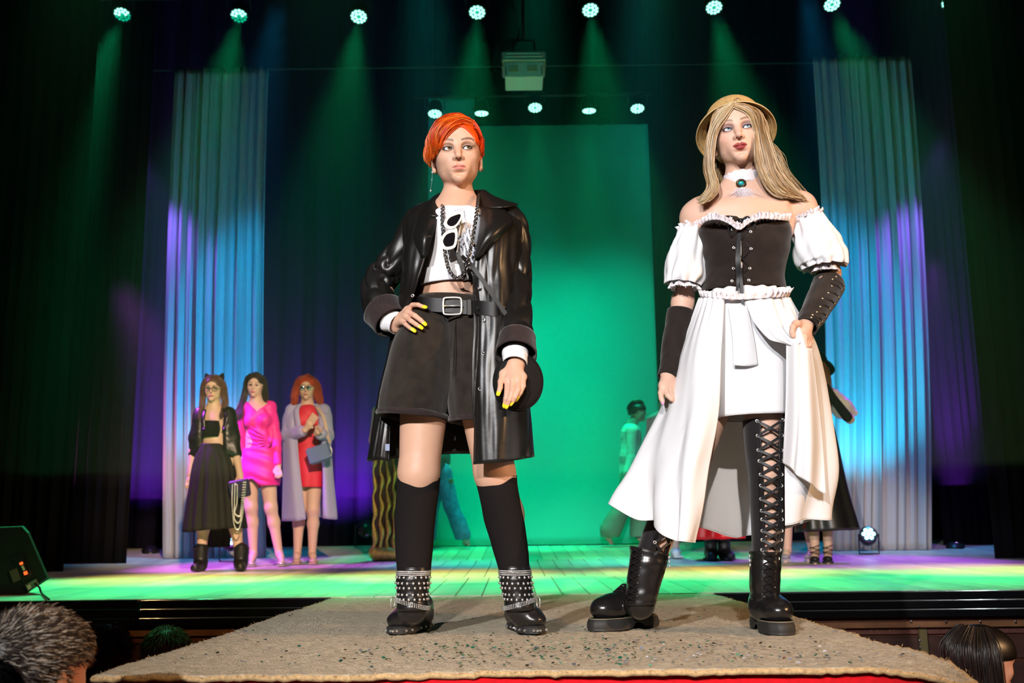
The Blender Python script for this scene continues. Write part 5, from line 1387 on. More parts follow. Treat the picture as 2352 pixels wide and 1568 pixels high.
    # ---- long open over-skirt
    C_ = [[(1664, 684, -.125), (1657, 800, -.160), (1649, 950, -.19), (1626, 1100, -.22), (1603, 1245, -.24)],
          [(1642, 684, -.125), (1618, 800, -.172), (1600, 950, -.22), (1578, 1100, -.255), (1562, 1242, -.28)],
          [(1624, 684, -.10), (1590, 800, -.135), (1567, 950, -.17), (1547, 1100, -.215), (1537, 1234, -.24)],
          [(1614, 684, -.05), (1576, 800, -.07), (1545, 940, -.09), (1512, 1080, -.12), (1508, 1196, -.14)],
          [(1609, 684, -.01), (1568, 800, -.02), (1530, 930, -.03), (1470, 1070, -.07), (1458, 1190, -.10)],
          [(1608, 684, .01), (1564, 800, .02), (1524, 930, .03), (1455, 1065, .0), (1401, 1158, -.03)],
          [(1612, 684, .05), (1574, 800, .08), (1540, 930, .10), (1490, 1060, .10), (1440, 1172, .10)],
          [(1660, 684, .11), (1650, 800, .17), (1640, 930, .22), (1625, 1080, .28), (1605, 1210, .32)],
          [(1705, 684, .12), (1705, 800, .19), (1700, 930, .25), (1690, 1080, .32), (1676, 1230, .36)],
          [(1750, 684, .11), (1765, 800, .18), (1770, 930, .24), (1760, 1080, .30), (1735, 1226, .33)],
          [(1795, 684, .07), (1832, 800, .11), (1852, 930, .15), (1855, 1080, .19), (1830, 1206, .20)],
          [(1812, 684, .02), (1872, 795, .0), (1897, 920, .0), (1918, 1085, .01), (1893, 1188, .02)],
          [(1812, 684, -.05), (1868, 790, -.16), (1888, 900, -.12), (1905, 1060, -.10), (1885, 1192, -.07)],
          [(1806, 684, -.10), (1848, 790, -.245), (1850, 900, -.22), (1855, 1050, -.18), (1845, 1198, -.12)],
          [(1795, 684, -.12), (1818, 790, -.245), (1806, 890, -.215), (1802, 1050, -.17), (1802, 1203, -.11)]]
    cols = [[q(*p) for p in k] for k in C_]
    def fold_o(c):
        nu, nv = c.shape[:2]; u = np.linspace(0, 1, nu)[:, None]; v = np.linspace(0, 1, nv)[None]
        n = np.cross(np.gradient(c, axis=0), np.gradient(c, axis=1)); n /= np.linalg.norm(n, axis=2, keepdims=True) + 1e-9
        d = .004 * np.sin(u * 130 + 2 * vnoise(u * 20, v * 2, 71)) * np.exp(-v / .16) + .020 * np.sin(u * 40 + 1.5 * vnoise(u * 7, v * 2.5, 72)) * v ** 1.2 * (.4 + .6 * np.sin(u * 9) ** 2) + .008 * vnoise(u * 22, v * 6, 73) * v
        d = d + .006 * np.clip(vnoise(u * 40 + v * 8, v * 14 - u * 20, 74) - .35, 0, 1) * np.exp(-((u - .1) / .1) ** 2)
        return c + n * d[:, :, None]
    c = patch(cols, 320, 130, fold_o); ov = sheet('open_over_skirt', c, M_cotton, r, .002)
    V, F = tube(c[:, -1], .0018, 5); mk('skirt_hem', V, F, M_cotton, ov)
    # swag drawn up to the hand
    rows = []
    for t, (a, b) in enumerate([((1712, 692, -.135), (1806, 690, -.115)), ((1722, 720, -.150), (1818, 715, -.135)), ((1738, 750, -.170), (1828, 738, -.165)), ((1765, 778, -.195), (1836, 757, -.195)), ((1800, 790, -.225), (1842, 776, -.225))]):
        A, Bp = q(*a), q(*b); rows.append([A + (Bp - A) * s + np.array([0, -.030 * math.sin(math.pi * s), -.020 * math.sin(math.pi * s) * (t / 4)]) for s in np.linspace(0, 1, 5)])
    cc = patch(rows, 60, 70); u = np.linspace(0, 1, 60)[:, None]; v = np.linspace(0, 1, 70)[None]
    cc[:, :, 1] -= .008 * np.sin(v * 26 + 2 * u) * np.sin(np.pi * v) + .010 * np.abs(np.sin(u * 8 + v * 3)) * u; sheet('gathered_swag', cc, M_cotton, ov, .002)
    # cloth falling from the hand
    cc = patch([[q(1806, 782, -.235), q(1806, 900, -.225), q(1803, 1000, -.205), q(1800, 1062, -.19)], [q(1826, 786, -.265), q(1828, 900, -.255), q(1830, 1000, -.235), q(1826, 1085, -.215)], [q(1846, 798, -.262), q(1852, 900, -.26), q(1858, 1010, -.24), q(1858, 1110, -.21)], [q(1866, 800, -.235), q(1880, 900, -.205), q(1892, 1020, -.17), q(1896, 1135, -.15)]], 40, 60)
    u = np.linspace(0, 1, 40)[:, None]; v = np.linspace(0, 1, 60)[None]; cc[:, :, 1] += .010 * np.sin(u * 14 + v * 2) * (.4 + v); sheet('falling_drape', cc, M_cotton, ov, .002)
    # ---- gloves
    def glove(axis, rad, seed):
        p = cr(np.array([q(*a) for a in axis]), 50); rr = cr(np.array(rad)[:, None], 50)[:, 0]; V, F = tube(p, rr, 40, False); c = V.reshape(50, 40, 3)
        return c + normals_of(c) * (.0022 * vnoise(np.linspace(0, 6.28, 40)[None] * 1.2, np.linspace(0, 1, 50)[:, None] * 9, seed))[:, :, None], p
    c, p = glove([(1903, 652, .035), (1893, 676, -.01), (1874, 712, -.09), (1857, 740, -.14), (1851, 752, -.158)], [.053, .049, .042, .036, .034], 3)
    gl = tube_mesh('fingerless_glove', c, M_corset, r, .003)
    for i in range(9):
        k = 4 + i * 5; ce = c[k].mean(0); pts_ = c[k]; j = int(np.argmin(pts_[:, 1] - .5 * pts_[:, 0])); nn = pts_[j] - ce; nn /= np.linalg.norm(nn)
        for s in (-3, 3):
            pp = pts_[(j + s) % 40]; n2 = pp - ce; n2 /= np.linalg.norm(n2); V, F = sphere(pp + n2 * .002, (.0042, .0042, .0042), 8, 5); mk('stud', V, F, M_brass, gl)
        a, b = pts_[(j - 3) % 40] + nn * .004, c[min(k + 4, 49)][(j + 3) % 40] + nn * .004; V, F = ribbon(cr(np.array([a, (a + b) / 2 + nn * .005, b]), 8), .0065, np.cross(b - a, nn), .0012); mk('glove_lace', V, F, M_satin, gl, 'auto')
    c, p = glove([(1566, 718, .055), (1558, 760, .04), (1548, 805, .01), (1540, 845, -.02), (1534, 868, -.035)], [.047, .045, .040, .034, .032], 4)
    gl = tube_mesh('fingerless_glove', c, M_corset, r, .003)
    V, F = sphere(q(1551, 723, .035), .004, 8, 5); mk('stud', V, F, M_brass, gl); V, F = sphere(q(1546, 745, .03), .004, 8, 5); mk('stud', V, F, M_brass, gl)
    # ---- choker with cameo and feather
    a0 = q(1702, 416, .02); th = np.linspace(0, 2 * math.pi, 60, endpoint=False)
    c = np.array([[a0 + np.array([.0600 * math.cos(t), .0630 * math.sin(t), z - .012 * (math.sin(t) < 0) * abs(math.sin(t)) * 0 + .004 * math.cos(t) + (.0025 * math.sin(t * 14) if k == 5 else 0)]) for t in th] for k, z in enumerate(np.linspace(-.021, .021, 6))])
    ch = tube_mesh('lace_choker', c[::-1], M_lace, r, .0015)
    cm = q(1702, 421, -.050); Mc = lookm((0, -1, -.25), (0, 0, 1))
    V, F = lathe([(.0165, -.002), (.0165, .002), (.013, .004), (.0105, .003), (.0005, .003)], 24, (0, 0, 0)); V = V * [1.0, .85, 1]; mk('cameo_mount', V @ Mc.T + cm, F, mat('old_bronze', (.10, .075, .04), .35, .8), ch)
    mb = MB()
    for t in np.linspace(0, 2 * math.pi, 18, endpoint=False):
        V, F = sphere((.0165 * math.cos(t), .014 * math.sin(t), .002), .0024, 6, 4); mb.add(V @ Mc.T + cm, F)
    mb.build('cameo_beads', MATS['old_bronze'], ch)
    V, F = sphere((0, 0, .003), (.0098, .0075, .005), 16, 8); mk('turquoise_stone', V @ Mc.T + cm, F, mat('turquoise', (.02, .42, .46), .15, spec=.6), ch)
    S = 260; p0 = q(1706, 434, -.066) + rng.normal(0, 1, (S, 3)) * [.010, .003, .003]; d = rng.normal(0, 1, (S, 3)) * [.022, .006, .010] + [.002, -.012, -.034]
    t = np.linspace(0, 1, 6)[None, :, None]; pts = p0[:, None] + d[:, None] * t + np.array([0, .012, 0]) * t * t
    V, F, C = strands_mesh(pts, np.linspace(.0007, .0002, 6), np.tile([.85, .8, .88], (S, 1)), 3); mk('feather_tuft', V, F, M_hair, ch, True, C)
    # ---- hat, pushed back on the head
    hb_ = H.w((0, .025, .036)); ax = np.array([.02, .50, .866]); ax /= np.linalg.norm(ax); M = lookm(ax, (0, 0, 1))
    prof = [(.139, -.018), (.1395, -.014), (.134, -.004), (.118, .006), (.104, .012), (.103, .030), (.100, .062), (.088, .092), (.062, .112), (.030, .120), (.001, .122)]
    inner = [(r_ - .004, z - .003) for r_, z in prof[3:]][::-1]; inner[0] = (.001, .118)
    pr = inner + [(.114, .000), (.130, -.010), (.1365, -.018)] + prof
    V, F = lathe(cr(np.array(pr), 70), 64, hb_, M=M); ht = mk('hat', V, F, M_felt, r)
    a = np.linspace(0, 2 * math.pi, 64, endpoint=False)
    for rr_, z_ in ((.126, -.0085), (.1385, -.017)):
        V, F = tube(np.stack([rr_ * np.cos(a), rr_ * np.sin(a), 0 * a + z_], 1) @ M.T + hb_, .0016, 6, closed=True, up=ax); mk('brim_stitching', V, F, mat('tan_stitch', (.70, .52, .28), .8), ht)
    # ---- hair
    blond = np.array([[.62, .47, .28], [.72, .60, .42], [.50, .34, .18], [.66, .58, .52], [.78, .68, .54], [.40, .27, .15], [.30, .19, .10]]) * np.array([.92, .84, .70])
    g = Fld(); H.cap(g, .004, (.062, .070, .096), -.034, -.06)
    V, F = g.mesh(.003); capV = V; hb = mk('hair', V, F, M_hair, r, True, np.tile([.45, .32, .19], (len(V), 1)), 'long wavy ash blonde hair')
    def lock(gs, n, spread, wave=.006, wf=1.6, rad=.0017, N=26, clump=.6, pal=None):
        gs = push_out([[q(*p) for p in k] for k in gs], capV, H, 4, .004); pts = hair_lock(gs, n, spread, rng, N, wave, wf, .55, clump)
        pl = blond if pal is None else pal
        cols = pl[rng.integers(0, len(pl), n)] * rng.uniform(.7, 1.15, (n, 1)); V, F, C = strands_mesh(pts, np.linspace(rad, rad * .4, N), cols.clip(0, 1)); mk('hair_lock', V, F, M_hair, hb, True, C)
    lock([[(1686, 254, -0.077), (1668, 268, -0.090), (1645, 300, -.085), (1637, 345, -.080), (1634, 390, -.075), (1645, 425, -.09), (1634, 452, -.10), (1612, 468, -.09)],
          [(1684, 254, -0.072), (1660, 268, -0.074), (1637, 300, -.065), (1628, 345, -.06), (1630, 390, -.06), (1638, 425, -.075), (1626, 450, -.085), (1608, 462, -.08)],
          [(1682, 254, -0.062), (1650, 270, -0.052), (1634, 305, -.035), (1627, 350, -.03), (1624, 395, -.03), (1630, 425, -.04), (1618, 448, -.05), (1598, 458, -.05)]], 560, .0050, .005, 1.5)
    lock([[(1686, 254, -0.077), (1717, 264, -0.092), (1736, 300, -.085), (1737, 345, -.080), (1742, 390, -.075), (1758, 425, -.085), (1782, 446, -.085), (1812, 452, -.075)],
          [(1688, 254, -0.072), (1720, 266, -0.074), (1738, 300, -.065), (1750, 345, -.06), (1762, 390, -.06), (1784, 425, -.065), (1812, 446, -.06), (1846, 458, -.045)],
          [(1690, 254, -0.062), (1730, 270, -0.052), (1752, 305, -.035), (1766, 350, -.03), (1780, 390, -.03), (1806, 425, -.035), (1832, 448, -.035), (1862, 470, -.02)],
          [(1692, 256, -.03), (1738, 280, -.01), (1762, 320, .0), (1776, 360, .0), (1794, 395, .0), (1816, 425, -.0), (1840, 450, .0), (1872, 480, .01)]], 900, .0055, .006, 1.5)
    lock([[(1668, 290, .08), (1640, 340, .09), (1630, 400, .08), (1632, 450, .05)], [(1700, 280, .11), (1690, 350, .12), (1680, 420, .10), (1680, 470, .09)], [(1740, 290, .08), (1765, 350, .09), (1790, 410, .07), (1815, 455, .06)]], 420, .008, .006, 1.2)
    lock([[(1770, 330, .02), (1790, 350, .03), (1800, 385, .02), (1822, 420, .02), (1868, 478, .02)], [(1775, 340, .02), (1798, 370, .03), (1812, 400, .02), (1838, 435, .02), (1880, 488, .02)]], 40, .007, .010, 1.0, .0006)
    # ---- laced legs: black panels open at the front, criss-cross lacing over the skin
    M_stretch = mat('stretch_suede', (.012, .010, .012), .8, spec=.2, sheen=.15)
    def laced_leg(rows, gap, n_eye, seed, yaw=0.0):
        c = loft_px(rows, YW, 80, 60, 2.1); n = c.shape[0]
        sh = int(round(yaw / (2 * math.pi) * 80)); c = np.roll(c, -sh, 1)
        g_ = gap; i0, i1 = 20 + g_, 20 - g_            # front centre is ring index 20
        idx_ = np.r_[np.arange(i0, 80), np.arange(0, i1 + 1)]
        leg = sheet('laced_legging', c[:, idx_][:, ::-1], M_stretch, r, .003)
        L_, R_e = c[:, i0], c[:, i1]
        for e_, s_ in ((L_, 1), (R_e, -1)):
            V, F = tube(e_ + np.array([0, -.001, 0]), .0028, 6); mk('legging_edge', V, F, M_patent, leg)
            a2 = c[:, (i0 + 2) if s_ > 0 else (i1 - 2)]
            V, F = ribbon(a2 + [0, -.002, 0], .014, (1, 0, 0), .002); mk('eyelet_band', V, F, M_patent, leg, 'auto')
        el, er_ = [], []
        for t in np.linspace(.03, .97, n_eye):
            k = int(t * (n - 1)); pl, pr_ = c[k, i0 + 2] + [0, -.005, 0], c[k, i1 - 2] + [0, -.005, 0]; el.append(pl); er_.append(pr_)
            for p in (pl, pr_):
                a = np.linspace(0, 6.28, 10, endpoint=False); V, F = tube(p + np.stack([np.cos(a) * .0042, 0 * a, np.sin(a) * .0042], 1), .0017, 6, closed=True, up=(0, 1, 0)); mk('eyelet', V, F, M_chrome, leg)
        for i in range(n_eye - 1):
            for a, b in ((el[i], er_[i + 1]), (er_[i], el[i + 1])):
                m_ = (a + b) / 2 + [0, -.012, 0]; V, F = ribbon(cr(np.array([a, m_, b]), 10), .0085, np.cross(b - a, (0, 1, 0)), .0014); mk('leg_lace', V, F, M_satin, leg, 'auto')
        return leg
    laced_leg([(966, 1708, 1806, .078, -.05, 962), (1030, 1713, 1802, .072, -.055), (1090, 1721, 1801, .066, -.06), (1150, 1724, 1799, .062, -.045), (1200, 1727, 1801, .060, -.035), (1250, 1729, 1798, .052, -.04), (1290, 1730, 1790, .046, -.045)], 6, 13, 1)
    laced_leg([(1130, 1510, 1598, .066, -.01), (1170, 1497, 1580, .064, .01), (1200, 1486, 1558, .060, .02), (1240, 1472, 1540, .055, .02), (1285, 1458, 1526, .05, .02)], 6, 6, 2, -.45)
    # ---- platform boots
    def platform(shaft, toe, heel, nm, wd=1.0, lift=0.0):
        sole_h = .036; heel = PZ(*heel, 0.0); toe = PZ(*toe, 0.0); d = toe - heel; d[2] = 0; d /= np.linalg.norm(d); n = np.array([-d[1], d[0], 0])
        c = loft_px(shaft, YW, 60, 44, 2.2); fold = .0024 * vnoise(np.linspace(0, 6.28, 60)[None] * 1.2, np.linspace(0, 1, 44)[:, None] * 10, 83); c = c + normals_of(c) * fold[:, :, None]
        ctr = c.mean(1); b = Fld(); R3 = np.stack([d, n, [0, 0, 1]], 1)
        b.cone(ctr[-1], heel + d * .058 + [0, 0, .085], .048, .044, .03)
        b.ell(heel + d * .045 + [0, 0, .072], (.052, .042, .046), R3, .03)
        b.cone(heel + d * .09 + [0, 0, .105], heel + d * .18 + [0, 0, .074], .042, .040, .03)
        b.ell(heel + d * .215 + [0, 0, .068], (.062, .050, .042), R3, .03)
        b.box(heel + [0, 0, -.03 + sole_h - .006], (.6, .6, .03), None, .004, 's')
        V, F = b.mesh(.003); bt = mk('platform_boot', V, F, M_patent, r)
        tube_mesh('boot_shaft', c, M_patent, bt, .003); V, F = tube(c[0], .0042, 6, closed=True); mk('shaft_rim', V, F, M_patent, bt)
        ol = []
        for a in np.linspace(0, 2 * math.pi, 56, endpoint=False):
            t = .5 - .5 * math.cos(a); hw = np.interp(t, [0, .05, .2, .42, .72, .93, 1], [.012, .036, .041, .038, .054, .040, .012]); ol.append(heel + d * (-.014 + .302 * t) + n * hw * (1 if math.sin(a) >= 0 else -1))
        ol = np.array(ol); tt = np.array([.5 - .5 * math.cos(a) for a in np.linspace(0, 2 * math.pi, 56, endpoint=False)])
        arch = .020 * np.exp(-((tt - .40) / .085) ** 4)
        rows_ = []
        cen = ol.mean(0)
        for z, sc_ in ((0.0015, 1.0), (.010, 1.03), (.026, 1.02), (sole_h, .985), (sole_h + .003, .95)):
            rr_ = ol.copy(); rr_[:, :2] = cen[:2] + (ol[:, :2] - cen[:2]) * sc_; rr_[:, 2] = np.maximum(z, arch + .0015) if z < .03 else z; rows_.append(rr_)
        V = np.concatenate(rows_); m_ = len(rows_); F = [f_[::-1] for f_ in grid_faces(m_, 56, False, True).tolist()] + [list(range(56))[::-1], [(m_ - 1) * 56 + i for i in range(56)]]
        mk('platform_sole', V, F, M_sole, bt, True)
        w_ = ol.copy(); w_[:, :2] = cen[:2] + (ol[:, :2] - cen[:2]) * .97; w_[:, 2] = sole_h + .003; V, F = tube(w_, .0016, 5, closed=True); mk('welt_stitching', V, F, mat('welt', (.25, .2, .13), .8), bt)
        # lacing up the front
        prev = None
        fr = []
        for t in np.linspace(0, .95, 9):
            k = int(t * 43); ring = c[k]; ce = ring.mean(0); dots = (ring - ce) @ d; j = int(np.argmax(dots)); fr.append((ring[(j - 4) % 60], ring[(j + 4) % 60], ring[j]))
        for t in np.linspace(.1, .95, 5):
            o_ = heel + d * (.105 + .085 * t) + [0, 0, .152 - .044 * t - .012]; fr.append((o_ + n * .022, o_ - n * .022, o_ + [0, 0, .008]))
        for i, (a, b_, m2) in enumerate(fr):
            out = d * .004 + np.array([0, 0, .002])
            for p in (a, b_): V, F = sphere(p + out, .0036, 6, 4); mk('boot_eyelet', V, F, M_gun, bt)
            if i + 1 < len(fr):
                for p, p2 in ((a, fr[i + 1][1]), (b_, fr[i + 1][0])):
                    V, F = tube(cr(np.array([p + out, (m2 + fr[i + 1][2]) / 2 + out * 2.2, p2 + out]), 9), .0026, 6); mk('boot_lace', V, F, M_knit, bt)
        # side zip with small chain
        zs_ = [c[k, 30 if nm == 'r' else 2] for k in range(0, 30, 3)]
        V, F = tube(np.array(zs_) + [(-.002 if nm == 'r' else .002), -.002, 0], .002, 5); mk('zip', V, F, M_gun, bt)
        for k in range(3): V, F = sphere(zs_[1] + [(-.005 if nm == 'r' else .005), -.004, -.014 * k], (.003, .003, .006), 6, 4); mk('zip_pull', V, F, M_chrome, bt)
    platform([(1268, 1725, 1793, .054, -.045, 1270), (1310, 1724, 1791, .054, -.045), (1360, 1725, 1787, .052, -.045), (1392, 1724, 1782, .052, -.04)], (1808, 1462), (1748, 1441), 'r')
    platform([(1256, 1450, 1534, .056, .02, 1274), (1300, 1446, 1527, .056, .02, 1305), (1350, 1440, 1512, .054, .02, 1350), (1390, 1436, 1504, .052, .02, 1385)], (1352, 1451), (1494, 1437), 'l')
    return H
HB = blonde()
# ================================================================== the cast at the back of the stage
M_shoe = mat('black_shoe', (.012, .011, .012), .45)
M_silver = mat('silver_sandal', (.62, .56, .54), .3, .5)
def figure(label, Y, J, skin=(.68, .44, .34), yaw=0, pitch=0, roll=0, hs=1.0, build=1.0, lips=(.5, .15, .13), brow=(.08, .045, .03), hands=True, head=True, arm=1.0, h=.0055, extra=None):
    """one continuous body from pixel joints (px,py[,dy]); returns root, q, Head"""
    q = lambda x, y, d=0.0: P(x, y, Y + d)
    g = {k: q(*v) for k, v in J.items() if k != 'head'}
    zf = zs(Y); foot = (g['anL'] + g['anR']) / 2
    r = empty('person', (foot[0], foot[1], zf), label, 'person')
    f = Fld(); H = None; b = build
    if head:
        H = Head(q(*J['head']), rotm(yaw, pitch, roll), hs, detail=False, lips=lips, brow=brow, skin=skin); H.prims(f)
        f.cone(H.w((0, .026, -.055)), g['neck'], .045, .050, .03)
    nk = g['neck']; sl, sr = g['shL'], g['shR']; hl, hr = g['hpL'], g['hpR']
    ch = (sl + sr) / 2 + [0, 0, -.10]; pv = (hl + hr) / 2
    f.cone(nk, ch, .050, .09, .05, flat=((0, 1, 0), .8)); f.cone(sl, sr, .046 * b, .046 * b, .05)
    wa = ch * .45 + pv * .55
    f.cone(ch, wa, .112 * b, .092 * b, .05, flat=((0, 1, 0), .8)); f.cone(wa, pv, .092 * b, .125 * b, .05, flat=((0, 1, 0), .8))
    for s_, e_, w_ in (('shL', 'elL', 'wrL'), ('shR', 'elR', 'wrR')):
        if e_ in g:
            f.chain([g[s_], g[e_], g[w_]], [.046 * arm, .038 * arm, .025], .02)
            if hands:
                d = g[w_] - g[e_]; d /= np.linalg.norm(d); d = d + np.array([0, -.1, -.25]); d /= np.linalg.norm(d); n = np.cross(d, [0, 1, 0]); n /= np.linalg.norm(n)
                pm = g[w_] + d * .055; f.cone(g[w_], pm, .024, .028, .015, flat=((0, 1, 0), .55))
                for i, o in enumerate((-.024, -.008, .008, .024)):
                    a = pm + n * o + d * .012; m_ = a + d * .034 + n * o * .15; f.chain([a, m_, m_ + d * (.03 - .006 * abs(i - 1.2)) + np.array([0, .008, 0])], [.0095, .0088, .0075], .004)
                t0 = g[w_] + d * .02 + n * (.022 if g[w_][0] < nk[0] else -.022); f.chain([t0, t0 + d * .03 + n * (.018 if g[w_][0] < nk[0] else -.018), t0 + d * .055 + n * (.02 if g[w_][0] < nk[0] else -.02)], [.0115, .010, .008], .008)
    for s_ in 'LR':
        hp, kn, an = g['hp' + s_], g['kn' + s_], g['an' + s_]; f.chain([hp, kn], [.090 * b, .058 * b], .04)
        ca = kn * .68 + an * .32 + np.array([0, .018, 0]); f.chain([kn, ca, an], [.055 * b, .052 * b, .034], .03)
        if 'to' + s_ in g: f.chain([an, an * .5 + g['to' + s_] * .5 + np.array([0, 0, .012]), g['to' + s_]], [.032, .030, .022], .02)
    if extra: extra(f)
    parts = []
    if head:
        lo, hi = H.c + np.array([-.12, -.15, -.15]), H.c + np.array([.12, .15, .2]); parts.append(f.mesh(.0038, lo, hi))
        V, F = f.mesh(h); ce = V[F].mean(1); parts.append((V, F[~((ce > lo + .004) & (ce < hi - .004)).all(1)]))
    else: parts.append(f.mesh(h))
    V, F = join(parts); col = np.tile(np.array(skin), (len(V), 1))
    if head: col = H.paint(V, col)
    mk('body', V, F, M_skin, r, True, col)
    if head:
        for sx in (-1, 1):
            V, F = sphere((0, 0, 0), .0125, 12, 8); L = V.copy(); cc = np.where((L[:, 1] < -.0088)[:, None], (.03, .02, .015), (.6, .56, .54)); mk('eye', H.w(V + [sx * .0305, -.0722, -.0005]), F, M_eye, r, True, cc)
    return r, q, H, g
def cloth(name, m, parent, cones, h=.0065, ell=(), cuts=(), cols=None, wr=0.0, seed=1):
    f = Fld()
    for c in cones:
        a, b, ra, rb = c[:4]; f.cone(a, b, ra, rb, c[4] if len(c) > 4 else .03, 'u', c[5] if len(c) > 5 else None)
    for e in ell: f.ell(*e)
    for c in cuts: f.box(*c)
    V, F = f.mesh(h)
    if wr:
        ctr = V.mean(0); n = V - ctr; n[:, 2] = 0; n /= np.linalg.norm(n, axis=1, keepdims=True) + 1e-9; V = V + n * (wr * vnoise(V[:, 0] * 22 + V[:, 1] * 30, V[:, 2] * 30, seed))[:, None]
    return mk(name, V, F, m, parent, True, cols)
def skirt_loft(name, m, parent, rows, Y, nf=14, amp=.012, seg=96, nv=40, seed=1, top=.15, thick=.003):
    def fold(c, th):
        n = normals_of(c); u = th[None, :]; v = np.linspace(0, 1, c.shape[0])[:, None]
        return c + n * (amp * np.sin(nf * u + .9 * vnoise(u * 2, v * 1.5, seed)) * np.clip(v - top * .3, 0, 1) + .25 * amp * vnoise(u * 3, v * 5, seed + 1))[:, :, None]
    return tube_mesh(name, loft_px(rows, Y, seg, nv, 2.2, fold), m, parent, thick)
def hair_cap(parent, H, col, grow=.007, line=(.060, .070, .090), cz=-.03, low=-.06, h=.005, label=None):
    g = Fld(); H.cap(g, grow, line, cz, low); V, F = g.mesh(h); o = mk('hair', V, F, M_hair, parent, True, np.tile(col, (len(V), 1)), label); return o, V
def locks(parent, gs, n, spread, col, rng, rad=.003, N=14, wave=.0, wf=1.5, var=.3, pal=None):
    pts = hair_lock(gs, n, spread, rng, N, wave, wf, .6, .4); c = np.array(col) * rng.uniform(1 - var, 1 + var, (n, 1)) if pal is None else np.array(pal)[rng.integers(0, len(pal), n)]
    V, F, C = strands_mesh(pts, np.linspace(rad, rad * .4, N), np.clip(c, 0, 1)); mk('hair_lock', V, F, M_hair, parent, True, C)
def heel_shoe(parent, an, to, m, Y, heel_h=.09, plat=.012, width=.034, strap=True):
    zf = zs(Y); toe = np.array([to[0], to[1], zf]); hl = np.array([an[0], an[1] + .03, zf]); d = toe - hl; d[2] = 0; L = np.linalg.norm(d); d /= L; n = np.array([-d[1], d[0], 0])
    f = Fld(); f.ell(toe - d * .02 + [0, 0, plat + .016], (.040, .052, .022), None, .01); f.chain([toe - d * .03 + [0, 0, plat + .010], hl + [0, 0, heel_h + .01]], [.024, .020], .02, flat=(n, 1.25)); f.cone(hl + [0, 0, heel_h + .008], hl + [0, .004, heel_h + .035], .026, .024, .02)
    f.box(toe + [0, 0, zf * 0 - .03], (.3, .3, .0305), None, .002, 's')
    V, F = f.mesh(.0055); s = mk('shoe', V, F, m, parent)
    V, F = tube([hl + [0, .004, heel_h + .01], hl + [0, .008, 0.001]], [.014, .008], 10); mk('heel', V, F, m, s)
    V, F = box(toe - d * .03 + [0, 0, plat / 2 + .001], (.07, .09, plat)); mk('platform', V, F, m, s, False)
    if strap:
        c = an + np.array([0, 0, .012]); a = np.linspace(0, 2 * math.pi, 20, endpoint=False); V, F = tube(c + np.stack([.036 * np.cos(a), .036 * np.sin(a), 0 * a], 1), .004, 6, closed=True); mk('ankle_strap', V, F, m, s)
    return s
rc = np.random.default_rng(21)

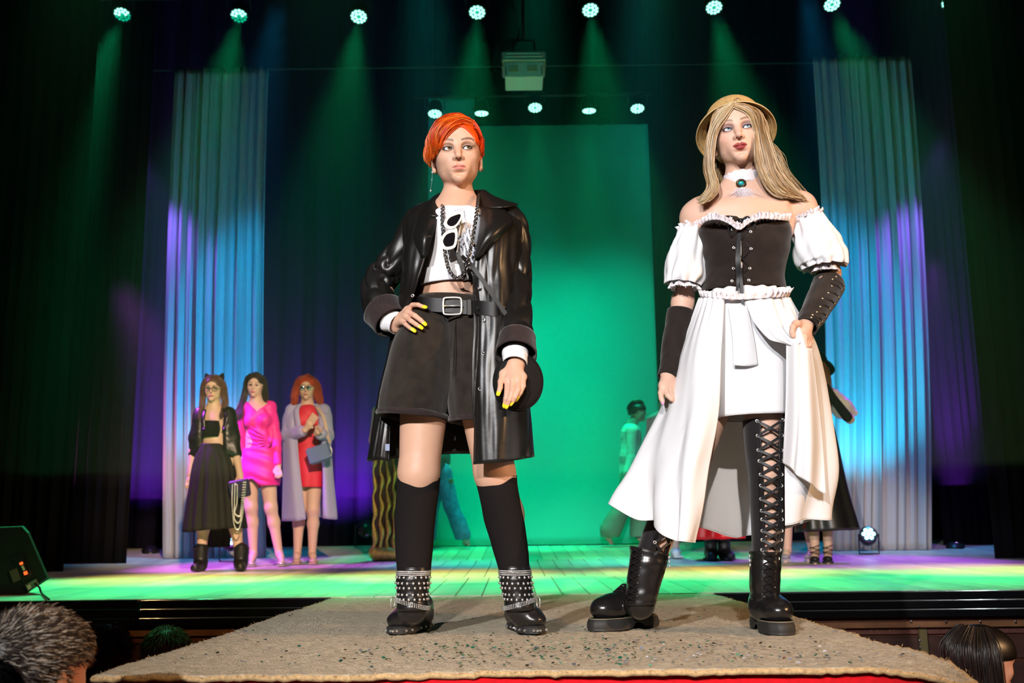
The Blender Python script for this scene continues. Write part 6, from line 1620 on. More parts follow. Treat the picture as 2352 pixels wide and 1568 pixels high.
# ---- woman with cat-ear headband
def cat_woman():
    Y = 9.0; hair = (.10, .045, .03)
    J = dict(head=(491, 895), neck=(491, 934, .02), shL=(462, 951, .02), shR=(524, 951, .02), elL=(444, 1035, .02), wrL=(438, 1088, -.02), elR=(541, 1035, .02), wrR=(551, 1090, -.08), hpL=(475, 1065), hpR=(511, 1065), knL=(467, 1180, -.01), anL=(462, 1280, .0), knR=(536, 1180, -.01), anR=(550, 1280, 0))
    r, q, H, g = figure('woman with cat-ear headband, glasses, leather jacket and long black skirt', Y, J, (.66, .43, .33), yaw=2, hs=.98, lips=(.5, .12, .12))
    # bandeau
    c = loft_px([(968, 466, 510, .09, .0), (985, 464, 510, .105, -.005), (1004, 465, 508, .092, 0)], Y, 48, 14, 2.3); tube_mesh('crop_top', c, M_knit, r, .004)
    # skirt: longer at the back
    skirt_loft('pleated_skirt', mat('black_crepe', (.018, .016, .015), .75, spec=.25), r, [(1020, 462, 515, .095, 0), (1060, 448, 536, .13, 0), (1130, 436, 550, .16, 0), (1222, 426, 563, .20, 0, 1212)], Y, 15, .016, seed=2)
    skirt_loft('skirt_back_hem', MATS['black_crepe'], r, [(1180, 452, 535, .06, .16), (1220, 470, 530, .05, .18), (1256, 478, 524, .04, .2)], Y, 9, .012, seed=4)
    V, F = ribbon(np.array([q(465 + 44 * t, 1023, -.09 * math.sin(math.pi * t)) for t in np.linspace(0, 1, 12)]), .03, (0, 0, 1), .006); mk('waistband', V, F, M_knit, r, 'auto')
    # jacket: open fronts and three-quarter sleeves
    jk = cloth('leather_jacket', M_leather, r, [(g['shL'], q(449, 1005, .02), .058, .050), (q(449, 1005, .02), q(444, 1043, .02), .050, .046), (g['shR'], q(536, 1005, .02), .058, .052), (q(536, 1005, .02), q(542, 1043, .0), .052, .048), (g['shL'], g['shR'], .060, .060, .04),
                                                (q(463, 965, .03), q(462, 1035, .03), .075, .070, .03, ((0, 1, 0), 1.3)), (q(523, 965, .03), q(526, 1035, .03), .075, .072, .03, ((0, 1, 0), 1.3)), (q(492, 970, .10), q(492, 1030, .10), .09, .08, .04, ((0, 1, 0), .6))],
               .007, cuts=[(q(489, 985, -.10), (.072, .15, .32), None, .012, 's'), (q(491, 935, .0), (.07, .10, .05), None, .02, 's')], wr=.006)
    for pts in ([(470, 940, -.04), (466, 960, -.10), (468, 985, -.11)], [(512, 938, -.04), (520, 955, -.10), (514, 985, -.11)]):
        V, F = ribbon(cr(np.array([q(*p) for p in pts]), 10), .035, (1, -.3, .2), .008); mk('lapel', V, F, M_leather, jk, True)
    # hair
    hb, cv = hair_cap(r, H, hair, .006, label='long brown hair')
    gs = [[H.w(p) for p in k] for k in ([(-.01, -.06, .10), (-.06, -.055, .06), (-.080, -.03, -.02), (-.088, -.03, -.10), (-.095, -.05, -.19), (-.085, -.07, -.27)], [(-.02, .0, .12), (-.085, .0, .05), (-.095, .02, -.05), (-.105, .02, -.15), (-.11, -.0, -.24), (-.10, -.03, -.30)])]
    gs2 = [[H.w(p) for p in k] for k in ([(.01, -.06, .10), (.06, -.055, .06), (.080, -.03, -.02), (.088, -.03, -.10), (.095, -.05, -.19), (.085, -.07, -.25)], [(.02, .0, .12), (.085, .0, .05), (.095, .02, -.05), (.105, .02, -.15), (.11, -.0, -.24), (.10, -.03, -.30)])]
    for gg in (gs, gs2): locks(hb, push_out(gg, cv, H, 2, .004), 260, .010, hair, rc, .0035, 16, .008)
    # headband with ears
    a = np.linspace(0, math.pi, 24); pts = np.array([H.w((.086 * math.cos(t), .0, .028 + .094 * math.sin(t))) for t in a]); V, F = tube(pts, .006, 6); hb2 = mk('headband', V, F, M_shoe, r)
    for sx in (-1, 1):
        V, F = lathe([(.030, 0), (.027, .02), (.014, .045), (.002, .058)], 12); V = V * [1, .45, 1]; V = V @ rotm(0, 0, -sx * 22).T + [sx * .056, .0, .098]; mk('cat_ear', H.w(V), F, M_knit, hb2)
    # glasses
    go = None
    for sx in (-1, 1):
        p = np.array([H.w((sx * .031 + .024 * math.cos(t), -.102, -.003 + .018 * math.sin(t))) for t in np.linspace(0, 2 * math.pi, 20, endpoint=False)]); V, F = tube(p, .0028, 6, closed=True, up=(0, 1, 0)); o = mk('glasses', V, F, M_shoe, r if go is None else go)
        if go is None: go = o
        V, F = tube([H.w((sx * .055, -.10, .0)), H.w((sx * .078, -.02, .0))], .002, 5); mk('glasses_temple', V, F, M_shoe, go)
    V, F = tube([H.w((-.008, -.103, .0)), H.w((.008, -.103, .0))], .0022, 5); mk('glasses_bridge', V, F, M_shoe, go)
    # ankle boots
    for x, dx in ((458, -10), (550, 2)):
        b = Fld(); an = q(x + 3, 1290, 0); to = q(x + dx, 1308, -.17); to[2] = zs(Y) + .03; b.chain([q(x + 4, 1262, 0), an, np.array([an[0], an[1], zs(Y) + .05])], [.062, .054, .050], .02); b.chain([np.array([an[0], an[1], zs(Y) + .045]), to], [.046, .038], .03)
        b.box(np.array([an[0], an[1], zs(Y) - .095]), (.4, .4, .10), None, .003, 's'); V, F = b.mesh(.006); bo = mk('ankle_boot', V, F, M_shoe, r); a = np.linspace(0, 6.28, 20, endpoint=False); V, F = tube(q(x + 4, 1258, 0) + np.stack([.060 * np.cos(a), .060 * np.sin(a), 0 * a], 1), .008, 6, closed=True); mk('boot_cuff', V, F, M_shoe, bo)
    # clutch bag on a chain
    c = q(551, 1122, -.17); bg = empty('clutch_bag', c, 'small black clutch bag with silver chain held by the cat ears woman', 'handbag')
    V, F = box((0, 0, 0), (.17, .05, .15), 0, .014); M = rotm(0, 0, 10); mk('bag_body', V @ M.T + c, F, mat('bag_navy', (.03, .03, .07), .35), bg, False); V, F = box((0, -.028, .02), (.165, .012, .09), 0, .004); mk('bag_flap', V @ M.T + c, F, MATS['bag_navy'], bg, False)
    V, F = sphere(c + [-.03, -.038, .035], .012, 8, 5); mk('clasp', V, F, M_chrome, bg)
    for k in range(3):
        p = cr(np.array([c + [-.05 + .02 * k, -.05, .03], c + [-.045 + .02 * k, -.06, -.12], c + [-.02, -.06, -.30 + .05 * k], c + [.02, -.06, -.33 + .05 * k], c + [.05 - .01 * k, -.06, -.18], c + [.06 - .01 * k, -.05, .05]]), 60); mb = MB()
        for i in range(0, 60): V, F = sphere(p[i], (.0055, .0055, .0075), 5, 3); mb.add(V, F)
        mb.build('bag_chain', M_chrome, bg)
cat_woman()

# ---- woman in pink wrap dress
def pink_woman():
    Y = 9.75; hair = (.035, .020, .018); pk = mat('pink_satin', (.92, .025, .36), .5, spec=.4, bump=(30, .1, .006))
    J = dict(head=(587, 887), neck=(588, 921, .02), shL=(560, 938, .02), shR=(620, 936, .02), elL=(552, 1005, .08), wrL=(556, 1060, .10), elR=(634, 1005, .02), wrR=(639, 1068, -.09), hpL=(573, 1055), hpR=(611, 1055), knL=(577, 1165, -.02), anL=(582, 1272, .0), toL=(577, 1290, -.12), knR=(622, 1165, -.02), anR=(641, 1272, 0), toR=(647, 1290, -.12))
    r, q, H, g = figure('woman in short hot pink wrap dress with long dark hair', Y, J, (.72, .48, .40), yaw=1, roll=-3, hs=.99, lips=(.6, .10, .14))
    c = [(g['shL'], g['shR'], .058, .058, .04), (q(590, 950, .0), q(598, 1008, .0), .122, .098, .04, ((0, 1, 0), .85)), (q(598, 1008, 0), q(597, 1060, 0), .098, .140, .04, ((0, 1, 0), .85)), (q(576, 965, -.06), q(576, 966, -.06), .060, .060, .04), (q(608, 965, -.06), q(608, 966, -.06), .060, .060, .04),
         (g['shR'], g['elR'], .060, .050), (g['elR'], q(638, 1064, -.085), .050, .036), (g['shL'], g['elL'], .060, .050), (g['elL'], g['wrL'], .050, .036)]
    dr = cloth('wrap_dress', pk, r, c, .0065, cuts=[(q(588, 921, -.10), (.062, .16, .075), rotm(0, 0, 45), .004, 's')], wr=.004, seed=5)
    def fold(c, th):
        n = normals_of(c); u = th[None, :]; v = np.linspace(0, 1, c.shape[0])[:, None]; d = .006 * np.sin(v * 22 + u * 3.0) * np.clip(np.sin(u), 0, 1); c = c + n * d[:, :, None]
        c[:, :, 2] += (v ** 3) * .075 * np.exp(-((u - 1.75) / .22) ** 2) ; return c
    tube_mesh('dress_skirt', loft_px([(1030, 562, 634, .12, 0), (1060, 554, 642, .135, 0), (1100, 549, 643, .14, -.005), (1122, 549, 640, .138, -.005, 1114)], Y, 90, 40, 2.3, fold), pk, dr, .003)
    # gathers running to a knot on the hip
    for k in range(7):
        a = q(563 + 1.5 * k, 970 + 16 * k, -.072 + .004 * k); b = q(622, 1006 + 2.2 * k, -.100); m = (a + b) / 2 + [0, -.035, -.012]; V, F = tube(cr(np.array([a, m, b]), 14), np.concatenate([np.linspace(.002, .006, 7), np.linspace(.006, .005, 7)]), 6); mk('gather_fold', V, F, pk, dr)
    V, F = sphere(q(621, 1012, -.12), (.022, .018, .026), 10, 7); mk('dress_knot', V, F, pk, dr)
    hb, cv = hair_cap(r, H, hair, .006, (.056, .07, .095), -.03, label='long dark hair swept over one shoulder')
    gs = [[H.w(p) for p in k] for k in ([(0, -.06, .10), (-.055, -.055, .07), (-.080, -.02, .0), (-.088, -.02, -.10), (-.105, -.05, -.19), (-.100, -.09, -.27), (-.085, -.10, -.33)], [(0, .0, .12), (-.08, .0, .06), (-.092, .03, -.04), (-.11, .02, -.14), (-.13, -.02, -.22), (-.13, -.06, -.28), (-.12, -.08, -.35)])]
    locks(hb, push_out(gs, cv, H, 3, .003), 300, .011, hair, rc, .0035, 16, .010)
    gs = [[H.w(p) for p in k] for k in ([(0, -.06, .10), (.055, -.055, .07), (.078, -.01, .0), (.084, .02, -.08), (.095, .04, -.16), (.10, .05, -.22)], [(0, .02, .12), (.08, .03, .06), (.09, .05, -.04), (.10, .06, -.12), (.11, .06, -.20), (.11, .07, -.26)])]
    locks(hb, push_out(gs, cv, H, 3, .003), 200, .010, hair, rc, .0035, 16, .008)
    heel_shoe(r, g['anL'], g['toL'], M_silver, Y); heel_shoe(r, g['anR'], g['toR'], M_silver, Y)
pink_woman()

# ---- woman in lavender coat
def coat_woman():
    Y = 9.97; hair = (.50, .06, .02); lav = mat('lavender_wool', (.40, .38, .62), .85, spec=.15, sheen=.2); rd = mat('red_dress', (.70, .015, .05), .6)
    J = dict(head=(705, 893), neck=(706, 926, .02), shL=(672, 943, .02), shR=(743, 943, .02), elL=(661, 1000, -.02), wrL=(700, 988, -.24), elR=(752, 1000, -.02), wrR=(727, 995, -.24), hpL=(690, 1060), hpR=(724, 1060), knL=(686, 1170, -.01), anL=(683, 1272, .0), toL=(681, 1290, -.12), knR=(719, 1170, -.02), anR=(717, 1272, 0), toR=(720, 1290, -.12))
    q = lambda x, y, d=0.0: P(x, y, Y + d)
    def clap(f):        # hands meeting in a clap, fingers spread
        for w_, tip, sx in ((q(702, 986, -.245), q(722, 957, -.30), -1), (q(727, 995, -.245), q(734, 985, -.31), 1)):
            d = tip - w_; L = np.linalg.norm(d); d /= L; n = np.cross(d, (0, 1, 0)); n /= np.linalg.norm(n); pm = w_ + d * L * .45; f.cone(w_, pm, .028, .034, .01, flat=((0, 1, 0), .6))
            for o in (-.027, -.009, .009, .027): f.chain([pm + n * o, pm + n * o * 1.1 + d * (L * .55 + .02)], [.011, .008], .004)
            f.cone(w_ + d * .02, w_ + d * .06 + n * .045 * sx, .013, .009, .01)
    r, q, H, g = figure('red-haired woman in long lavender coat, red dress and mirrored sunglasses, clapping', Y, J, (.68, .44, .36), yaw=4, hs=1.0, hands=False, lips=(.5, .10, .10), extra=clap)
    c = [(q(707, 955, 0), q(707, 1010, 0), .115, .098, .04, ((0, 1, 0), .85)), (q(707, 1010, 0), q(708, 1060, 0), .098, .13, .04, ((0, 1, 0), .85)), (q(690, 968, -.06), q(690, 969, -.06), .058, .058, .04), (q(724, 968, -.06), q(724, 969, -.06), .058, .058, .04)]
    dr = cloth('red_dress', rd, r, c, .0065, wr=.003); skirt_loft('dress_skirt', rd, dr, [(1040, 677, 740, .12, 0), (1080, 674, 744, .13, 0), (1120, 672, 744, .13, 0, 1119)], Y, 7, .006, seed=6)
    cols = [[(690, 932, -.02), (684, 960, -.10), (683, 1010, -.13), (688, 1080, -.15), (702, 1192, -.17)], [(676, 934, .0), (668, 960, -.08), (665, 1010, -.10), (670, 1080, -.13), (680, 1196, -.16)], [(660, 938, .03), (650, 965, .02), (650, 1020, .02), (650, 1090, .02), (648, 1196, .0)], [(690, 934, .06), (680, 970, .12), (680, 1020, .12), (675, 1090, .15), (670, 1190, .18)], [(710, 930, .08), (710, 970, .14), (710, 1020, .13), (712, 1090, .17), (715, 1188, .2)], [(730, 934, .06), (735, 970, .12), (738, 1020, .12), (745, 1090, .15), (755, 1188, .18)], [(757, 938, .03), (762, 965, .02), (760, 1020, .02), (765, 1090, .02), (775, 1192, .0)], [(740, 934, .0), (750, 960, -.08), (748, 1010, -.10), (752, 1080, -.12), (760, 1192, -.12)], [(722, 932, -.02), (734, 960, -.10), (738, 1010, -.12), (742, 1080, -.12), (742, 1190, -.10)]]
    def fo(c):
        u = np.linspace(0, 1, c.shape[0])[:, None]; v = np.linspace(0, 1, c.shape[1])[None]; c[:, :, 1] += .014 * np.sin(u * 30 + v) * v + .006 * vnoise(u * 12, v * 7, 5); return c
    ct = sheet('long_coat', patch([[q(*p) for p in k] for k in cols], 90, 50, fo), lav, r, .010)
    cloth('coat_sleeves', lav, ct, [(g['shL'], g['elL'], .066, .062), (g['elL'], q(694, 990, -.2), .062, .052), (g['shR'], g['elR'], .066, .062), (g['elR'], q(735, 997, -.2), .062, .052), (g['shL'], g['shR'] * .3 + g['shL'] * .7, .055, .05), (g['shR'], g['shR'] * .7 + g['shL'] * .3, .055, .05)], .007, wr=.005)
    for pts in ([(688, 928, .0), (680, 945, -.09), (686, 985, -.14)], [(722, 928, .0), (738, 945, -.09), (736, 985, -.13)]):
        V, F = ribbon(cr(np.array([q(*p) for p in pts]), 10), .06, (1, -.3, .15), .010); mk('lapel', V, F, lav, ct)
    hb, cv = hair_cap(r, H, hair, .010, (.058, .07, .088), -.03, label='wavy red shoulder-length hair')
    for sx in (-1, 1):
        gs = [[H.w((sx * a, b, c_)) for a, b, c_ in k] for k in ([(.0, -.06, .105), (.06, -.06, .07), (.092, -.03, -.01), (.10, -.03, -.09), (.12, -.03, -.15)], [(.0, .0, .125), (.09, .0, .06), (.115, .02, -.04), (.125, .02, -.11), (.14, .0, -.17)], [(.0, .04, .12), (.09, .05, .05), (.11, .06, -.05), (.12, .06, -.12), (.12, .05, -.19)])]
        locks(hb, push_out(gs, cv, H, 3, .004), 300, .012, hair, rc, .0038, 16, .014, 2.2)
    M_mirror = mat('mirror_lens', (.9, .9, .95), .04, 1.0); go = None
    for sx in (-1, 1):
        V, F = sphere((0, 0, 0), (.024, .005, .018), 14, 8); o = mk('sunglass_lens', H.w(V + [sx * .030, -.102, -.002]), F, M_mirror, r if go is None else go); go = go or o
    V, F = tube([H.w((-.056, -.10, .008)), H.w((0, -.106, .008)), H.w((.056, -.10, .008))], .0035, 6); mk('sunglass_bar', V, F, M_shoe, go)
    heel_shoe(r, g['anL'], g['toL'], mat('nude_sandal', (.55, .36, .30), .35), Y); heel_shoe(r, g['anR'], g['toR'], MATS['nude_sandal'], Y)
    c = q(733, 1042, -.26); bg = empty('shoulder_bag', c, 'blue grey box shoulder bag against the lavender coat', 'handbag'); M = rotm(0, 0, 18); bm = mat('bag_blue', (.10, .15, .30), .5)
    V, F = box((0, 0, 0), (.215, .09, .155), 0, .022); bo = mk('bag_body', V @ M.T + c, F, bm, bg, False); V, F = box((0, -.047, .0), (.20, .006, .14), 0, .004); mk('bag_front', V @ M.T + c, F, bm, bg, False)
    V, F = ribbon(cr(np.array([c + [.10, 0, .10], q(752, 1000, -.16), q(744, 960, -.13), q(728, 934, -.06)]), 20), .03, (1, 0, .1), .006); mk('bag_strap', V, F, mat('strap_check', (.55, .42, .35), .7, noise=(200, .6)), bg, 'auto')
    V, F = tube(cr(np.array([c + [.105, -.03, .07], c + [.125, -.03, .02], c + [.11, -.03, -.03]]), 10), .004, 6); mk('bag_handle', V, F, M_chrome, bg)
coat_woman()

# ---- person in gold gown, mostly hidden behind the leather coat
def gold_woman():
    Y = 10.35; J = dict(head=(893, 888), neck=(893, 925, .02), shL=(865, 945, .02), shR=(922, 945, .02), elL=(856, 1010, .0), wrL=(868, 1068, -.04), elR=(930, 1010, .0), wrR=(925, 1068, -.04), hpL=(876, 1060), hpR=(910, 1060), knL=(880, 1165), anL=(882, 1272), knR=(906, 1165), anR=(905, 1272))
    r, q, H, g = figure('woman in gold embroidered gown half hidden behind the leather coat tail', Y, J, (.74, .47, .42))
    gd = mat('gold_embroidery', (.72, .48, .12), .32, .7, noise=(40, .3), bump=(120, .8, .004))
    cloth('gown_bodice', mat('gown_net', (.10, .05, .035), .7), r, [(q(893, 955, 0), q(893, 1010, 0), .112, .098, .04, ((0, 1, 0), .85)), (q(893, 1010, 0), q(893, 1065, 0), .098, .13, .04, ((0, 1, 0), .85))], .007)
    sk = skirt_loft('gown_skirt', MATS['gown_net'], r, [(1040, 860, 928, .12, 0), (1120, 858, 930, .13, 0), (1200, 862, 926, .13, 0), (1278, 866, 924, .14, 0)], Y, 9, .01, seed=8)
    for k, x in enumerate((860, 876, 891, 906, 920)):
        p = cr(np.array([q(x + 3 * math.sin(i * 2.1 + k), 1040 + i * 20, -.15 - .01 * math.sin(i)) for i in range(13)]), 80); rr = .014 + .007 * np.sin(np.linspace(0, 26, 80) + k) + .010 * np.linspace(0, 1, 80); V, F = tube(p, rr, 8); mk('gold_strand', V, F, gd, sk)
    f = Fld()
    for k in range(9): f.ell(q(858 + 9 * k, 1268 + 6 * (k % 2), -.12), (.05, .06, .06), None, .03)
    f.box(np.array([q(893, 1270)[0], Y, zs(Y) - .1]), (.6, .6, .1), None, .004, 's'); V, F = f.mesh(.007); mk('gown_hem', V, F, gd, sk)
    hb, cv = hair_cap(r, H, (.08, .05, .03))
gold_woman()

# ---- people behind the blonde woman
def hat_woman():
    Y = 9.15; J = dict(head=(1872, 853), neck=(1872, 893, .02), shL=(1842, 912, .02), shR=(1912, 910, .03), elL=(1838, 965, .0), wrL=(1880, 960, -.16), elR=(1952, 962, .0), wrR=(1906, 905, -.14), hpL=(1858, 1030), hpR=(1898, 1030), knL=(1868, 1150), anL=(1872, 1268), toL=(1872, 1296, -.12), knR=(1902, 1150), anR=(1902, 1268), toR=(1902, 1296, -.12))
    r, q, H, g = figure('woman in black hat, satin blouse, black gloves and long leather skirt', Y, J, (.60, .38, .28), yaw=-15, hs=.98)
    sat = mat('pearl_satin', (.72, .66, .66), .28, spec=.6, bump=(18, .2, .01))
    bl = cloth('blouse', sat, r, [(g['shL'], g['shR'], .060, .060, .04), (q(1876, 925, 0), q(1878, 985, 0), .125, .105, .04, ((0, 1, 0), .85)), (g['shR'], q(1936, 938, .04), .072, .095, .03), (q(1938, 936, .04), q(1962, 948, .04), .070, .030, .03), (g['shL'], q(1838, 950, 0), .068, .075, .03)], .007, wr=.008, seed=9)
    cloth('long_glove', M_knit, r, [(q(1946, 957, -.06), q(1906, 905, -.16), .044, .036, .02), (q(1906, 905, -.16), q(1899, 890, -.17), .036, .032, .02)], .006)
    cloth('long_glove', M_knit, r, [(q(1840, 966, -.02), q(1880, 958, -.17), .042, .034, .02)], .006)
    skirt_loft('leather_skirt', M_leather, r, [(975, 1842, 1912, .11, 0), (1010, 1836, 1922, .13, 0), (1120, 1832, 1945, .18, 0), (1222, 1834, 1972, .22, 0, 1216)], Y, 7, .016, seed=10)
    # heels with crossed straps
    for an, to in ((g['anL'], g['toL']), (g['anR'], g['toR'])):
        s = heel_shoe(r, an, to, M_shoe, Y, .085, .02, strap=False)
        for k in range(4):
            c = an * (1 - k * .22) + np.array([to[0], to[1], zs(Y) + .05]) * (k * .22) + np.array([0, .0, .05 - .01 * k]); a = np.linspace(0, 2 * math.pi, 18, endpoint=False); V, F = tube(c + np.stack([.040 * np.cos(a), .042 * np.sin(a), .012 * np.cos(a) * (-1) ** k], 1), .0035, 5, closed=True); mk('shoe_strap', V, F, M_shoe, s)
    hb, cv = hair_cap(r, H, (.14, .05, .03), label='long auburn hair')
    for sx in (-1, 1):
        gs = [[H.w((sx * a, b, c_)) for a, b, c_ in k] for k in ([(.0, -.06, .10), (.06, -.055, .06), (.082, -.03, -.02), (.092, -.04, -.12), (.10, -.08, -.22), (.10, -.10, -.32)], [(.0, .0, .12), (.085, .0, .05), (.10, .02, -.05), (.11, .02, -.15), (.12, -.02, -.24), (.12, -.06, -.33)])]
        locks(hb, push_out(gs, cv, H, 2, .004), 220, .012, (.20, .07, .035), rc, .0038, 14, .008)
    M = lookm((.35, .30, .88)); pr = [(.175, -.012), (.178, -.006), (.15, .004), (.105, .004), (.098, .012), (.095, .08), (.082, .105), (.04, .112), (.001, .108), (.001, .100), (.078, .096), (.090, .0), (.15, -.004), (.175, -.012)]
    V, F = lathe(pr, 40, H.w((.0, .01, .055)), M=M); mk('wide_brim_hat', V, F, M_velvet, r)
hat_woman()
def clear_heel_woman():
    Y = 9.45; J = dict(head=(1828, 880), neck=(1828, 916, .02), shL=(1798, 934, .02), shR=(1858, 934, .02), elL=(1792, 1000, .0), wrL=(1800, 1056, -.04), elR=(1864, 1000, .0), wrR=(1852, 1056, -.04), hpL=(1812, 1055), hpR=(1846, 1055), knL=(1808, 1165, -.02), anL=(1809, 1265), toL=(1804, 1290, -.12), knR=(1852, 1165, -.02), anR=(1866, 1265), toR=(1858, 1290, -.12))
    r, q, H, g = figure('woman in short dress and clear block heels behind the white skirt', Y, J, (.68, .42, .34))
    dk = mat('violet_dress', (.10, .06, .22), .6); dr = cloth('short_dress', dk, r, [(g['shL'], g['shR'], .056, .056, .04), (q(1828, 948, 0), q(1828, 1008, 0), .118, .100, .04, ((0, 1, 0), .85)), (q(1828, 1008, 0), q(1829, 1060, 0), .100, .135, .04, ((0, 1, 0), .85))], .007)
    skirt_loft('dress_skirt', dk, dr, [(1045, 1796, 1862, .13, 0), (1130, 1792, 1868, .14, 0)], Y, 8, .008, seed=12)
    cl = mat('clear_pvc', (.75, .62, .80), .12, spec=.7, trans=.5)
    for an, to in ((g['anL'], g['toL']), (g['anR'], g['toR'])):
        s = heel_shoe(r, an, to, cl, Y, .10, .03); V, F = box((an[0], an[1] + .035, zs(Y) + .055), (.04, .04, .11), 0, .004); mk('block_heel', V, F, cl, s, False)
    hair_cap(r, H, (.10, .06, .04))
clear_heel_woman()
def red_skirt_woman():
    Y = 9.85; J = dict(head=(1648, 890), neck=(1648, 925, .02), shL=(1620, 942, .02), shR=(1676, 942, .02), elL=(1614, 1004, .0), wrL=(1620, 1058, -.04), elR=(1682, 1004, .0), wrR=(1676, 1058, -.04), hpL=(1632, 1060), hpR=(1664, 1060), knL=(1632, 1165), anL=(1633, 1268), knR=(1662, 1165), anR=(1664, 1268))
    r, q, H, g = figure('woman in long red skirt and black boots behind the white skirt', Y, J, (.66, .42, .34))
    cloth('black_top', M_knit, r, [(g['shL'], g['shR'], .056, .056, .04), (q(1648, 955, 0), q(1648, 1040, 0), .118, .105, .04, ((0, 1, 0), .85)), (g['shL'], g['elL'], .056, .048), (g['elL'], g['wrL'], .048, .036), (g['shR'], g['elR'], .056, .048), (g['elR'], g['wrR'], .048, .036)], .007)
    skirt_loft('red_skirt', mat('red_satin', (.80, .008, .012), .45), r, [(1030, 1620, 1676, .10, 0), (1080, 1612, 1684, .13, 0), (1240, 1588, 1708, .22, 0, 1236)], Y, 9, .016, seed=13)
    for an, dx in ((g['anL'], -.03), (g['anR'], .02)):
        b = Fld(); b.chain([an + [0, 0, .16], an, np.array([an[0], an[1], zs(Y) + .05])], [.062, .055, .052], .02); b.cone(np.array([an[0], an[1], zs(Y) + .05]), np.array([an[0] + dx, an[1] - .17, zs(Y) + .038]), .05, .042, .03); b.box(np.array([an[0], an[1], zs(Y) - .098]), (.4, .4, .10), None, .003, 's'); V, F = b.mesh(.007); bo = mk('black_boot', V, F, M_shoe, r)
        V, F = box((an[0] + dx * .5, an[1] - .06, zs(Y) + .012), (.10, .26, .022), 0, .006); mk('boot_sole', V, F, M_sole, bo, False)
    hair_cap(r, H, (.06, .035, .025))
red_skirt_woman()
def pink_jacket_person():
    Y = 10.2; J = dict(head=(1530, 895), neck=(1528, 930, .02), shL=(1502, 968, .0), shR=(1556, 950, .02), elL=(1496, 1018, .0), wrL=(1520, 1050, -.06), elR=(1562, 1010, .0), wrR=(1556, 1062, -.04), hpL=(1516, 1062), hpR=(1548, 1062), knL=(1520, 1165), anL=(1522, 1262), knR=(1548, 1165), anR=(1552, 1260), toR=(1553, 1280, -.10), toL=(1522, 1280, -.10))
    r, q, H, g = figure('person in pale pink jacket and white sneakers behind the white skirt', Y, J, (.68, .45, .38), h=.006)
    pj = mat('pale_pink', (.80, .52, .72), .7); cloth('pink_jacket', pj, r, [(g['shL'], g['shR'], .068, .060, .04), (q(1530, 965, 0), q(1532, 1035, 0), .122, .115, .04, ((0, 1, 0), .85)), (q(1502, 970, 0), q(1494, 1012, 0), .070, .066), (q(1494, 1012, 0), q(1508, 1030, -.03), .064, .05), (g['shR'], g['elR'], .066, .058)], .007, wr=.005)
    skirt_loft('jeans', mat('pale_denim', (.45, .45, .60), .8), r, [(1035, 1506, 1560, .11, 0), (1090, 1504, 1562, .12, 0), (1180, 1510, 1562, .10, 0)], Y, 5, .005, seed=14)
    sn = mat('white_sneaker', (.75, .74, .70), .5)
    for an, to in ((g['anL'], g['toL']), (g['anR'], g['toR'])):
        b = Fld(); z = zs(Y); b.chain([np.array([an[0], an[1] + .03, z + .09]), np.array([an[0], an[1] + .02, z + .05]), np.array([to[0], to[1] - .03, z + .04])], [.042, .048, .040], .03); b.box(np.array([an[0], an[1], z - .098]), (.4, .4, .10), None, .003, 's'); V, F = b.mesh(.006); so = mk('sneaker', V, F, sn, r); V, F = box((an[0], (an[1] + to[1]) / 2, z + .012), (.09, .26, .022), 0, .006); mk('sneaker_sole', V, F, sn, so, False)
    hair_cap(r, H, (.12, .08, .05))
pink_jacket_person()
# ---- two people walking off along the green backdrop
def walker_right():
    Y = 12.1; J = dict(head=(1464, 947), neck=(1452, 974, .0), shL=(1446, 990, .10), shR=(1452, 988, -.12), elL=(1440, 1050, .10), wrL=(1456, 1090, .06), elR=(1450, 1055, -.16), wrR=(1440, 1085, -.20), hpL=(1446, 1090, .06), hpR=(1448, 1090, -.07), knL=(1468, 1165, .06), anL=(1470, 1235, .06), toL=(1484, 1246, .06), knR=(1430, 1165, -.07), anR=(1395, 1232, -.07), toR=(1404, 1247, -.07))
    r, q, H, g = figure('dark-haired person in pale shirt and wide trousers walking past the backdrop', Y, J, (.45, .33, .26), yaw=80, hs=1.0, h=.007)
    sh = mat('pale_shirt', (.62, .64, .62), .8); cloth('shirt', sh, r, [(g['shL'], g['shR'], .062, .062, .04), (q(1450, 995, 0), q(1447, 1050, 0), .12, .115, .04), (q(1447, 1050, 0), q(1446, 1095, 0), .115, .12, .04), (g['shR'], g['elR'], .065, .055), (g['elR'], g['wrR'], .055, .045), (g['shL'], g['elL'], .065, .055), (g['elL'], g['wrL'], .055, .045)], .008, wr=.006)
    cloth('wide_trousers', mat('dark_trousers', (.16, .22, .19), .8), r, [(g['hpL'], g['knL'], .105, .10), (g['knL'], g['anL'], .10, .12), (g['hpR'], g['knR'], .105, .095), (g['knR'], q(1402, 1218, -.07), .095, .125)], .008, cuts=[(q(1430, 1258, 0), (1, 1, .12), None, .006, 's')], wr=.007)
    hb, cv = hair_cap(r, H, (.02, .02, .018), .008, (.058, .068, .080), -.045, -.03)
    gs = [[H.w((x * .4, -.06, .10)), H.w((x, -.02, .125)), H.w((x * 1.3, .06, .105)), H.w((x * 1.3, .105, .04))] for x in np.linspace(-.06, .06, 7)]; locks(hb, push_out(gs, cv, H, 4, .006), 220, .008, (.02, .02, .018), rc, .004, 12)
walker_right()
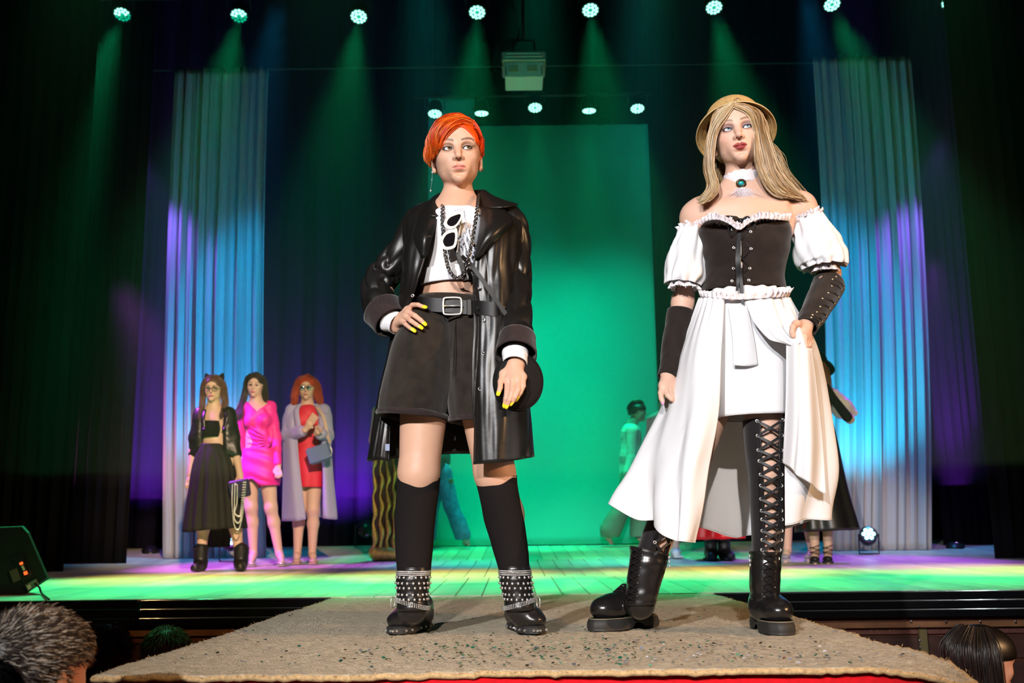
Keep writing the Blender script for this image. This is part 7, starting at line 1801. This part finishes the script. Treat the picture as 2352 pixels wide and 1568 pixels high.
def walker_left():
    Y = 12.1; J = dict(head=(1002, 940), neck=(1006, 974, .0), shL=(1008, 990, .12), shR=(1006, 988, -.12), elL=(1012, 1050, .10), wrL=(1000, 1090, .06), elR=(1012, 1050, -.16), wrR=(1002, 1085, -.20), hpL=(1014, 1085, .06), hpR=(1016, 1085, -.07), knL=(990, 1165, .06), anL=(985, 1238, .06), toL=(975, 1248, .06), knR=(1036, 1160, -.07), anR=(1068, 1236, -.07), toR=(1076, 1250, -.07))
    r, q, H, g = figure('person in blue jeans striding past the backdrop behind the leather coat', Y, J, (.5, .36, .3), yaw=-80, h=.007)
    cloth('dark_shirt', mat('dark_shirt', (.05, .07, .08), .8), r, [(g['shL'], g['shR'], .062, .062, .04), (q(1007, 995, 0), q(1010, 1050, 0), .12, .115, .04), (q(1010, 1050, 0), q(1014, 1090, 0), .115, .115, .04), (g['shR'], g['elR'], .065, .055), (g['elR'], g['wrR'], .055, .045), (g['shL'], g['elL'], .065, .055), (g['elL'], g['wrL'], .055, .045)], .008)
    je = cloth('jeans', mat('blue_denim', (.10, .18, .42), .8, noise=(20, .3)), r, [(g['hpL'], g['knL'], .11, .085), (g['knL'], g['anL'], .085, .085), (g['hpR'], g['knR'], .11, .085), (g['knR'], q(1062, 1226, -.07), .085, .095)], .008, cuts=[(q(1040, 1264, 0), (1, 1, .12), None, .006, 's')], wr=.006)
    V, F = sphere(q(1036, 1104, -.16), (.03, .012, .03), 10, 6); mk('knee_patch', V, F, mat('patch_red', (.35, .12, .10), .8), je)
    for a, b in (('anL', 'toL'), ('anR', 'toR')): V, F = tube([g[a] + [0, 0, -.02], g[b] + [0, 0, .01]], [.05, .038], 10); mk('shoe', V, F, mat('grey_shoe', (.3, .3, .3), .6), r)
    hair_cap(r, H, (.04, .03, .02))
walker_left()
# ================================================================== audience heads and stage monitor
M_cloth_dk = mat('dark_shirt_cloth', (.02, .02, .025), .85)
def sitter(c, R, sc, label, skin, hair, grow=.008, hl=(.070, .075, .09), low=-.05, strands=None, cz=-.02):
    H = Head(c, R, sc, detail=False, skin=skin)
    f = Fld(); H.prims(f); nb = H.w((0, .05, -.20)); f.cone(H.w((0, .03, -.06)), nb, .055 * sc, .06 * sc, .03)
    V, F = f.mesh(.004); r = empty('person', (c[0], c[1], -1.05), label, 'person'); mk('body', V, F, M_skin, r, True, H.paint(V, np.tile(np.array(skin), (len(V), 1))))
    ax = np.array([R[0, 0], R[1, 0], 0]); ax /= np.linalg.norm(ax); g = Fld(); s = nb + [0, 0, -.06]; g.cone(s - ax * .17, s + ax * .17, .07, .07, .04); g.cone(s + [0, 0, -.05], s + [0, 0, -.52], .15, .15, .08); g.chain([s - ax * .18, s - ax * .24 + [0, 0, -.30]], [.065, .055], .05); g.chain([s + ax * .18, s + ax * .24 + [0, 0, -.30]], [.065, .055], .05)
    g.box((s[0], s[1], s[2] - .52 - .2), (1, 1, .2), None, .01, 's'); V, F = g.mesh(.009); mk('shirt', V, F, M_cloth_dk, r)
    f2 = Fld()
    for k in (-1, 1): f2.chain([s + ax * .10 * k + [0, 0, -.48], s + ax * .10 * k - np.array([R[0, 1], R[1, 1], 0]) * .26 + [0, 0, -.50], s + ax * .10 * k - np.array([R[0, 1], R[1, 1], 0]) * .26 + [0, 0, -.90]], [.10, .075, .05], .05)
    V, F = f2.mesh(.012); mk('trousers', V, F, M_cloth_dk, r)
    g = Fld(); H.cap(g, grow, hl, cz, low); V, F = g.mesh(.004); hb = mk('hair', V, F, M_hair, r, True, np.tile(np.array(hair) * .6, (len(V), 1)))
    return r, H, hb, V
ra = np.random.default_rng(5)
def crop(H, hb, cv, n, col, ln):
    p0 = cv[ra.integers(0, len(cv), n)]; nm = p0 - H.w((0, .02, .01)); nm /= np.linalg.norm(nm, axis=1, keepdims=True); dn = np.array([0, 0, -1.0]) - nm * (nm @ np.array([0, 0, -1.0]))[:, None]
    d = nm * .15 + dn + ra.normal(0, .12, (n, 3)); l = ra.uniform(.5, 1, (n, 1)) * ln; pts = np.stack([p0, p0 + d * l * .5 + nm * .003, p0 + d * l], 1)
    V, F, C = strands_mesh(pts, np.array([.0018, .0015, .0005]), np.clip(np.array(col) * ra.uniform(.6, 1.4, (n, 1)), 0, 1), 3); mk('hair_strands', V, F, M_hair, hb, True, C)
# grey cropped man
c = P(80, 1547, 2.12); r, H, hb, cv = sitter(c, rotm(158, 0, 0), 1.06, 'man with short cropped grey hair seen from behind, beside the runway corner', (.55, .30, .22), (.06, .05, .05), .004, (.066, .072, .098), -.055, cz=-.03)
L = H.loc(cv); sel = ra.integers(0, len(cv), 6500); p0 = cv[sel]; nrm = p0 - H.w((0, .02, .01)); nrm /= np.linalg.norm(nrm, axis=1, keepdims=True)
whorl = H.w((.02, .10, .075)); away = p0 - whorl; away -= nrm * (away * nrm).sum(1, keepdims=True); away /= np.linalg.norm(away, axis=1, keepdims=True) + 1e-9; tw = np.cross(nrm, away)
d = nrm * .35 + away * .85 + tw * .35 + ra.normal(0, .18, (6500, 3)); ln = ra.uniform(.012, .022, (6500, 1))
pts = np.stack([p0, p0 + d * ln * .5 + nrm * .002, p0 + d * ln], 1); g_ = ra.random(6500); cl = np.where((g_ < .32)[:, None], (.55, .50, .42), (.055, .042, .035)) * ra.uniform(.6, 1.2, (6500, 1))
V, F, C = strands_mesh(pts, np.array([.0008, .0007, .0003]), np.clip(cl, 0, 1), 3); mk('cropped_hair', V, F, M_hair, hb, True, C)
# dark head at the very edge
c = P(-168, 1752, 1.25); r, H, hb, cv = sitter(c, rotm(180, 0, 0), 1.05, 'dark-haired person whose head only just shows below the cropped grey man', (.5, .3, .22), (.01, .01, .01)); crop(H, hb, cv, 1500, (.012, .01, .01), .05)
# two small heads beyond the runway, on the left
c = P(238, 1508, 4.3); r, H, hb, cv = sitter(c, rotm(175, 0, 0), 1.0, 'brown-haired spectator beyond the grey man, close to the pit wall', (.5, .3, .22), (.07, .04, .025), .010); crop(H, hb, cv, 1600, (.08, .045, .03), .06)
c = P(383, 1505, 4.9); r, H, hb, cv = sitter(c, rotm(170, 0, 0), 1.0, 'fair-haired spectator peeping over the runway edge by the pit wall', (.5, .3, .22), (.30, .20, .09), .010); crop(H, hb, cv, 1600, (.34, .24, .11), .05)
# dark-haired woman on the right, in profile
c = P(2258, 1524, 3.5); r, H, hb, cv = sitter(c, rotm(104, 0, 0), .98, 'dark long-haired woman spectator near the metal post', (.62, .33, .24), (.012, .008, .006), .010, (.058, .070, .088), -.07)
gs = []
for a in np.linspace(-1.55, 1.55, 16):
    x, y = math.sin(a), math.cos(a); gs.append([H.w((x * .05, y * .05 + .01, .112)), H.w((x * .088, y * .10 + .01, .05)), H.w((x * .095, y * .105 + .01, -.05)), H.w((x * .10, y * .10 + .01, -.16)), H.w((x * .11, y * .10 + .02, -.28))])
locks(hb, push_out(gs, cv, H, 2, .003), 1100, .006, (.013, .008, .006), ra, .0022, 16, .006, var=.5)

# -- stage monitor lying on the apron at the left
def monitor():
    Y = 6.25; pts = [(-130, 1215), (52, 1207), (66, 1222), (112, 1328), (55, 1392), (-130, 1392)]
    fr = np.array([P(x, y, Y) for x, y in pts]); zmin = zs(Y) + .002
    fr[:, 2] = np.where(np.arange(6) >= 4, zmin, fr[:, 2]); n = 6
    bk = fr + np.array([-.42, .55, 0]); bk[4:, 2] = zs(Y + .55) + .002
    ce = fr.mean(0)
    def bev(a, s): return a.mean(0) + (a - a.mean(0)) * s
    V = np.concatenate([bev(fr, .97) + [0, -.004, 0], fr + [0, .012, 0], bk - [0, .012, 0], bev(bk, .97)])
    F = [list(range(6))[::-1]] + [[18 + i for i in range(6)]]
    for k in range(3):
        for i in range(6): j = (i + 1) % 6; F.append([k * 6 + i, k * 6 + j, (k + 1) * 6 + j, (k + 1) * 6 + i])
    r = empty('stage_monitor', (fr[:, 0].mean(), Y + .25, zs(Y)), 'black wedge stage monitor speaker lying on the stage edge', 'speaker')
    b = mk('cabinet', V, F, mat('cab_paint', (.008, .009, .008), .6, bump=(90, .4, .003)), r, False)
    def plate(x0, y0, x1, y1, w_, m, nm, dy=-.012, t=.01):
        a, c_ = P(x0, y0, Y + dy), P(x1, y1, Y + dy); d = c_ - a; L = np.linalg.norm(d); d /= L; n_ = np.array([d[2], 0, -d[0]]); q = [a - n_ * w_ / 2, a + n_ * w_ / 2, c_ + n_ * w_ / 2, c_ - n_ * w_ / 2]
        V = np.concatenate([np.array(q) + [0, -t / 2, 0], np.array(q) + [0, t / 2, 0]]); return mk(nm, V, [[0, 1, 2, 3], [7, 6, 5, 4], [0, 4, 5, 1], [1, 5, 6, 2], [2, 6, 7, 3], [3, 7, 4, 0]], m, r, False)
    plate(38, 1272, 66, 1330, .07, M_black, 'handle_recess', -.006)
    plate(46, 1284, 60, 1318, .03, M_black, 'handle_bar', -.016)
    plate(30, 1308, 40, 1334, .045, mat('vent_tan', (.12, .10, .07), .5), 'vent_plate')
    plate(48, 1291, 50, 1296, .016, mat('red_lamp', (.9, .1, .02), .4, emit=(1, .12, .02, 1.6)), 'indicator_lamp', -.024); plate(51, 1299, 56, 1309, .010, mat('bolt_white', (.75, .7, .6), .4), 'handle_label', -.024); plate(58, 1312, 60, 1319, .018, MATS['red_lamp'], 'indicator_lamp', -.024)
    plate(62, 1350, 86, 1336, .04, mat('jack_plate', (.35, .32, .26), .4, .5), 'jack_plate'); plate(64, 1349, 70, 1346, .022, MATS['bolt_white'], 'jack_socket', -.02)
    p = [P(80, 1340, Y - .02), P(90, 1348, Y - .05), P(96, 1362, Y - .06), PZ(112, 1376, zs(Y - .3) + .008)]; V, F = tube(cr(np.array(p), 20), .006, 8); mk('cable', V, F, M_black, r)
monitor()
